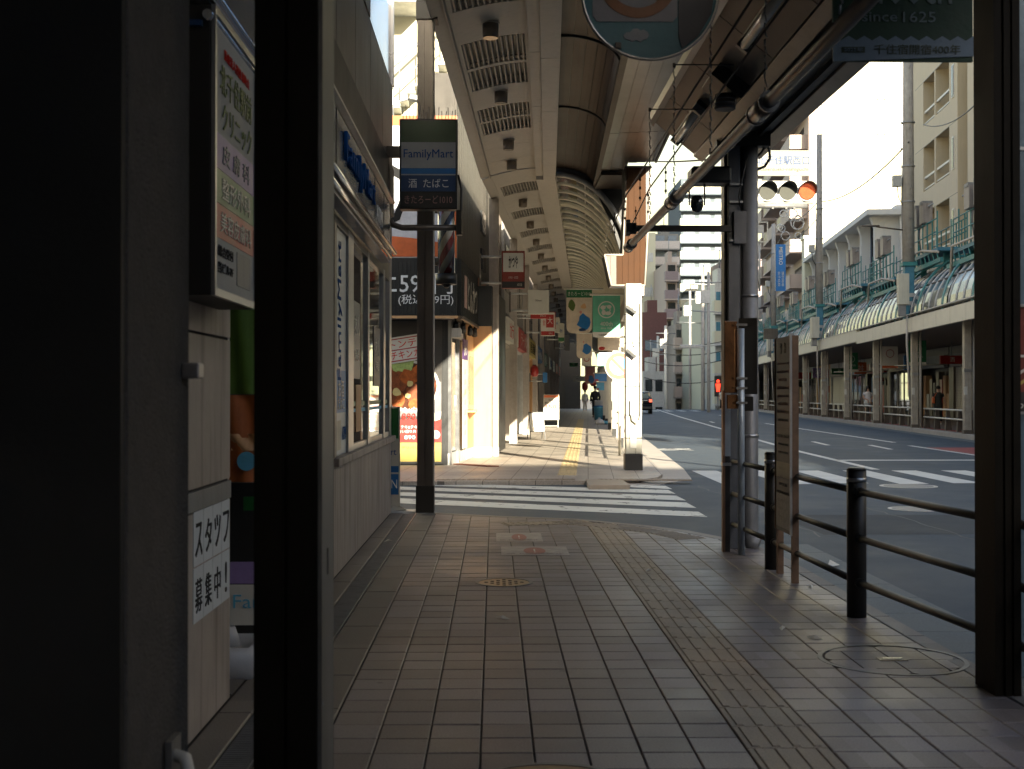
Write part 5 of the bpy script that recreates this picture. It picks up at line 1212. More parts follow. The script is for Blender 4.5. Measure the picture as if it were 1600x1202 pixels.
o = psign(825, 453, 858, 491, 31, 'white shield-shaped sign with small dark lettering projecting in the far arcade', M_SW, [('7Days', M_TXTK, 0, .1, .3, .09)])
psign(858, 487, 868, 515, 38, 'narrow red and white arcade sign beside the white shield-shaped sign', M_RED, [(None, M_SW, 0, .2, .7, .5)], False)
psign(845, 488, 867, 525, 36, 'red and white sign with large red lettering behind the shield-shaped sign', M_SW, [(None, M_RED, .3, .25, .55, .55), ('大', M_SW, .3, .3, .35, .3), ('餃', M_TXTR, -.5, .1, .18, .25), (None, M_RED, 0, -.78, .95, .17), ('1010', M_SW, .4, -.78, .25, .08)])
psign(829, 490, 857, 498, 34, 'small flat red arcade plate under the shield-shaped sign', M_RED, [('1010', M_SW, .4, 0, .3, .3)], True)
psign(866, 496, 875, 520, 42, 'pale narrow projecting sign, nearer of two in the far arcade', M_CREAMW, [('寿司', M_TXTB, 0, .2, .35, .2)], True)
psign(872, 505, 882, 535, 47, 'pale green-edged projecting sign, farther of two in the far arcade', M_CREAMW, [('整体', M_TXTB, 0, .2, .35, .18), (None, M_GREEN, 0, -.7, .9, .2)], True)
psign(882, 522, 890, 548, 55, 'blank dark grey projecting sign before the green exit plate', M_GREY, [], True)
psign(890, 567, 903, 573, 60, 'small green and white hanging plate deep in the far arcade', M_GREEN, [('薬', M_SW, 0, 0, .2, .3)], False)
psign(896, 588, 925, 596, 70, 'long white horizontal sign across the far arcade', M_SW, [('北千住', M_TXTK, -.6, 0, .12, .2)], False)
psign(848, 582, 855, 598, 44, 'small bright blue sign on the far arcade shop side', M_BLUE, [], True)
# red lantern, goods
for k, (u, v, Y, lab) in enumerate(((835, 580, 41, 'small red paper lantern hanging by a far arcade shop'), (914, 604, 80, 'distant red paper lantern deep in the arcade'), (927, 597, 72, 'red lantern just above the walking person in black'))):
    p = PY(u, v, Y); o = T('paper_lantern', lab, 'lantern', p); r_ = .14 if k == 0 else .2
    B().loft([[(r_*q*math.cos(a*.524), r_*q*math.sin(a*.524), z*r_) for a in range(12)] for q, z in ((.5, -1.3), (.9, -.8), (1, 0), (.9, .8), (.5, 1.3))]).obj('paper_body', M_RED, o)
    B().cyl(0, 0, r_*1.3, r_*1.5, r_*.45, 12).obj('cap', M_BLACK, o)
# A-frame board
p = G(838, 686); t = T('sandwich_board', 'black folding sandwich board with food pictures on the sunny pavement', 'sandwich board', (p.x, p.y, 0), R(12))
SB = Matrix.Translation((0, -.18, 0)) @ Matrix.Rotation(R(-14), 4, 'X')
for x in (-.23, .21): B(SB).box(x, -.012, 0, x+.02, .012, .80).obj('leg', M_BLACK, t)
S2 = Matrix.Translation((0, .2, 0)) @ Matrix.Rotation(R(14), 4, 'X')
for x in (-.23, .21): B(S2).box(x, -.012, 0, x+.02, .012, .80).obj('rear_leg', M_BLACK, t)
B(SB).box(-.24, -.014, .78, .24, .014, .81).obj('top_bar', M_BLACK, t); B(SB).box(-.21, -.004, .24, .21, .004, .78).obj('picture_board', M_SW, t); B(SB).box(-.22, -.012, .22, .22, .012, .24).obj('low_bar', M_BLACK, t)
for (x0, z0, x1, z1, m) in ((-.1, .62, .1, .74, MF[0]), (-.1, .46, .12, .6, MF[1]), (-.12, .28, .14, .36, MF[0]), (-.08, .38, .12, .44, MF[2])): B(SB).box(x0, -.008, z0, x1, -.0045, z1).obj('food_print', m, t)
p = G(861, 668); t = T('price_board', 'yellow-topped price board on white legs further along the sunny pavement', 'sign board', (p.x, p.y, 0))
B().box(-.3, -.02, .3, .32, .02, 1.3).obj('board', M_SW, t); plate(t, 'yellow_head', M_ORANGE, -.28, 1.18, .30, 1.28, -.02); plate(t, 'grey_field', M_CREAM, -.28, .74, .3, 1.17, -.02)
text('当店', t, M_TXTK, 0, 1.09, .2, .1, y=-.025); text('飲んでもOK', t, M_TXTK, 0, .98, .5, .08, y=-.025); text('150', t, M_TXTR, .0, .82, .42, .14, y=-.025, bold=.004)
for x in (-.28, .28): B().box(x-.012, -.012, 0, x+.012, .012, .3).obj('leg', M_SW, t)
B().box(-.28, -.01, .05, .28, .01, .07).obj('stretcher', M_SW, t)
# bins and bags
p = G(943, 658); t = T('rubbish_bin', 'blue plastic bin at the kerb behind the walking person', 'bin', (p.x, p.y+2, 0))
B().loft([[(r_*math.cos(a*.4), r_*math.sin(a*.4), z) for a in range(16)] for r_, z in ((.26, 0), (.32, .6), (.35, .62), (.35, .68))]).obj('body', M_SKYB, t); B().cyl(0, 0, .68, .74, .33, 16, .28).obj('lid', M_BLUE, t)
B().box(-.2, .4, 0, .3, .9, 1.0).obj('grey_crate', M_LGREY, label='grey box standing behind the blue plastic bin', cat='box', loc=(p.x, p.y+2.4, 0))
def bag(u, v, m, lab, r_):
    p = G(u, v); random.seed(int(u)); rings = []
    for i, (q, z) in enumerate(((.75, 0), (1.1, .25), (1.0, .7), (.7, 1.05), (.2, 1.3), (.3, 1.5))):
        rings.append([(r_*q*math.cos(a*.524)*random.uniform(.85, 1.12), r_*q*math.sin(a*.524)*random.uniform(.85, 1.12), z*r_) for a in range(12)])
    B().loft(rings).obj('rubbish_bag', m, loc=(p.x, p.y, 0), label=lab, cat='bag')
bag(936.5, 663.5, mat('grey_plastic_bag', (.5, .5, .5), .4), 'pale grey full rubbish bag on the kerb by the walker', .2); bag(948, 663, M_SKYB, 'bright blue rubbish bag beside the pale grey one', .16)
# round no-parking sign and hanging banners of the far arcade
p = PY(967, 572, 26.8); t = T('road_sign', 'round red-ringed blue no-parking sign half hidden by the white column', 'road sign', (p.x, p.y, 0))
zc = p.z; b = B(); disc(b, 0, zc, .305, -.004, .004, 36); b.obj('white_edge', M_SW, t)
b = B(); disc(b, 0, zc, .21, -.009, -.006, 36); b.obj('blue_field', mat('road_sign_blue', (.10, .35, .62), .4), t); b = B(); ring(b, 0, zc, .2, .285, -.006, .006); b.obj('red_ring', mat('road_sign_red', (.62, .16, .08), .4), t)
b = B(Matrix.Translation((0, 0, zc)) @ Matrix.Rotation(R(45), 4, 'Y')); b.box(-.2, -.014, -.03, .2, -.0122, .03); b.obj('red_bar', MATS['road_sign_red'], t)
B().cyl(.02, .04, 0, zc+.4, .03, 12).obj('post', M_CREAMW, t)
def banner(u0, v0, u1, v1, Y, lab, m, parts, cut=True, grp=None):
    a, c = PY(u0, v0, Y), PY(u1, v1, Y); w_, h_ = (c.x-a.x), (a.z-c.z)
    o = T('hanging_banner', lab, 'banner', (a.x, Y, c.z), 0, grp)
    P = [(0, h_), (w_, h_), (w_, w_*.25 if cut else 0)]+([(w_-w_*.25*(1-math.cos(x)), w_*.25*(1-math.sin(x))) for x in [R(15*k) for k in range(1, 6)]]+[(w_*.25*(1-math.cos(x)), w_*.25*(1-math.sin(x))) for x in [R(90-15*k) for k in range(0, 6)]]+[(0, w_*.25)] if cut else [(0, 0)])
    B().prism(P, 'y', -.006, .006).obj('cloth', m, o)
    for i_, (nm, pm, x0, z0, x1, z1) in enumerate(parts):
        if 'print' not in nm: plate(o, nm, pm, w_*x0, h_*z0, w_*x1, h_*z1, -.0065, .002); continue
        ph = [random.uniform(.72, 1.1) for _ in range(11)]; cx_, cz_, rx_, rz_ = w_*(x0+x1)/2, h_*(z0+z1)/2, w_*(x1-x0)/2, h_*(z1-z0)/2
        B().prism([(cx_+rx_*ph[q]*math.cos(q*.571), cz_+rz_*ph[q]*math.sin(q*.571)) for q in range(11)], 'y', -.0085-i_*.0012, -.0065-i_*.0012).obj(nm, pm, o)
    B().tube([(-.1*w_, 0, h_+.02), (w_*1.1+.2, 0, h_+.02)], .022, 8).obj('bar', M_SW, o)
    return o, w_, h_
M_BC = mat('banner_cream', (.62, .52, .40), .6)
o, w_, h_ = banner(885, 453, 925, 521, 28.5, 'green-headed cream banner with blue shapes hanging in the far arcade', M_BC, [('green_head', M_DGREEN, 0, .82, 1, 1), ('blue_print', M_BLUE, .4, .05, .98, .45), ('pink_print', M_PINK, .5, .45, .62, .52), ('olive_print', M_OLIVE, .05, .5, .35, .8), ('navy_print', M_NAVY, .45, .0401, .8, .12), ('tan_print', M_TAN, .55, .55, .8, .68)])
text('きたろーど1010', o, M_SW, w_*.5, h_*.91, w_*.88, h_*.09, y=-.009)
o, w_, h_ = banner(901, 522, 925, 560, 38, 'second cream banner with blue shapes, lower behind the green-headed one', M_BC, [('blue_print', M_BLUE, .35, .1, .98, .6), ('pink_print', M_PINK, .4, .62, .5, .72)])
o, w_, h_ = banner(909, 550, 924, 572, 47, 'small white banner with no-smoking ring in the far arcade', M_SW, [('grey_foot', M_LGREY, 0, 0, 1, .15)])
b = B(); ring(b, w_*.5, h_*.5, w_*.22, w_*.3, -.009, .003, 20); b.obj('red_ring', M_RED, o)
o, w_, h_ = banner(914, 573, 930, 600, 60, 'distant pink and blue banner deep in the far arcade', M_PINK, [('blue_print', M_BLUE, .3, .0, .95, .5)])
M_BG2 = mat('sunlit_anniversary_green', (.12, .42, .27), .6)  # same banner green, washed pale in the colour for sunlight
o, w_, h_ = banner(926, 462, 969, 527, 26.5, 'green anniversary banner with globe emblem left of the white corner column', M_BG2, [('white_foot', M_SW, 0, 0, 1, .12)], False)
b = B(); ring(b, w_*.5, h_*.66, w_*.27, w_*.31, -.009, .002, 28); ring(b, w_*.5, h_*.66, w_*.12, w_*.15, -.009, .002, 20); b.obj('emblem_ring', M_SW, o, kind='stuff')
for (x, z, a, c) in ((-.12, .06, .1, .08), (.1, .08, .09, .07), (.06, -.1, .12, .07), (-.1, -.08, .08, .1)): b = B(); b.prism([(w_*(.5+x)+w_*a*math.cos(q*.785), h_*.66+w_*z*1.3+w_*c*math.sin(q*.785)) for q in range(8)], 'y', -.009, -.0066); b.obj('emblem_shape', M_SW, o)
text('400th', o, M_SW, w_*.5, h_*.32, w_*.45, h_*.1, y=-.009); text('since 1625', o, M_SW, w_*.5, h_*.22, w_*.4, h_*.05, y=-.009); text('千住宿開宿400年', o, M_TXTK, w_*.5, h_*.05, w_*.6, h_*.05, y=-.0095)
for (u0, v0, u1, v1, Y, m, lab) in ((934, 528, 968, 548, 30, M_BC, 'cream pointed pennant under the green globe banner'), (933, 553, 955, 572, 36, M_BG2, 'small mint and white banner lower left of the white column'), (929, 584, 948, 596, 50, M_BLUE, 'distant blue and red banner by the kerb-side columns'), (932, 598, 944, 610, 60, M_SKYB, 'farthest light blue banner above the walking person')):
    o, w_, h_ = banner(u0, v0, u1, v1, Y, lab, m, [('corner_print', M_RED if m is not M_BG2 else M_SW, .0, .0, .35, .3)], False)
# ---------------- opposite arcade ----------------
def opp_arcade(M, t0, t1, tag_, nb, teal_alt=0):
    o = TM('arcade_roof', tag_, 'arcade roof', M)
    n = int((t1-t0)/1.775)
    fa = B().box(-.27, .006, 3.52, -.11, 1.769, 4.03).obj('fascia_panel', mat('opposite_fascia', (.68, .64, .53), .5, .1, var=.08, sc=1.5, grime=.25), o); fa.location.y = t0
    for k in range(1, n): q = fa.copy(); COL.objects.link(q); q.location.y = t0+1.775*k; q.location.z = .10 if (M is OPP and t0+1.775*k > 15.5) else 0
    B().box(-.29, t0, 4.035 if M is not OPP else 4.135, -.05, t1, 4.075 if M is not OPP else 4.175).obj('fascia_cap', M_LGREY, o)
    B().box(-.11, t0, 3.60, 5.6, t1, 3.66).obj('inner_soffit', mat('dim_soffit', (.16, .14, .12), .6), o)
    A = ell(2.3, 6.15, -.08, 4.1, 9); m = int((t1-t0)/.8875)
    r0 = B().tube([(x, 0, z) for x, z in A], .04, 5).obj('vault_rib', M_LGREY, o); r0.location.y = t0
    for k in range(1, m): q = r0.copy(); COL.objects.link(q); q.location.y = t0+.8875*k
    a0 = B(); shell(a0, [(x, z+.02) for x, z in ell(2.8, 6.5, -.16, 4.0, 9)], .09, -.11, .11); a0 = a0.obj('teal_arch', M_TEAL, o); a0.location.y = t0+3.2
    k = 1
    while t0+3.2+3.55*k < t1: q = a0.copy(); COL.objects.link(q); q.location.y = t0+3.2+3.55*k; k += 1
    for k in range(0, 9, 3): shell(B(), A[k:k+4], .008, t0, t1).obj('glass_strip', mat('silvery_vault_glass', (.10, .12, .15), .08, .85, var=.55, sc=.9, bump=.35, bsc=1.1), o)
    for (x, z) in (A[3], A[6]): B().tube([(x, t0, z+.03), (x, t1, z+.03)], .03, 5).obj('purlin', M_GREY, o)
    s0 = B().box(2.4, 0.02, 6.12, 2.46, 7.05, 6.16).obj('louvre_slat', M_CREAMW, o); s0.location.y = t0; nb_ = int((t1-t0)/7.1)
    for k in range(nb_):
        for j in range(7):
            if k == 0 and j == 0: continue
            q = s0.copy(); COL.objects.link(q); q.location.y = t0+7.1*k; q.location.z = .125*j
        for a in (1.8, 3.6, 5.4): B().box(2.37, t0+7.1*k+a, 6.1, 2.49, t0+7.1*k+a+.09, 7.0).obj('louvre_post', M_CREAMW, o)
    B().box(2.4, t0, 5.3, 6, t1, 5.4).obj('rear_roof', M_GREY, o)
    return o
opp_arcade(OPP, -36, 77.6, 'glass-sided arcade roof with teal arches on the opposite side of the road', 16)
P2 = OPP @ Vector((0, 78, -.0))
OPP2 = Matrix.Translation(P2) @ Matrix.Rotation(-math.atan(.075), 4, 'Z') @ Matrix.Rotation(-.034, 4, 'X')
opp_arcade(OPP2, 0, 92, 'distant end of the opposite arcade roof where the road dips', 12)
S('opposite_pavement', B(OPP2).box(.16, 0, -.2, 6.5, 92, .1), M_OPPP)
def col_(M, t, lab, grp, src=None):
    c = TM('arcade_column', lab, 'pillar', M, (.15, t, .1), 0, grp)
    if src is None:
        B().box(-.11, -.12, 0, .11, .12, 3.5).obj('shaft', mat('worn_grey_column', (.42, .37, .30), .5, .3, var=.25, sc=4, grime=.4), c, bevel=.01)
        B().tube([(.2, -.05, 0), (.2, -.05, 3.5)], .05, 8).obj('drainpipe', M_CREAM, c); B().box(-.13, -.14, 0, .13, .14, .12).obj('base_plate', M_BROWN, c); B().box(-.115, -.125, 1.9, .115, .125, 2.0).obj('metal_band', M_ALU, c)
        B().box(-.12, -.13, 1.2, -.02, -.10, 1.45).obj('small_notice', M_SW, c)
        return c
    for s_ in kids(src): q = s_.copy(); COL.objects.link(q); q.parent = c
    return c
c0 = None; N0 = ['just left of the dark pillar at right', ]
for k in range(-5, 11):
    lab = ('arcade column across the road, '+ORD[k]+' to the left of the dark right-hand pillar') if k >= 0 else 'arcade column across the road, hidden to the right, number '+ORD[-k-1]+' beyond the pillar'
    c = col_(OPP, .9+7.1*k, lab, 'columns of the opposite arcade', c0); c0 = c0 or c
for k in range(12): col_(OPP2, 2+7.1*k, 'arcade column across the road, '+ORD[k]+' in the dip beyond the crossing', 'columns of the opposite arcade', c0)
# guard rails
g0 = None
for k in range(-5, 11):
    lab = ('white-railed guard fence across the road, '+ORD[k]+' bay left of the dark pillar') if k >= 0 else 'white-railed guard fence across the road, '+ORD[-k-1]+' bay hidden behind the right edge'
    f = TM('guard_fence', lab, 'fence', OPP, (.45, 1.4+7.1*k, .1), 0, 'guard fences of the opposite pavement')
    if g0 is None:
        for j in range(5):
            y = j*1.5+.05; B().add([(-.09, y-.06, 0), (.12, y-.06, 0), (.06, y-.05, .72), (-.05, y-.05, .72), (-.09, y+.06, 0), (.12, y+.06, 0), (.06, y+.05, .72), (-.05, y+.05, .72)], [(0, 1, 2, 3), (7, 6, 5, 4), (0, 4, 5, 1), (1, 5, 6, 2), (2, 6, 7, 3), (3, 7, 4, 0)]).obj('post', M_BROWN, f)
        for z in (.70, .40): B().tube([(-.07, 0, z), (-.07, 6.15, z)], .03, 8).obj('rail', M_SW, f)
        g0 = f
    else:
        for s_ in kids(g0): q = s_.copy(); COL.objects.link(q); q.parent = f
# service catwalks with meters
w0 = None
for k in range(-3, 11):
    lab = ('teal service catwalk with railings above the opposite arcade, '+ORD[k]+' left of the dark pillar') if k >= 0 else 'teal service catwalk above the opposite arcade, '+ORD[-k-1]+' hidden bay at right'
    f = TM('service_catwalk', lab, 'catwalk', OPP, (.9, .9+7.1*k, 6.05+(.35 if k % 2 else 0)), 0, 'service catwalks above the opposite arcade')
    if w0 is None:
        Bm = M_TEAL
        B().box(-.5, -2.4, -.12, .5, 2.6, 0).obj('deck', M_TEALB, f); B().box(-.52, -2.9, -.55, -.42, 3.4, -.4).obj('lower_beam', M_TEAL, f); B().box(.42, -2.9, -.55, .52, 3.4, -.4).obj('lower_beam', M_TEAL, f)
        for j in range(8):
            y = -2.4+j*.714
            for s_ in (-.5, .5): B().box(s_-.02, y-.02, 0, s_+.02, y+.02, 1.0 if j % 3 else 1.25).obj('baluster', M_TEAL, f)
        for s_ in (-.5, .5):
            for z in (1.0, .55): B().tube([(s_, -2.4, z), (s_, 2.6, z)], .022, 6).obj('handrail', M_TEAL, f)
        for j in range(9): B().tube([(-.47, -2.4+j*.6, -.4), (-.47, -2.2+j*.6, -.12)], .03, 5).obj('brace', M_TEAL, f)
        for y in (-1.6, 1.8): B().box(-.1, y-.07, -1.9, .1, y+.07, -.12).obj('prop', M_TEAL, f)
        for j, y in enumerate((-.9, .2)):
            mb = B().box(-.62, y, 1.05, -.3, y+.62, 1.75).obj('meter_box', mat('weathered_meter_box', (.25, .22, .20), .5, .2, grime=.4), f)
            B().box(-.64, y+.08, 1.72, -.28, y+.54, 1.84).obj('box_hood', M_GREY, mb); B().tube([(-.45, y+.2, 1.05), (-.5, y+.1, .8), (-.45, y+.25, .5), (-.4, y+.2, .1)], .03, 6).obj('meter_cable', M_GREY, mb)
        B().tube([(-.45, -1.6, 1.62), (-.45, 1.6, 1.62)], .03, 6).obj('meter_rail', M_STEEL, f); B().tube([(-.55, -2.7, -.2), (-.58, -.5, .08), (-.58, 2.4, .12), (-.6, 2.6, -1.2)], .045, 8).obj('cream_conduit', M_CREAM, f)
        w0 = f; wk = tree_of(f)
    else:
        for s_ in wk[1]: copy_tree(s_, parent=f)
# utility poles on teal box posts
def pole(M, t, ztop, lab, r=.2, lampz=None):
    o = TM('utility_pole', lab, 'utility pole', M, (-.05, t, 0))
    B().box(-.17, -.17, 4.0, .17, .17, 6.0).obj('teal_post', M_TEALB, o, bevel=.01)
    B().box(-.25, -.25, 5.98, .25, .25, 6.12).obj('post_head', M_TEAL, o)
    B().tube([(0, 0, 6.1), (0, 0, ztop)], r, 14, r*.72).obj('shaft', M_CONC, o)
    for z in (4.55, 4.85): B().box(-.19, -.19, z, .19, .19, z+.14).obj('steel_band', M_ALU, o)
    b = B()
    for k in range(int((ztop-6.5)/.55)):
        z = 6.6+k*.55; sg = 1 if k % 2 else -1; b.tube([(0, sg*r*.6, z), (.0, sg*(r+.2), z), (0, sg*(r+.2), z+.03)], .014, 5)
    b.obj('step_bolt', M_STEEL, o, kind='stuff')
    for z in (8.3, 9.6, 11.2):
        if z < ztop: B().cyl(0, 0, z, z+.05, r+.02, 14).obj('strap', M_STEEL, o)
    B().tube([(-.16, .1, 6.3), (-.2, .1, 8), (-.15, .12, 10), (-.13, .1, min(ztop-.5, 11))], .035, 6).obj('riser_cable', M_GREY, o)
    bx = B().box(-.55, -.1, 8.9, -.25, .18, 9.3).obj('splice_box', M_STEEL, o); B().tube([(-.2, 0, 9.1), (-.6, 0, 9.15)], .02, 5).obj('bracket', M_STEEL, bx)
    B().tube([(-.4, 0, 8.9), (-.35, 0, 8.5), (-.2, 0, 8.2)], .02, 5).obj('loose_cable', M_BLACK, bx)
    if lampz:
        B().tube([(-.15, 0, lampz), (-1.2, -.3, lampz+.1)], .03, 6).obj('lamp_arm', M_BROWN, o); B().loft([[(x, y, z+lampz+.1) for x, y, z in ((-1.1-.0, -.28+q, .0), (-1.1, -.28+q, .07*s_), (-1.75, -.45+q, .05*s_), (-1.75, -.45+q, 0))] for q, s_ in ((-.1, .6), (0, 1), (.1, .6))]).obj('lamp_head', M_BROWN, o)
    return o
pole(OPP, 8.0, 17, 'thick concrete utility pole on teal post in front of the beige apartments', .22, 7.3)
pole(OPP, 29.3, 15.2, 'concrete utility pole with cut top in front of the bright white wall', .19)
pole(OPP, 50.5, 13.3, 'utility pole tangled with looped cables behind the blue vertical banner', .18)
pole(OPP, 66, 13, 'utility pole fourth along the opposite arcade, partly behind the canopy column', .16)
for k, (u, ty, Y, b_, w_) in enumerate(((1107, 425, 95, 640, .3), (1098, 430, 105, 640, .34), (1078, 455, 120, 640, .3), (1040, 509, 130, 640, .36), (1028, 525, 140, 640, .36), (1051, 512, 150, 640, .3))):
    a = PY(u, ty, Y); o = T('utility_pole', ('thin dark pole before the white apartment block', 'taller brown pole before the white apartment block', 'slim dark pole carrying a transformer before the mauve apartments', 'bare pale pole beside the red-brown building', 'white pole with fittings in front of the red-brown building', 'slim teal-footed pole by the mauve balconies')[k], 'utility pole', (a.x, Y, -3))
    B().tube([(0, 0, 0), (0, 0, a.z+3)], w_/2, 8, w_/2.6).obj('shaft', M_SW if k in (3, 4) else M_CONC, o)
    B().box(-.6, -.15, a.z+3-2.4, .1, .15, a.z+3-1.4).obj('transformer', M_LGREY, o); B().tube([(-1, 0, a.z+3-.8), (1, 0, a.z+3-.8)], .05, 5).obj('cross_arm', M_STEEL, o); B().tube([(-1.2, 0, a.z+3-3), (1.2, 0, a.z+3-3.1)], .04, 5).obj('cross_arm', M_STEEL, o)
# boxes standing on the fascia by the poles, blue vertical banner
for k, (t, z, lab) in enumerate(((6.9, 4.5, 'white narrow box fixed beside the first teal post'), (28.1, 4.25, 'pale equipment box under the cut-top utility pole'), (49.0, 4.3, 'pale equipment box on the opposite arcade near the tangled pole'), (60, 4.2, 'distant pale equipment box, nearer of two left of the canopy column'), (70, 4.2, 'distant pale equipment box, farther of two left of the canopy column'))):
    o = TM('equipment_box', lab, 'box', OPP, (-.55, t, z)); w_ = .18 if k == 0 else .45
    B().box(-.12, -w_, 0, .25, w_, 1.1).obj('case', M_CREAMW, o, bevel=.01); B().box(-.1, -w_*.6, -.4, .15, w_*.6, -.01).obj('underside_unit', M_GREY, o); B().tube([(.2, 0, -.4), (.2, 0, -1.4), (.3, 0, -3.4)], .04, 6).obj('conduit', M_CREAM, o)
p = PY(1219.5, 382, 86); q = PY(1219.5, 455, 86)
o = T('vertical_banner', 'bright blue vertical banner with white lettering on the tangled utility pole', 'banner', (p.x-.0, 86, q.z)); h_ = p.z-q.z
B().box(-.36, 0, 0, .36, .06, h_).obj('cloth', M_BLUE, o); B().box(-.38, .0, 0, -.33, .07, h_).obj('edge', M_SW, o)
text('MEITRO', o, M_SW, .02, h_*.75, h_*.38, .26, y=-.01, rot=-math.pi/2, bold=.006); text('北千住校', o, M_SW, -.1, h_*.26, h_*.32, .16, y=-.01, rot=-math.pi/2); text('個別指導', o, M_SW, .16, h_*.26, h_*.32, .16, y=-.01, rot=-math.pi/2)
B().tube([(.3, .03, h_-.05), (1.0, .03, h_-.05)], .02, 6).obj('holder', M_STEEL, o); B().tube([(.3, .03, .05), (1.0, .03, .05)], .02, 6).obj('holder', M_STEEL, o)
# shops behind the opposite columns
random.seed(21)
ow = []
def oshop(k, lab, wall, sign, txt, tm, kind):
    t0 = .9+7.1*k; o = TM('shopfront', lab, 'shop', OPP, (5.0, t0, .1)); L = B
    L().box(.6, 0, 0, 4, 7.08, 3.5).obj('rear_volume', M_BLACK, o); L().box(0, 0, 0, .6, .4, 3.48).obj('side_pier', wall, o); L().box(0, 6.68, 0, .6, 7.08, 3.48).obj('side_pier', wall, o)
    L().box(-.02, .405, 2.55, .6, 6.675, 3.48).obj('head_wall', wall, o); L().box(-.2, .5, 2.5, -.03, 6.5, 3.1).obj('sign_box', sign, o)
    if txt: q = text(txt, o, tm, 0, 0, 2.4, .4, y=0); q.data.transform(Matrix.Translation((-.21, 3.5, 2.8)) @ Matrix.Rotation(-math.pi/2, 4, 'Z'))
    if kind == 'shutter':
        for i in range(20):
            for (a, c) in ((.41, 3.5), (3.56, 6.67)): L().box(.1, a, .02+i*.124, .13, c, .14+i*.124).obj('shutter_slat', M_SHUT, o)
    elif kind == 'glass':
        for i in range(4): a = .41+i*1.565; L().box(.12, a+.06, .3, .13, a+1.5, 2.4).obj('pane', M_GLASS, o); L().box(.08, a-.02, 0, .18, a+.06, 2.54).obj('mullion', M_CREAM, o)
        L().box(.13, .42, .9, .14, 6.6, 1.2).obj('orange_strip', M_ORANGE, o)
    else:
        for i in range(9):
            a = .5+i*.68; m = random.choice((M_BROWN, M_CREAM, M_LGREY, M_RED, M_DARK, M_TAN, M_BLUE)); L().box(.2, a, .1, .5, a+.5, random.uniform(1.2, 2.4)).obj('display_stand', m, o)
    return o
OS = [('glass', M_BROWN, M_GREY, 'Nagai', M_SW, 'glazed shopfront with orange strips behind the person in black across the road'), ('open', M_BROWN, M_BLACK, '', None, 'dark open shopfront behind the white green banner across the road'),
      ('shutter', M_BROWN, M_GREY, '', None, 'half-dark shuttered shopfront behind the woman in white'), ('open', M_BROWN, M_GREY, '', None, 'dim open shopfront left of the shutters across the road'), ('glass', M_GREY, M_BROWN, '', None, 'grey glazed shopfront behind the red and yellow sticker column'),
      ('open', M_BROWN, M_RED, '', None, 'opposite shopfront with red sign box seen past the notice board'), ('glass', M_GREY, M_BLUE, '', None, 'opposite shopfront with blue sign just right of the notice board post'), ('shutter', M_LGREY, M_CREAM, '', None, 'distant shuttered shopfront near the canopy column across the road'),
      ('open', M_TAN, M_RED, '', None, 'distant opposite shopfront, nearer one left of the canopy column'), ('glass', M_CREAM, M_GREEN, '', None, 'distant opposite shopfront, farther one left of the canopy column'), ('open', M_BROWN, M_CREAM, '', None, 'last opposite shopfront before the road dips')]
for k, (kd, wl, sg, tx, tm, lab) in enumerate(OS): oshop(k, lab, wl, sg, tx, tm, kd)
for k in range(-5, 0): oshop(k, 'shopfront across the road hidden behind the right edge, '+ORD[-k-1]+' bay', M_CREAM, M_RED, '', None, ('open', 'glass', 'shutter', 'open', 'glass')[k+5])
o = TM('shopfront_row', 'dim row of shopfronts down in the dip of the road', 'shops', OPP2, (5, 0, .1)); B().box(0, 0, 0, 3, 90, 3.5).obj('front_wall', mat('far_shop_wall', (.2, .17, .15), .6, var=.6, sc=.8), o)
for k in range(18): B().box(-.05, 1+k*5, .1, 0, 4.6+k*5, 2.3).obj('shutter', (M_GREY, M_CREAM, M_BROWN, M_RED)[k % 4], o)
# banners under the opposite arcade
def obanner(t, lab, m, foot, txt, s_=1.2):
    o = TM('hanging_banner', lab, 'banner', OPP, (s_, t, 2.45)); p = o.location; o.rotation_euler = (0, 0, 0)
    B().box(-.35, -.01, 0, .35, .01, 1.0).obj('cloth', m, o); plate(o, 'foot_strip', foot, -.35, -.0, .35, .14, -.01)
    b = B(); ring(b, 0, .68, .16, .185, -.013, .003, 20); b.obj('emblem_ring', M_LGREY if m is not M_SW else M_RED, o)
    if txt: text(txt, o, M_LGREY, 0, .36, .42, .12, y=-.014)
    B().tube([(-.9, 0, .0), (1.2, 0, .05)], .025, 6).obj('bar', M_CREAMW, o)
obanner(12.2, 'green 400th banner across the road, right one beside the lone column', M_DGREEN, M_SW, '400th'); obanner(27, 'green 400th banner across the road, dimmer left one', M_DGREEN, M_SW, '400th')
obanner(18.4, 'white no-smoking banner hanging across the road above the woman', M_SW, M_ORANGE, '', 1.4)
o = TM('projecting_sign', 'black and white stacked shop signs with red fish-like shape across the road', 'sign', OPP, (2.6, 6.3, 2.6)); o.rotation_euler = (0, 0, 0)
B().box(-.5, 0, .55, .35, .15, .95).obj('dark_plate', M_BLACK, o); B().box(-.5, 0, .15, .35, .15, .5).obj('white_plate', M_SW, o); b = B(); b.prism([(-.55, .1), (-.4, .3), (-.1, .2), (.1, -.2), (.4, -.05), (.1, -.35), (-.2, -.1), (-.5, -.15)], 'y', -.05, .05); b.obj('red_shape', M_RED, o); text('とんかつ', o, M_LGREY, -.08, .75, .6, .2, y=-.01); text('営業中', o, M_TXTK, -.08, .33, .6, .2, y=-.01)
o = TM('projecting_sign', 'red and grey slanted shop sign above the glazed front across the road', 'sign', OPP, (3.3, 4.6, 2.3)); o.rotation_euler = (0, 0, 0)
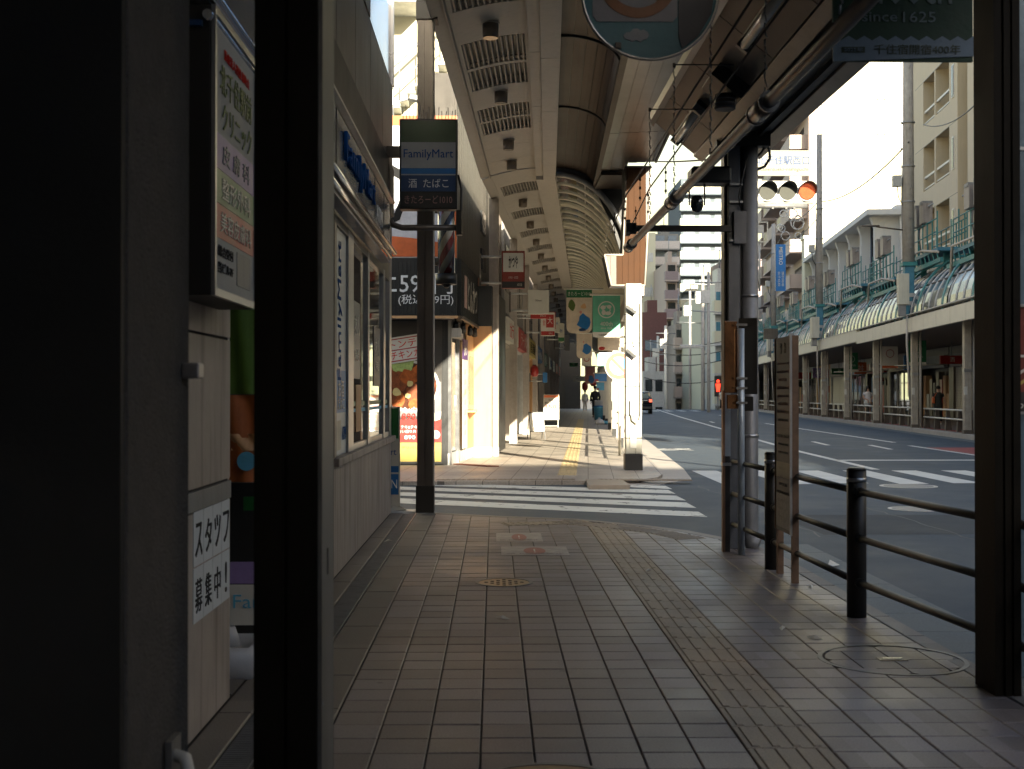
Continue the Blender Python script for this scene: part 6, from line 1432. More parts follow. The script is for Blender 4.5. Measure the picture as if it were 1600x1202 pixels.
B().box(-.8, 0, -.3, 1.1, .12, .5).obj('grey_plate', M_GREY, o); B().prism([(-.8, -.3), (-.8, .5), (.1, .5)], 'y', -.01, -.001).obj('red_corner', M_ORANGE, o); text('Nagai', o, M_SW, .3, .05, .9, .3, y=-.01)
random.seed(9)
for k, (t, z, w_, h_, m, tx, lab) in enumerate(((9.3, 2.55, .32, .5, M_YEL, '', 'small yellow box sign hanging across the road, second bay from the dark pillar'), (15.6, 2.6, .5, .35, M_RED, '酒', 'red box sign hanging across the road beside the shuttered front'),
        (23.5, 2.5, .3, .7, M_BLUE, '鍵', 'narrow blue box sign hanging across the road left of the woman'), (31, 2.6, .5, .4, M_SW, '本', 'white box sign hanging across the road behind the cut-top pole'), (36.5, 2.5, .35, .7, M_ORANGE, '丼', 'orange box sign hanging across the road just right of the notice board'),
        (44, 2.6, .5, .4, M_GREEN, '茶', 'green box sign hanging across the road behind the notice board'), (53, 2.5, .4, .7, M_PURPLE, '花', 'purple box sign hanging across the road near the canopy column'), (60, 2.5, .5, .5, M_RED, '肉', 'red box sign hanging across the road, farthest one near the canopy column'))):
    o = TM('projecting_sign', lab, 'sign', OPP, (3.4, t, z)); o.rotation_euler = (0, 0, 0); B().box(-w_, 0, 0, w_, .14, h_).obj('box', m, o, bevel=.01)
    if tx: text(tx, o, M_SW if m is not M_SW else M_TXTK, 0, h_/2, h_*.6, h_*.6, y=-.006)
    B().tube([(0, .07, h_), (0, .07, 1.05)], .02, 6).obj('hanger', M_GREY, o)
# ---------------- buildings ----------------
M_APT = mat('tan_apartment_wall', (.56, .46, .31), .65, var=.05, sc=1, bump=.05, grime=.12); M_PNK = mat('pinkish_apartment_wall', (.46, .36, .30), .65, var=.05, sc=1)
M_PALE = mat('white_building_wall', (.56, .53, .39), .7, var=.03, sc=1, bump=.04); M_MAUVE = mat('mauve_panel', (.30, .23, .23), .6)
ap = TM('apartment_building', 'tan apartment block with recessed balconies at the upper right', 'building', OPP, (4.0, -22, 0))
B().box(3.0, 0, 3.7, 16, 48.6, 24.5).obj('core', M_APT, ap)
for f_ in range(6):
    z = 4.75+3.17*f_
    for k in range(5):
        y = 48.6-1.6-9.6*k
        # wall strip pieces around a recessed balcony and a window
        ya_, yb_ = y-9.6+1.6, y
        B().box(0, ya_, z-1.0, 3.0, yb_+0.0, z).obj('spandrel', M_APT, ap)                      # below balcony opening
        B().box(0, yb_-1.7, z, 3.0, yb_, z+2.17).obj('wall_strip', M_APT, ap)
        B().box(0, ya_, z, 3.0, yb_-6.6, z+2.17).obj('wall_strip', M_APT, ap)
        B().box(0, yb_-4.1, z, 3.0, yb_-3.9, z+2.17).obj('wall_fin', M_APT, ap)
        ra = B().box(.05, yb_-6.6, z+.62, .12, yb_-1.7, z+.72).obj('balcony_rail', M_SW, ap); B().box(.06, yb_-6.6, z+.1, .1, yb_-1.7, z+.16).obj('lower_rail', M_SW, ra)
        B().box(2.9, yb_-6.2, z+.1, 2.96, yb_-4.6, z+2.0).obj('balcony_door', M_DGLASS, ap); B().box(1.4, yb_-3.2, z, 1.9, yb_-2.4, z+.9).obj('air_conditioner', M_LGREY, ap)
        w_ = B().box(-.03, ya_+.5, z+.1, .02, yb_-7.1, z+1.55).obj('window', M_SW, ap); B().box(-.05, ya_+.56, z+.16, -.031, (ya_+yb_-6.6)/2-.02, z+1.49).obj('pane', M_DGLASS, w_); B().box(-.05, (ya_+yb_-6.6)/2+.02, z+.16, -.031, yb_-7.16, z+1.49).obj('pane', MATS['silvery_vault_glass'], w_)
        B().box(-.004, ya_, z-1.03, .0, yb_, z-1.0).obj('wall_seam', M_BROWN, ap)
    B().box(0, 47.0, z-1.0, 3.0, 48.6, z+2.17).obj('end_strip', M_APT, ap); w_ = B().box(-.03, 47.4, z+.2, .02, 48.1, z+1.3).obj('small_window', M_SW, ap); B().box(-.045, 47.46, z+.26, -.031, 48.04, z+1.24).obj('pane', M_DGLASS, w_)
    B().box(0, -1.0, z-1, 3.0, 0.6, z+2.17).obj('end_strip', M_APT, ap)
th = TM('theatre_building', 'white building with tall tapering fins under a flat overhanging roof', 'building', OPP, (4.5, 39.5, 0))
B().box(.9, 0, 3.7, 22, 26.5, 12.2).obj('wall', mat('grey_white_wall', (.58, .57, .54), .65, var=.05, sc=1), th)
B().box(-.3, -.8, 12.2, 23, 27.3, 12.55).obj('roof_slab', MATS['grey_white_wall'], th, bevel=.02); B().box(2, 2, 12.56, 6, 8, 13.2).obj('roof_housing', MATS['grey_white_wall'], th)
for k in range(7):
    y = .2+4.3*k; P = [(.89, y, 3.8), (.89, y, 12.18)]
    B().add([(.3, y-.15, 3.8), (.9, y-.15, 3.8), (.9, y-.15, 12.19), (.05, y-.3, 12.19), (.28, y-.15, 11.5), (.3, y+.15, 3.8), (.9, y+.15, 3.8), (.9, y+.15, 12.19), (.05, y+.3, 12.19), (.28, y+.15, 11.5)],
            [(0, 1, 2, 3, 4), (9, 8, 7, 6, 5), (0, 5, 6, 1), (1, 6, 7, 2), (2, 7, 8, 3), (3, 8, 9, 4), (4, 9, 5, 0)]).obj('fin', MATS['grey_white_wall'], th)
for x in (2.2, 8, 14): B().add([(x-.25, -.5, 3.8), (x+.25, -.5, 3.8), (x+.5, -.5, 12.19), (x-.5, -.5, 12.19), (x-.25, -.01, 3.8), (x+.25, -.01, 3.8), (x+.5, -.01, 12.19), (x-.5, -.01, 12.19)], [(0, 1, 2, 3), (7, 6, 5, 4), (0, 4, 5, 1), (1, 5, 6, 2), (2, 6, 7, 3), (3, 7, 4, 0)]).obj('fin', MATS['grey_white_wall'], th)
B().tube([(.6, 2.3, 4), (.6, 2.3, 12)], .13, 8).obj('drainpipe', M_BLACK, th)
S_ = TM('white_lower_building', 'plain cream end wall beyond the finned white building', 'building', OPP, (4.3, 66.5, 0)); B().box(0, 0, 3.7, 14, 1.6, 14.2).obj('wall', M_PALE, S_); B().box(-.1, -.1, 14.2, 14.1, 1.7, 14.45).obj('parapet', M_PALE, S_)
bw = TM('tall_white_building', 'tall building with blank white end wall and pinkish balconies to its left', 'building', OPP, (4.2, 69.5, 0))
B().box(1.3, 0, 3.7, 15, 38, 46).obj('wall', M_PALE, bw)
B().box(.9, -.02, 3.7, 1.29, 38, 46).obj('facade', M_PNK, bw)
for x in (1.7, 2.0, 8.6, 9.2, 9.5): B().box(x, -.12, 3.8, x+.08, -.001, 46).obj('drainpipe', M_LGREY, bw)
for f_ in range(13):
    z = 4.8+3.0*f_
    for x in (6.6, 7.2, 7.8): B().box(x, -.1, z+.5, x+.16, -.001, z+.62).obj('vent_cap', M_GREY, bw)
    for k in range(3):
        y = 1.0+11.5*k; B().box(-.6, y, z-.35, .9, y+9.6, z-.15).obj('balcony_slab', M_PNK, bw); B().box(-.6, y, z-.15, -.45, y+6.5, z+.85).obj('balcony_parapet', M_PNK, bw); B().box(-.6, y, z-.15, .9, y+.15, z+.85).obj('balcony_parapet', M_PNK, bw)
        B().box(-.55, y+6.5, z-.15, -.5, y+9.6, z+.85).obj('balcony_grille', M_BROWN, bw); B().box(.86, y+2, z, .89, y+8, z+1.9).obj('window', M_DGLASS, bw)
def block(name, lab, u0, v0, u1, Y, depth, zb, fl, m, mb, bay=3, bal=True, win=M_DGLASS, rowh=None):
    a, c = PY(u0, v0, Y), PY(u1, v0, Y); W_, H_ = c.x-a.x, a.z-zb
    o = T(name, lab, 'building', (a.x, Y, zb)); B().box(0, 1.3, 0, W_, depth, H_).obj('wall', m, o)
    nf = int(H_/fl); B().box(W_*.3, 3, H_, W_*.7, 6, H_+1.6).obj('roof_housing', m, o); B().tube([(W_*.5, 4, H_+1.6), (W_*.5, 4, H_+3.6)], .06, 5).obj('antenna', M_STEEL, o)
    for f_ in range(nf):
        z = H_-fl*(f_+1)
        if z < (-3-zb): break
        if bal:
            B().box(-.3, 0, z-.2, W_, 1.3, z).obj('balcony_slab', m, o); B().box(-.3, 0, z, W_, .14, z+1.15).obj('balcony_parapet', mb, o); B().box(-.3, .14, z, -.16, 1.3, z+1.15).obj('balcony_parapet', mb, o)
        for i in range(bay): x = W_*(i+.15)/bay; B().box(x, 1.24, z+(.1 if bal else .8), x+W_*.7/bay, 1.29, z+2.1).obj('window', win, o)
    return o
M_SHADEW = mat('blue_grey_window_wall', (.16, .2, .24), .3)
block('apartment_block', 'tall white apartment block with wrap-round balconies behind the canopy column', 1066, 277, 1140, 195, 16, -6, 2.55, mat('painted_shade_wall', (.12, .145, .165), .7, spec=.1), M_PALE, 3, True, M_SHADEW)  # recess wall coloured dark to stand for balcony shade
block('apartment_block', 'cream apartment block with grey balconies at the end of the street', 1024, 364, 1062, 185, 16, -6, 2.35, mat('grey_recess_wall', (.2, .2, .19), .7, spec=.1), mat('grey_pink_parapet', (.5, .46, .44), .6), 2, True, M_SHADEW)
block('apartment_block', 'plain cream tower wall just right of the hooded arcade end', 1000, 362, 1026, 178, 16, -6, 5, M_PALE, M_PALE, 1, False, M_LGREY)
o = block('apartment_block', 'mauve-panelled stepped balconies left of the white apartment block', 1043, 408, 1060, 165, 22, -6, 2.5, M_PNK, M_MAUVE, 1, True, M_DGLASS)
block('brick_building', 'dark red-brown building at the end of the street', 1004, 487, 1044, 150, 20, -6, 5.5, mat('red_brown_cladding', (.14, .055, .05), .6, grime=.2), M_PALE, 1, False, M_SHADEW)
block('low_building', 'small white house with grey roof line before the red-brown building', 1008, 580, 1040, 135, 10, -6, 3, mat('grey_low_wall', (.36, .36, .35), .6), M_LGREY, 2, False, M_DGLASS)
block('mixed_building', 'cream narrow building with tall blue window strips left of the canopy column', 1098, 462, 1122, 128, 14, -4, 3.2, M_PALE, M_LGREY, 2, False, M_SHADEW)
block('mixed_building', 'pale building with vertical brown stripes before the white apartments', 1076, 490, 1099, 138, 14, -4, 3.2, M_PALE, M_BROWN, 3, False, M_BROWN)
block('mixed_building', 'grey glazed building immediately left of the canopy column', 1121, 440, 1150, 122, 14, -4, 3.0, M_LGREY, M_PALE, 3, True, M_TEALB)
block('mixed_building', 'beige stepped building with balconies right of the red-brown building', 1058, 505, 1078, 142, 14, -5, 2.8, M_BEIGE, M_PNK, 2, True, M_DGLASS)
block('dark_apartment', 'brownish mauve apartment block behind the pinkish balconies', 1150, 395, 1215, 168, 20, -6, 3, M_MAUVE, M_MAUVE, 3, True, M_DGLASS)
# unseen surroundings; building heights across the road chosen for sun and shade
for (M, s0, t0, t1, dp, h, lab, m) in ((OPP, 4.0, -40, -22.6, 14, 7.5, 'low grey building across the road beside the viewpoint', M_CONC), (OPP, 4.0, -57, -40.2, 14, 8.0, 'two-storey beige building across the road behind the viewpoint', M_BEIGE),
                                       (OPP, 3.0, -130, -58, 40, 16.3, 'five-storey grey building across the road well behind the viewpoint', M_CONC), (I4, -26, -60, 4, 24.8, 15, 'grey building over the shops behind the viewpoint', M_CONC)):
    o = TM('unseen_building', lab, 'building', M, (s0, t0, 0)); B().box(0, 0, 0, dp, t1-t0, h).obj('wall', m, o)
    x = -.03 if s0 > 0 else dp
    for i in range(int((t1-t0)/4)):
        for j in range(int(h/3.6)): B().box(x, 1+i*4, 1.2+j*3.5, x+.03, 3.4+i*4, 2.9+j*3.5).obj('window', M_DGLASS, o)
t = T('unseen_shade_wall', 'dark shuttered wall closing the covered passage behind the viewpoint', 'wall', (0, -7.1, 0)); B().box(-2.6, -.1, 0, 2.3, .1, 5.45).obj('wall', M_DARKP, t)  # unseen wall added to cut light coming from behind the viewpoint
for k in range(28): B().box(-2.2, .1, .03+k*.12, 2.0, .12, .145+k*.12).obj('shutter_slat', M_GREY, t)
t = T('unseen_shade_screen', 'dark bus shelter panels along the kerb behind the viewpoint', 'bus shelter', (2.5, -2.5, 0))  # unseen panels added to keep side light off the near left
for y in (-4.5, -2.4, -.3, 1.8): B().box(-.04, y, 0, .04, y+.08, 3.4).obj('post', M_DARK, t)
for y in (-4.42, -2.32, -.22): B().box(-.015, y, .15, .015, y+2.02, 3.3).obj('panel', M_BROWN, t)
# overhead cables
def cable(pts, r, lab):
    o = T('overhead_cable', lab, 'cable', pts[0]); a, c = Vector(pts[0]), Vector(pts[1]); L = []
    for k in range(13):
        q = k/12; p = a.lerp(c, q); p.z -= pts[2]*4*q*(1-q); L.append(tuple(p-a))
    B().tube(L, r, 5).obj('wire', M_BLACK, o)
cable((PY(1420, 222, 45), PY(1285, 315, 66), .5), .03, 'thick overhead cable sagging between the two concrete utility poles')
cable((PY(1282, 310, 66), PY(1228, 345, 86), .4), .025, 'overhead cable from the cut-top pole to the tangled pole, upper one')
cable((PY(1282, 335, 66), PY(1228, 372, 86), .4), .025, 'overhead cable from the cut-top pole to the tangled pole, lower one')
cable((PY(1222, 370, 86), PY(1180, 410, 104), .4), .03, 'overhead cable leaving the tangled pole towards the canopy column')
cable((PY(1443, 195, 45), PY(1530, 158, 35), .3), .02, 'thin cable across the tan apartment balconies')
for k, (v0, v1) in enumerate(((531, 533), (546, 548), (590, 592), (565, 562))): cable((PY(1006, v0, 120), PY(1132, v1, 118), .5), .04, 'distant wire across the end of the street, '+ORD[k]+' from the top')
cable((PY(1019, 252, 22), PY(1132, 247, 11.2), .02), .01, 'dark taut wire from the hood to the kerb canopy')
# tangled cables
t = T('cable_tangle', 'bright tangle of looped cables on the utility pole below the traffic light', 'cables', PY(1225, 352, 86.5)); b = B(); random.seed(2)
for k in range(9):
    c = Vector((random.uniform(-.6, 1.1), random.uniform(-.2, .2), random.uniform(-.8, .9))); r_ = random.uniform(.2, .5); b.tube([c+Vector((r_*math.cos(a*.7), random.uniform(-.05, .05), r_*math.sin(a*.7))) for a in range(10)], .035, 5)
b.obj('loop', M_LGREY, t, kind='stuff')
# ---------------- traffic lights ----------------
p = PY(1225, 300, 23); t = T('traffic_light', 'white horizontal three-lens traffic light showing red over the road', 'traffic light', (p.x, 23, p.z))
B().box(-.62, 0, -.21, .60, .14, .21).obj('housing', mat('white_signal_housing', (.58, .56, .48), .4, var=.03), t, bevel=.04)
for k, x in enumerate((-.31, .06, .42)):
    le = B(); disc(le, x, -.0, .158, -.03, -.002, 32)
    m = M_LGREY if k < 2 else mat('lit_red_lens', (.22, .04, .018), .8, emit=.3, spec=.1, var=.05, bump=0)
    lo = le.obj('lens', mat('grey_lens', (.075, .076, .066), .8, 0, spec=.1, var=.1, sc=60, bump=.4, bsc=90) if k < 2 else m, t)
    v = []; n = 24; fs = []
    for i in range(n+1):
        a = R(-15)+R(210)*i/n
        d = .24*max(.12, max(0.0, math.sin((a+R(15))/R(210)*math.pi))**.6)
        v += [(x+.168*math.cos(a), -.0, .168*math.sin(a)), (x+.168*math.cos(a), -d, .168*math.sin(a)-.0), (x+.162*math.cos(a), 0, .162*math.sin(a)), (x+.162*math.cos(a), -d, .162*math.sin(a))]
    for i in range(n): a, c = 4*i, 4*i+4; fs += [(a, a+1, c+1, c), (a+2, c+2, c+3, a+3), (a+1, a+3, c+3, c+1)]
    B().add(v, fs, True).obj('visor', M_BLACK, t); b = B(); ring(b, x, 0, .158, .175, -.004, .02, 28); b.obj('lens_rim', M_LGREY, t)
    if k == 2:
        b = B()
        for i in range(-6, 7):
            for j in range(-6, 7):
                if math.hypot(i, j) < 6.3: disc(b, x+i*.022, j*.022, .006, -.034, -.0305, 6)
        b.obj('diode', mat('orange_diode', (.8, .16, .05), .8, emit=.35, spec=.1, var=0, bump=0), t, kind='stuff')
B().tube([(-.75, .07, -.25), (.44, .07, -.25)], .05, 12).obj('arm', M_GREY, t); B().tube([(-.72, .07, -.25), (-.62, .1, -.2), (-.62, .1, .1)], .03, 8).obj('side_bracket', M_SW, t)
for x in (-.2, .05, .2): B().box(x-.02, .03, -.31, x+.02, .11, -.19).obj('clamp', M_BLACK, t)
p2 = PY(1158, 330, 23); t = T('signal_pole', 'grey signal pole standing hidden behind the canopy column, carrying the traffic light', 'pole', (p2.x, 23.08, ZR))
B().cyl(0, 0, 0, 5.6, .09, 14).obj('shaft', M_GREY, t); B().tube([(0, 0, p.z-.25-ZR), (p.x-p2.x-.7, 0, p.z-.25-ZR)], .05, 10).obj('arm', M_GREY, t); B().tube([(0, 0, p.z+.55-ZR), (p.x-p2.x-.55, 0, p.z+.55-ZR)], .035, 10).obj('upper_arm', M_GREY, t)
p = PY(1222, 255, 23); t = T('place_name_sign', 'white place name sign with Japanese and Roman letters above the traffic light', 'sign', (p.x, 23, p.z))
B().box(-.57, 0, -.235, .55, .03, .235).obj('plate', mat('name_sign_face', (.34, .325, .26), .8, spec=.1, var=.03), t); M_PL = mat('pale_blue_lettering', (.09, .12, .20), .85, spec=.05, var=0, bump=0); fr_(t, -.55, -.215, .53, .215, .008, -.001, .004, M_PL)
text('北千住駅西口', t, M_PL, .02, .055, .98, .17, y=-.006, bold=.012); text('Kitasenjueki-nishiguchi', t, mat('pale_grey_lettering', (.16, .16, .14), .85, spec=.05, var=0, bump=0), .0, -.12, .98, .085, y=-.006, bold=.008)
p = PY(1122, 603, 104); t = T('pedestrian_signal', 'small red standing-man pedestrian signal across the road', 'traffic light', (p.x, 104, p.z))
B().box(-.3, 0, -.9, .3, .2, .8).obj('housing', M_BLACK, t); MRG = mat('red_signal_glow', (1, .05, .02), .4, emit=.8, var=0, bump=0)
b = B(); disc(b, 0, .38, .14, -.02, -.001, 12); b.obj('figure_head', MRG, t); B().prism([(-.22, .18), (.22, .18), (.16, -.2), (.13, -.5), (.03, -.5), (0, -.2), (-.03, -.5), (-.13, -.5), (-.16, -.2)], 'y', -.02, -.001).obj('figure_body', MRG, t); B().cyl(0, .1, -3.0, -.9, .06, 8).obj('post', M_GREY, t)
# street lamp and other fittings left of the canopy column
p = PY(1080, 542, 100); t = T('street_lamp', 'pale street lamp arm reaching over the far road from a teal post', 'street lamp', (p.x, 100, p.z))
B().box(-.9, -.2, -.12, .9, .2, .15).obj('lamp_head', M_LGREY, t, bevel=.04); B().tube([(.8, 0, .05), (2.7, 0, .15)], .05, 6).obj('arm', M_LGREY, t); B().cyl(2.7, 0, -p.z, .6, .09, 8).obj('post', M_TEALB, t)
t = T('square_sign_frame', 'small white square framed sign between canopy column and apartments', 'sign', PY(1187, 358, 60))
fr_(t, -.3, -.6, .35, .3, .05, 0, .05, M_SW); B().box(-.2, .0, -.2, .2, .03, .2).obj('plate', M_LGREY, t); B().tube([(0, .05, -3), (0, .05, -.6)], .05, 8).obj('post', M_LGREY, t)
# flat brown box sign on the opposite arcade
t = T('small_roadside_sign', 'small brown rectangular sign behind the top of the notice board', 'sign', PY(1204, 522, 84)); B().box(-.45, 0, -.35, .5, .08, .35).obj('plate', M_BROWN, t); B().tube([(0, .1, -1.6), (0, .1, .3)], .04, 6).obj('post', M_GREY, t)
# ---------------- car ----------------
t = T('parked_car', 'dark car seen from behind with lit tail lamp at the far left kerb', 'car', (10.15, 86.6, ZR), -.09)
MC = mat('dark_car_paint', (.012, .014, .018), .18, .4, var=.05, bump=0, spec=.8)
def sec(y, P): return [(x, y, z) for x, z in P]
def carP(w, wt, zb, zs, zt): return [(-w, zb), (-w, zs), (-wt, zt), (wt, zt), (w, zs), (w, zb)]
B().loft([sec(y, carP(*a)) for y, a in ((0, (.78, .62, .35, .85, .95)), (.06, (.84, .66, .28, .95, 1.05)), (.5, (.86, .66, .25, 1.0, 1.5)), (.8, (.87, .66, .25, 1.0, 1.56)), (2.6, (.87, .66, .25, 1.0, 1.55)), (3.3, (.86, .72, .25, .98, 1.02)), (4.1, (.82, .70, .28, .85, .9)), (4.25, (.72, .62, .4, .7, .75)))]).obj('body', MC, t)
B().prism([(-.6, 1.08), (.6, 1.08), (.54, 1.42), (-.54, 1.42)], 'y', .0, .16).obj('rear_window', mat('rear_window_glass', (.12, .17, .22), .1, .3, bump=0), t)
for s_ in (-1, 1):
    b = B(); b.box(s_*.72-.1, -.03, .82, s_*.72+.1, .05, 1.02); b.obj('tail_lamp', mat('lit_tail_lamp', (.9, .12, .06), .3, emit=.6, var=0), t)
    for y in (.85, 3.3): w_ = B(); w_.tube([(s_*.66, y, .31), (s_*.86, y, .31)], .31, 20); wo = w_.obj('wheel', M_BLACK, t); B().tube([(s_*.861, y, .31), (s_*.87, y, .31)], .18, 16).obj('rim', M_ALU, wo)
B().box(-.17, -.04, .72, .17, -.005, .88).obj('number_plate', M_SW, t); B().box(-.8, -.06, .34, .8, .04, .52).obj('bumper', M_BLACK, t, bevel=.02); B().box(-.5, -.03, .91, .5, -.0, .95).obj('chrome_strip', M_ALU, t)
t = T('parked_van', 'pale van far down the road just above the dark car', 'van', (13.4, 128, -.6), -.09); B().box(-.95, 0, .4, .95, 4.4, 2.3).obj('body', M_SKYB if False else mat('pale_blue_van', (.36, .42, .44), .3), t, bevel=.12); B().box(-.7, -.02, 1.3, .7, .02, 1.9).obj('rear_window', M_DGLASS, t)
for s_ in (-1, 1):
    for y in (.8, 3.5): B().tube([(s_*.75, y, .35), (s_*.96, y, .35)], .35, 14).obj('wheel', M_BLACK, t)
# ---------------- people ----------------
M_SKIN = mat('skin', (.50, .30, .21), .55, var=.05, bump=0); M_HAIR = mat('black_hair', (.012, .01, .009), .5, var=.2, sc=40)
def skin_mesh(name, joints, edges, m, parent, root=0, sub=2):
    me = bpy.data.meshes.new(name); me.from_pydata([j[:3] for j in joints], edges, []); me.materials.append(m)
    o = link(name, me, parent); md = o.modifiers.new('Skin', 'SKIN'); md.use_smooth_shade = True
    for i, j in enumerate(joints): r_ = j[3]; me.skin_vertices[0].data[i].radius = r_ if isinstance(r_, tuple) else (r_, r_)
    me.skin_vertices[0].data[root].use_root = True
    s_ = o.modifiers.new('Sub', 'SUBSURF'); s_.levels = sub; s_.render_levels = sub
    return o
def lo(rings, name, m, parent, n=14):
    return B().loft([[(cx+rx*math.cos(2*math.pi*k/n), cy+ry*math.sin(2*math.pi*k/n), z) for k in range(n)] for (cx, cy, rx, ry, z) in rings]).obj(name, m, parent)
def person(loc, rz, lab, H, arms, legs, top, bottom, hair='long', extra=None, dress=False, shoes=M_SW, skin=M_SKIN, sleeve=.6):
    """faces local -Y. arms: (elbow, hand) for left/right; legs: (knee, ankle)"""
    k = H/1.7; t = T('person', lab, 'person', loc, rz)
    J = [(0, 0, .95, (.13, .10)), (0, 0, 1.12, (.12, .09)), (0, .01, 1.32, (.15, .10)), (0, .01, 1.43, (.07, .06)), (0, -.01, 1.52, (.05, .05)), (0, -.015, 1.60, (.075, .09)), (0, -.01, 1.665, (.06, .075))]
    E_ = [(0, 1), (1, 2), (2, 3), (3, 4), (4, 5), (5, 6)]
    for s_, (el, ha), (kn, an) in ((-1, arms[0], legs[0]), (1, arms[1], legs[1])):
        b = len(J); J += [(s_*.17, .01, 1.39, .052), (*el, .038), (*ha, .026), (ha[0], ha[1]-.03, ha[2]-.08, (.035, .015))]; E_ += [(2, b), (b, b+1), (b+1, b+2), (b+2, b+3)]
        for q, (dx, dz) in enumerate(((-.022, -.155), (-.008, -.17), (.008, -.165), (.022, -.15))): J.append((ha[0]+dx, ha[1]-.04, ha[2]+dz, .008)); E_.append((b+3, len(J)-1))
        J.append((ha[0]-s_*.045, ha[1]-.05, ha[2]-.09, .01)); E_.append((b+3, len(J)-1))
        b = len(J); J += [(s_*.09, 0, .86, .088), (*kn, .058), (*an, .036), (an[0], an[1]-.13, an[2]-.055, (.035, .025))]; E_ += [(0, b), (b, b+1), (b+1, b+2), (b+2, b+3)]
    J = [(a*k, c*k, d*k, tuple(x*k for x in r_) if isinstance(r_, tuple) else r_*k) for a, c, d, r_ in J]
    body = skin_mesh('body', J, E_, skin, t)
    S3 = lambda L: [(a*k, c*k, d*k, e*k, f*k) for a, c, d, e, f in L]
    lo(S3([(0, 0, .175, .125, .80 if not dress else .45), (0, 0, .18, .13, .95), (0, 0, .165, .12, 1.1), (0, .01, .195, .135, 1.3), (0, .01, .19, .12, 1.39), (0, .01, .09, .08, 1.45)]), 'top', top, t)
    for s_, (el, ha) in ((-1, arms[0]), (1, arms[1])):
        a, c = Vector((s_*.155, .01, 1.395))*k, Vector(el)*k; e = c if sleeve >= 1 else a.lerp(c, sleeve); pts = [a, e] + ([Vector(ha)*k] if sleeve > 1 else [])
        B().tube(pts, .068*k, 12, .058*k).obj('sleeve', top, t)
    for s_, (kn, an) in ((-1, legs[0]), (1, legs[1])):
        if bottom: B().tube([Vector((s_*.09, 0, .9))*k, Vector(kn)*k, Vector((an[0], an[1], an[2]+.05))*k], .10*k, 12, .066*k).obj('trouser_leg', bottom, t)
        b = B(); b.loft([[(an[0]*k+x*k, (an[1]+y)*k, z*k) for x, y in ((-.045, .05), (.045, .05), (.05, -.1), (.02, -.19), (-.02, -.19), (-.05, -.1))] for z in (an[2]-.085, an[2]-.03)]); b.obj('shoe', shoes, t)
    hr = [(0, .01, .098, .105, 1.60), (0, .01, .10, .11, 1.66), (0, .01, .088, .10, 1.71), (0, .01, .05, .06, 1.745), (0, .01, .01, .01, 1.755)]
    if hair == 'long': hr = [(0, .05, .10, .06, 1.36), (0, .05, .115, .075, 1.45), (0, .04, .11, .085, 1.55)]+hr
    lo(S3(hr), 'hair', M_HAIR, t)
    if hair == 'long' or hair == 'short':
        for s_ in (-1, 1): b = B(); b.loft([[((s_*.032+.012*q*math.cos(a))*k, (-.105-.002)*k, (1.60+.007*q*math.sin(a))*k) for a in [j*.785 for j in range(8)]] for q in (1, .5)]); b.obj('eye', M_BLACK, t)
        B().box(-.02*k, -.108*k, 1.545*k, .02*k, -.1*k, 1.553*k).obj('mouth', M_RED, t)
    if extra: extra(t, k)
    return t
st_ = ((-.09, 0, .48), (-.1, 0, .09)); sr = ((.09, 0, .48), (.1, 0, .09))
def ex1(t, k):
    B().box(-.03*k, -.17*k, .95*k, .11*k, -.15*k, 1.06*k).obj('folded_paper', M_SW, t)
    B().tube([(.17*k, 0, 1.4*k), (.2*k, .02, 1.1*k), (.2*k, .05, .95*k)], .012, 6).obj('bag_strap', M_BLACK, t); B().box(.16*k, -.02, .72*k, .26*k, .14*k, .95*k).obj('shoulder_bag', M_BLACK, t, bevel=.01)
pw = PY(1356, 632, 56); person((pw.x, 56, .1), .1, 'woman with long dark hair in white top and pale shorts across the road', 1.56, (((-.23, .0, 1.14), (-.06, -.16, 1.05)), ((.23, 0, 1.14), (.08, -.16, 1.03))), (st_, sr), mat('white_blouse', (.62, .58, .56), .8), None, 'long', ex1)
o = [c for c in COL.objects if c.parent and c.name.startswith('top')][-1]; par = o.parent
lo([(0, 0, .18, .13, .62), (0, 0, .185, .135, .8), (0, 0, .17, .125, .92)], 'shorts', mat('pale_grey_shorts', (.38, .39, .37), .8), par)
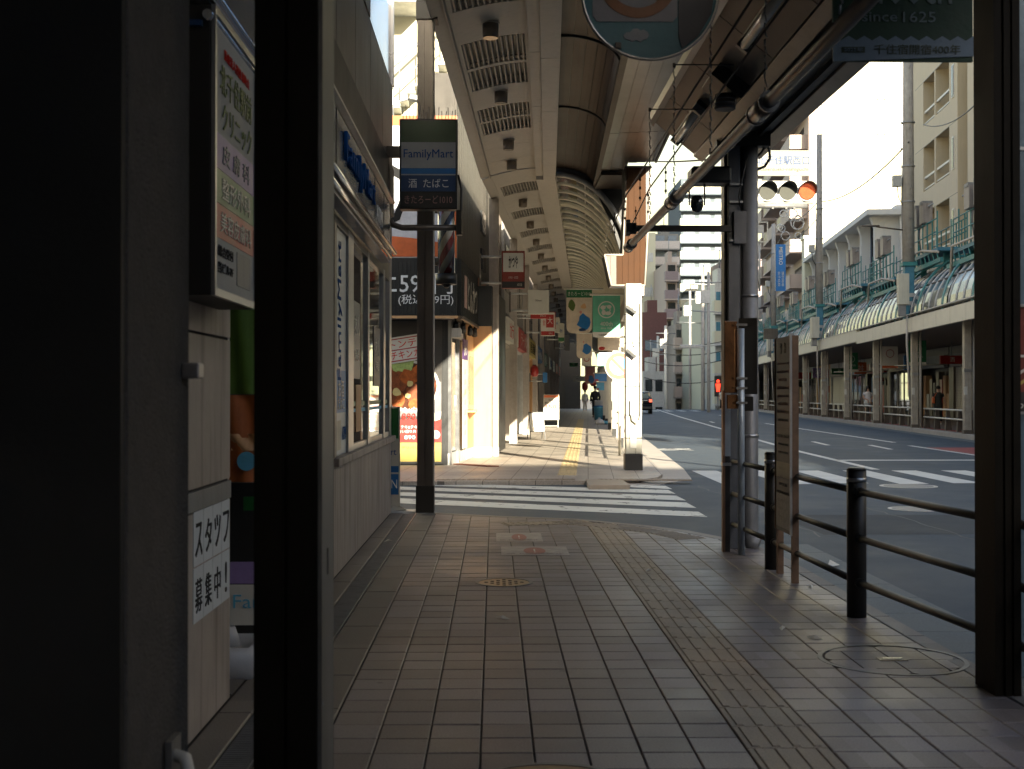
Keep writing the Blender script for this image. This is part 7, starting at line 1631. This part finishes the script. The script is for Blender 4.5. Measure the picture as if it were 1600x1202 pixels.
def ex2(t, k):
    B().box(.16*k, -.05, .95*k, .27*k, .16*k, 1.2*k).obj('orange_bag', M_ORANGE, t, bevel=.015); B().tube([(.08*k, .1, 1.42*k), (.2*k, .08, 1.2*k)], .016, 6).obj('bag_strap', M_ORANGE, t)
pm = PY(1466, 640, 50); person((pm.x, 50, .1), math.pi-.25, 'person in black apron dress with orange bag, seen from behind across the road', 1.52, (((-.26, 0, 1.15), (-.32, -.06, .95)), ((.25, .0, 1.15), (.27, -.04, .95))), (st_, sr), mat('black_tunic', (.035, .037, .036), .8), mat('black_trousers', (.02, .02, .02), .8), 'short', ex2, True)
pb = G(930, 652.5); person((pb.x, pb.y, 0), math.pi, 'person in long black coat walking away in the middle of the far arcade', 1.74, (((-.24, .02, 1.12), (-.23, -.1, .92)), ((.24, .02, 1.12), (.23, -.05, .9))), (((-.09, -.06, .48), (-.1, .05, .12)), ((.09, -.02, .48), (.09, -.14, .09))), mat('black_coat', (.012, .012, .013), .85), MATS['black_trousers'], 'short', None, True, M_BLACK, sleeve=1.4)
pc = PY(914, 628, 96); person((pc.x, 96, -.02), .2, 'distant person in pale clothes with bags deep in the far arcade', 1.6, (((-.24, 0, 1.12), (-.22, -.05, .9)), ((.24, 0, 1.12), (.22, -.05, .9))), (st_, sr), mat('pale_clothes', (.5, .48, .42), .8), M_CREAM, 'short', None, sleeve=1.3)
pd = PY(1128, 624, 98); person((pd.x, 98, .1), .0, 'distant person in white at the far crossing left of the canopy column', 1.6, (((-.24, 0, 1.12), (-.22, -.05, .9)), ((.24, 0, 1.12), (.22, -.05, .9))), (st_, sr), M_SW, MATS['black_trousers'], 'short', None)
# far arcade end: dark wall and black panel put the shade into colour
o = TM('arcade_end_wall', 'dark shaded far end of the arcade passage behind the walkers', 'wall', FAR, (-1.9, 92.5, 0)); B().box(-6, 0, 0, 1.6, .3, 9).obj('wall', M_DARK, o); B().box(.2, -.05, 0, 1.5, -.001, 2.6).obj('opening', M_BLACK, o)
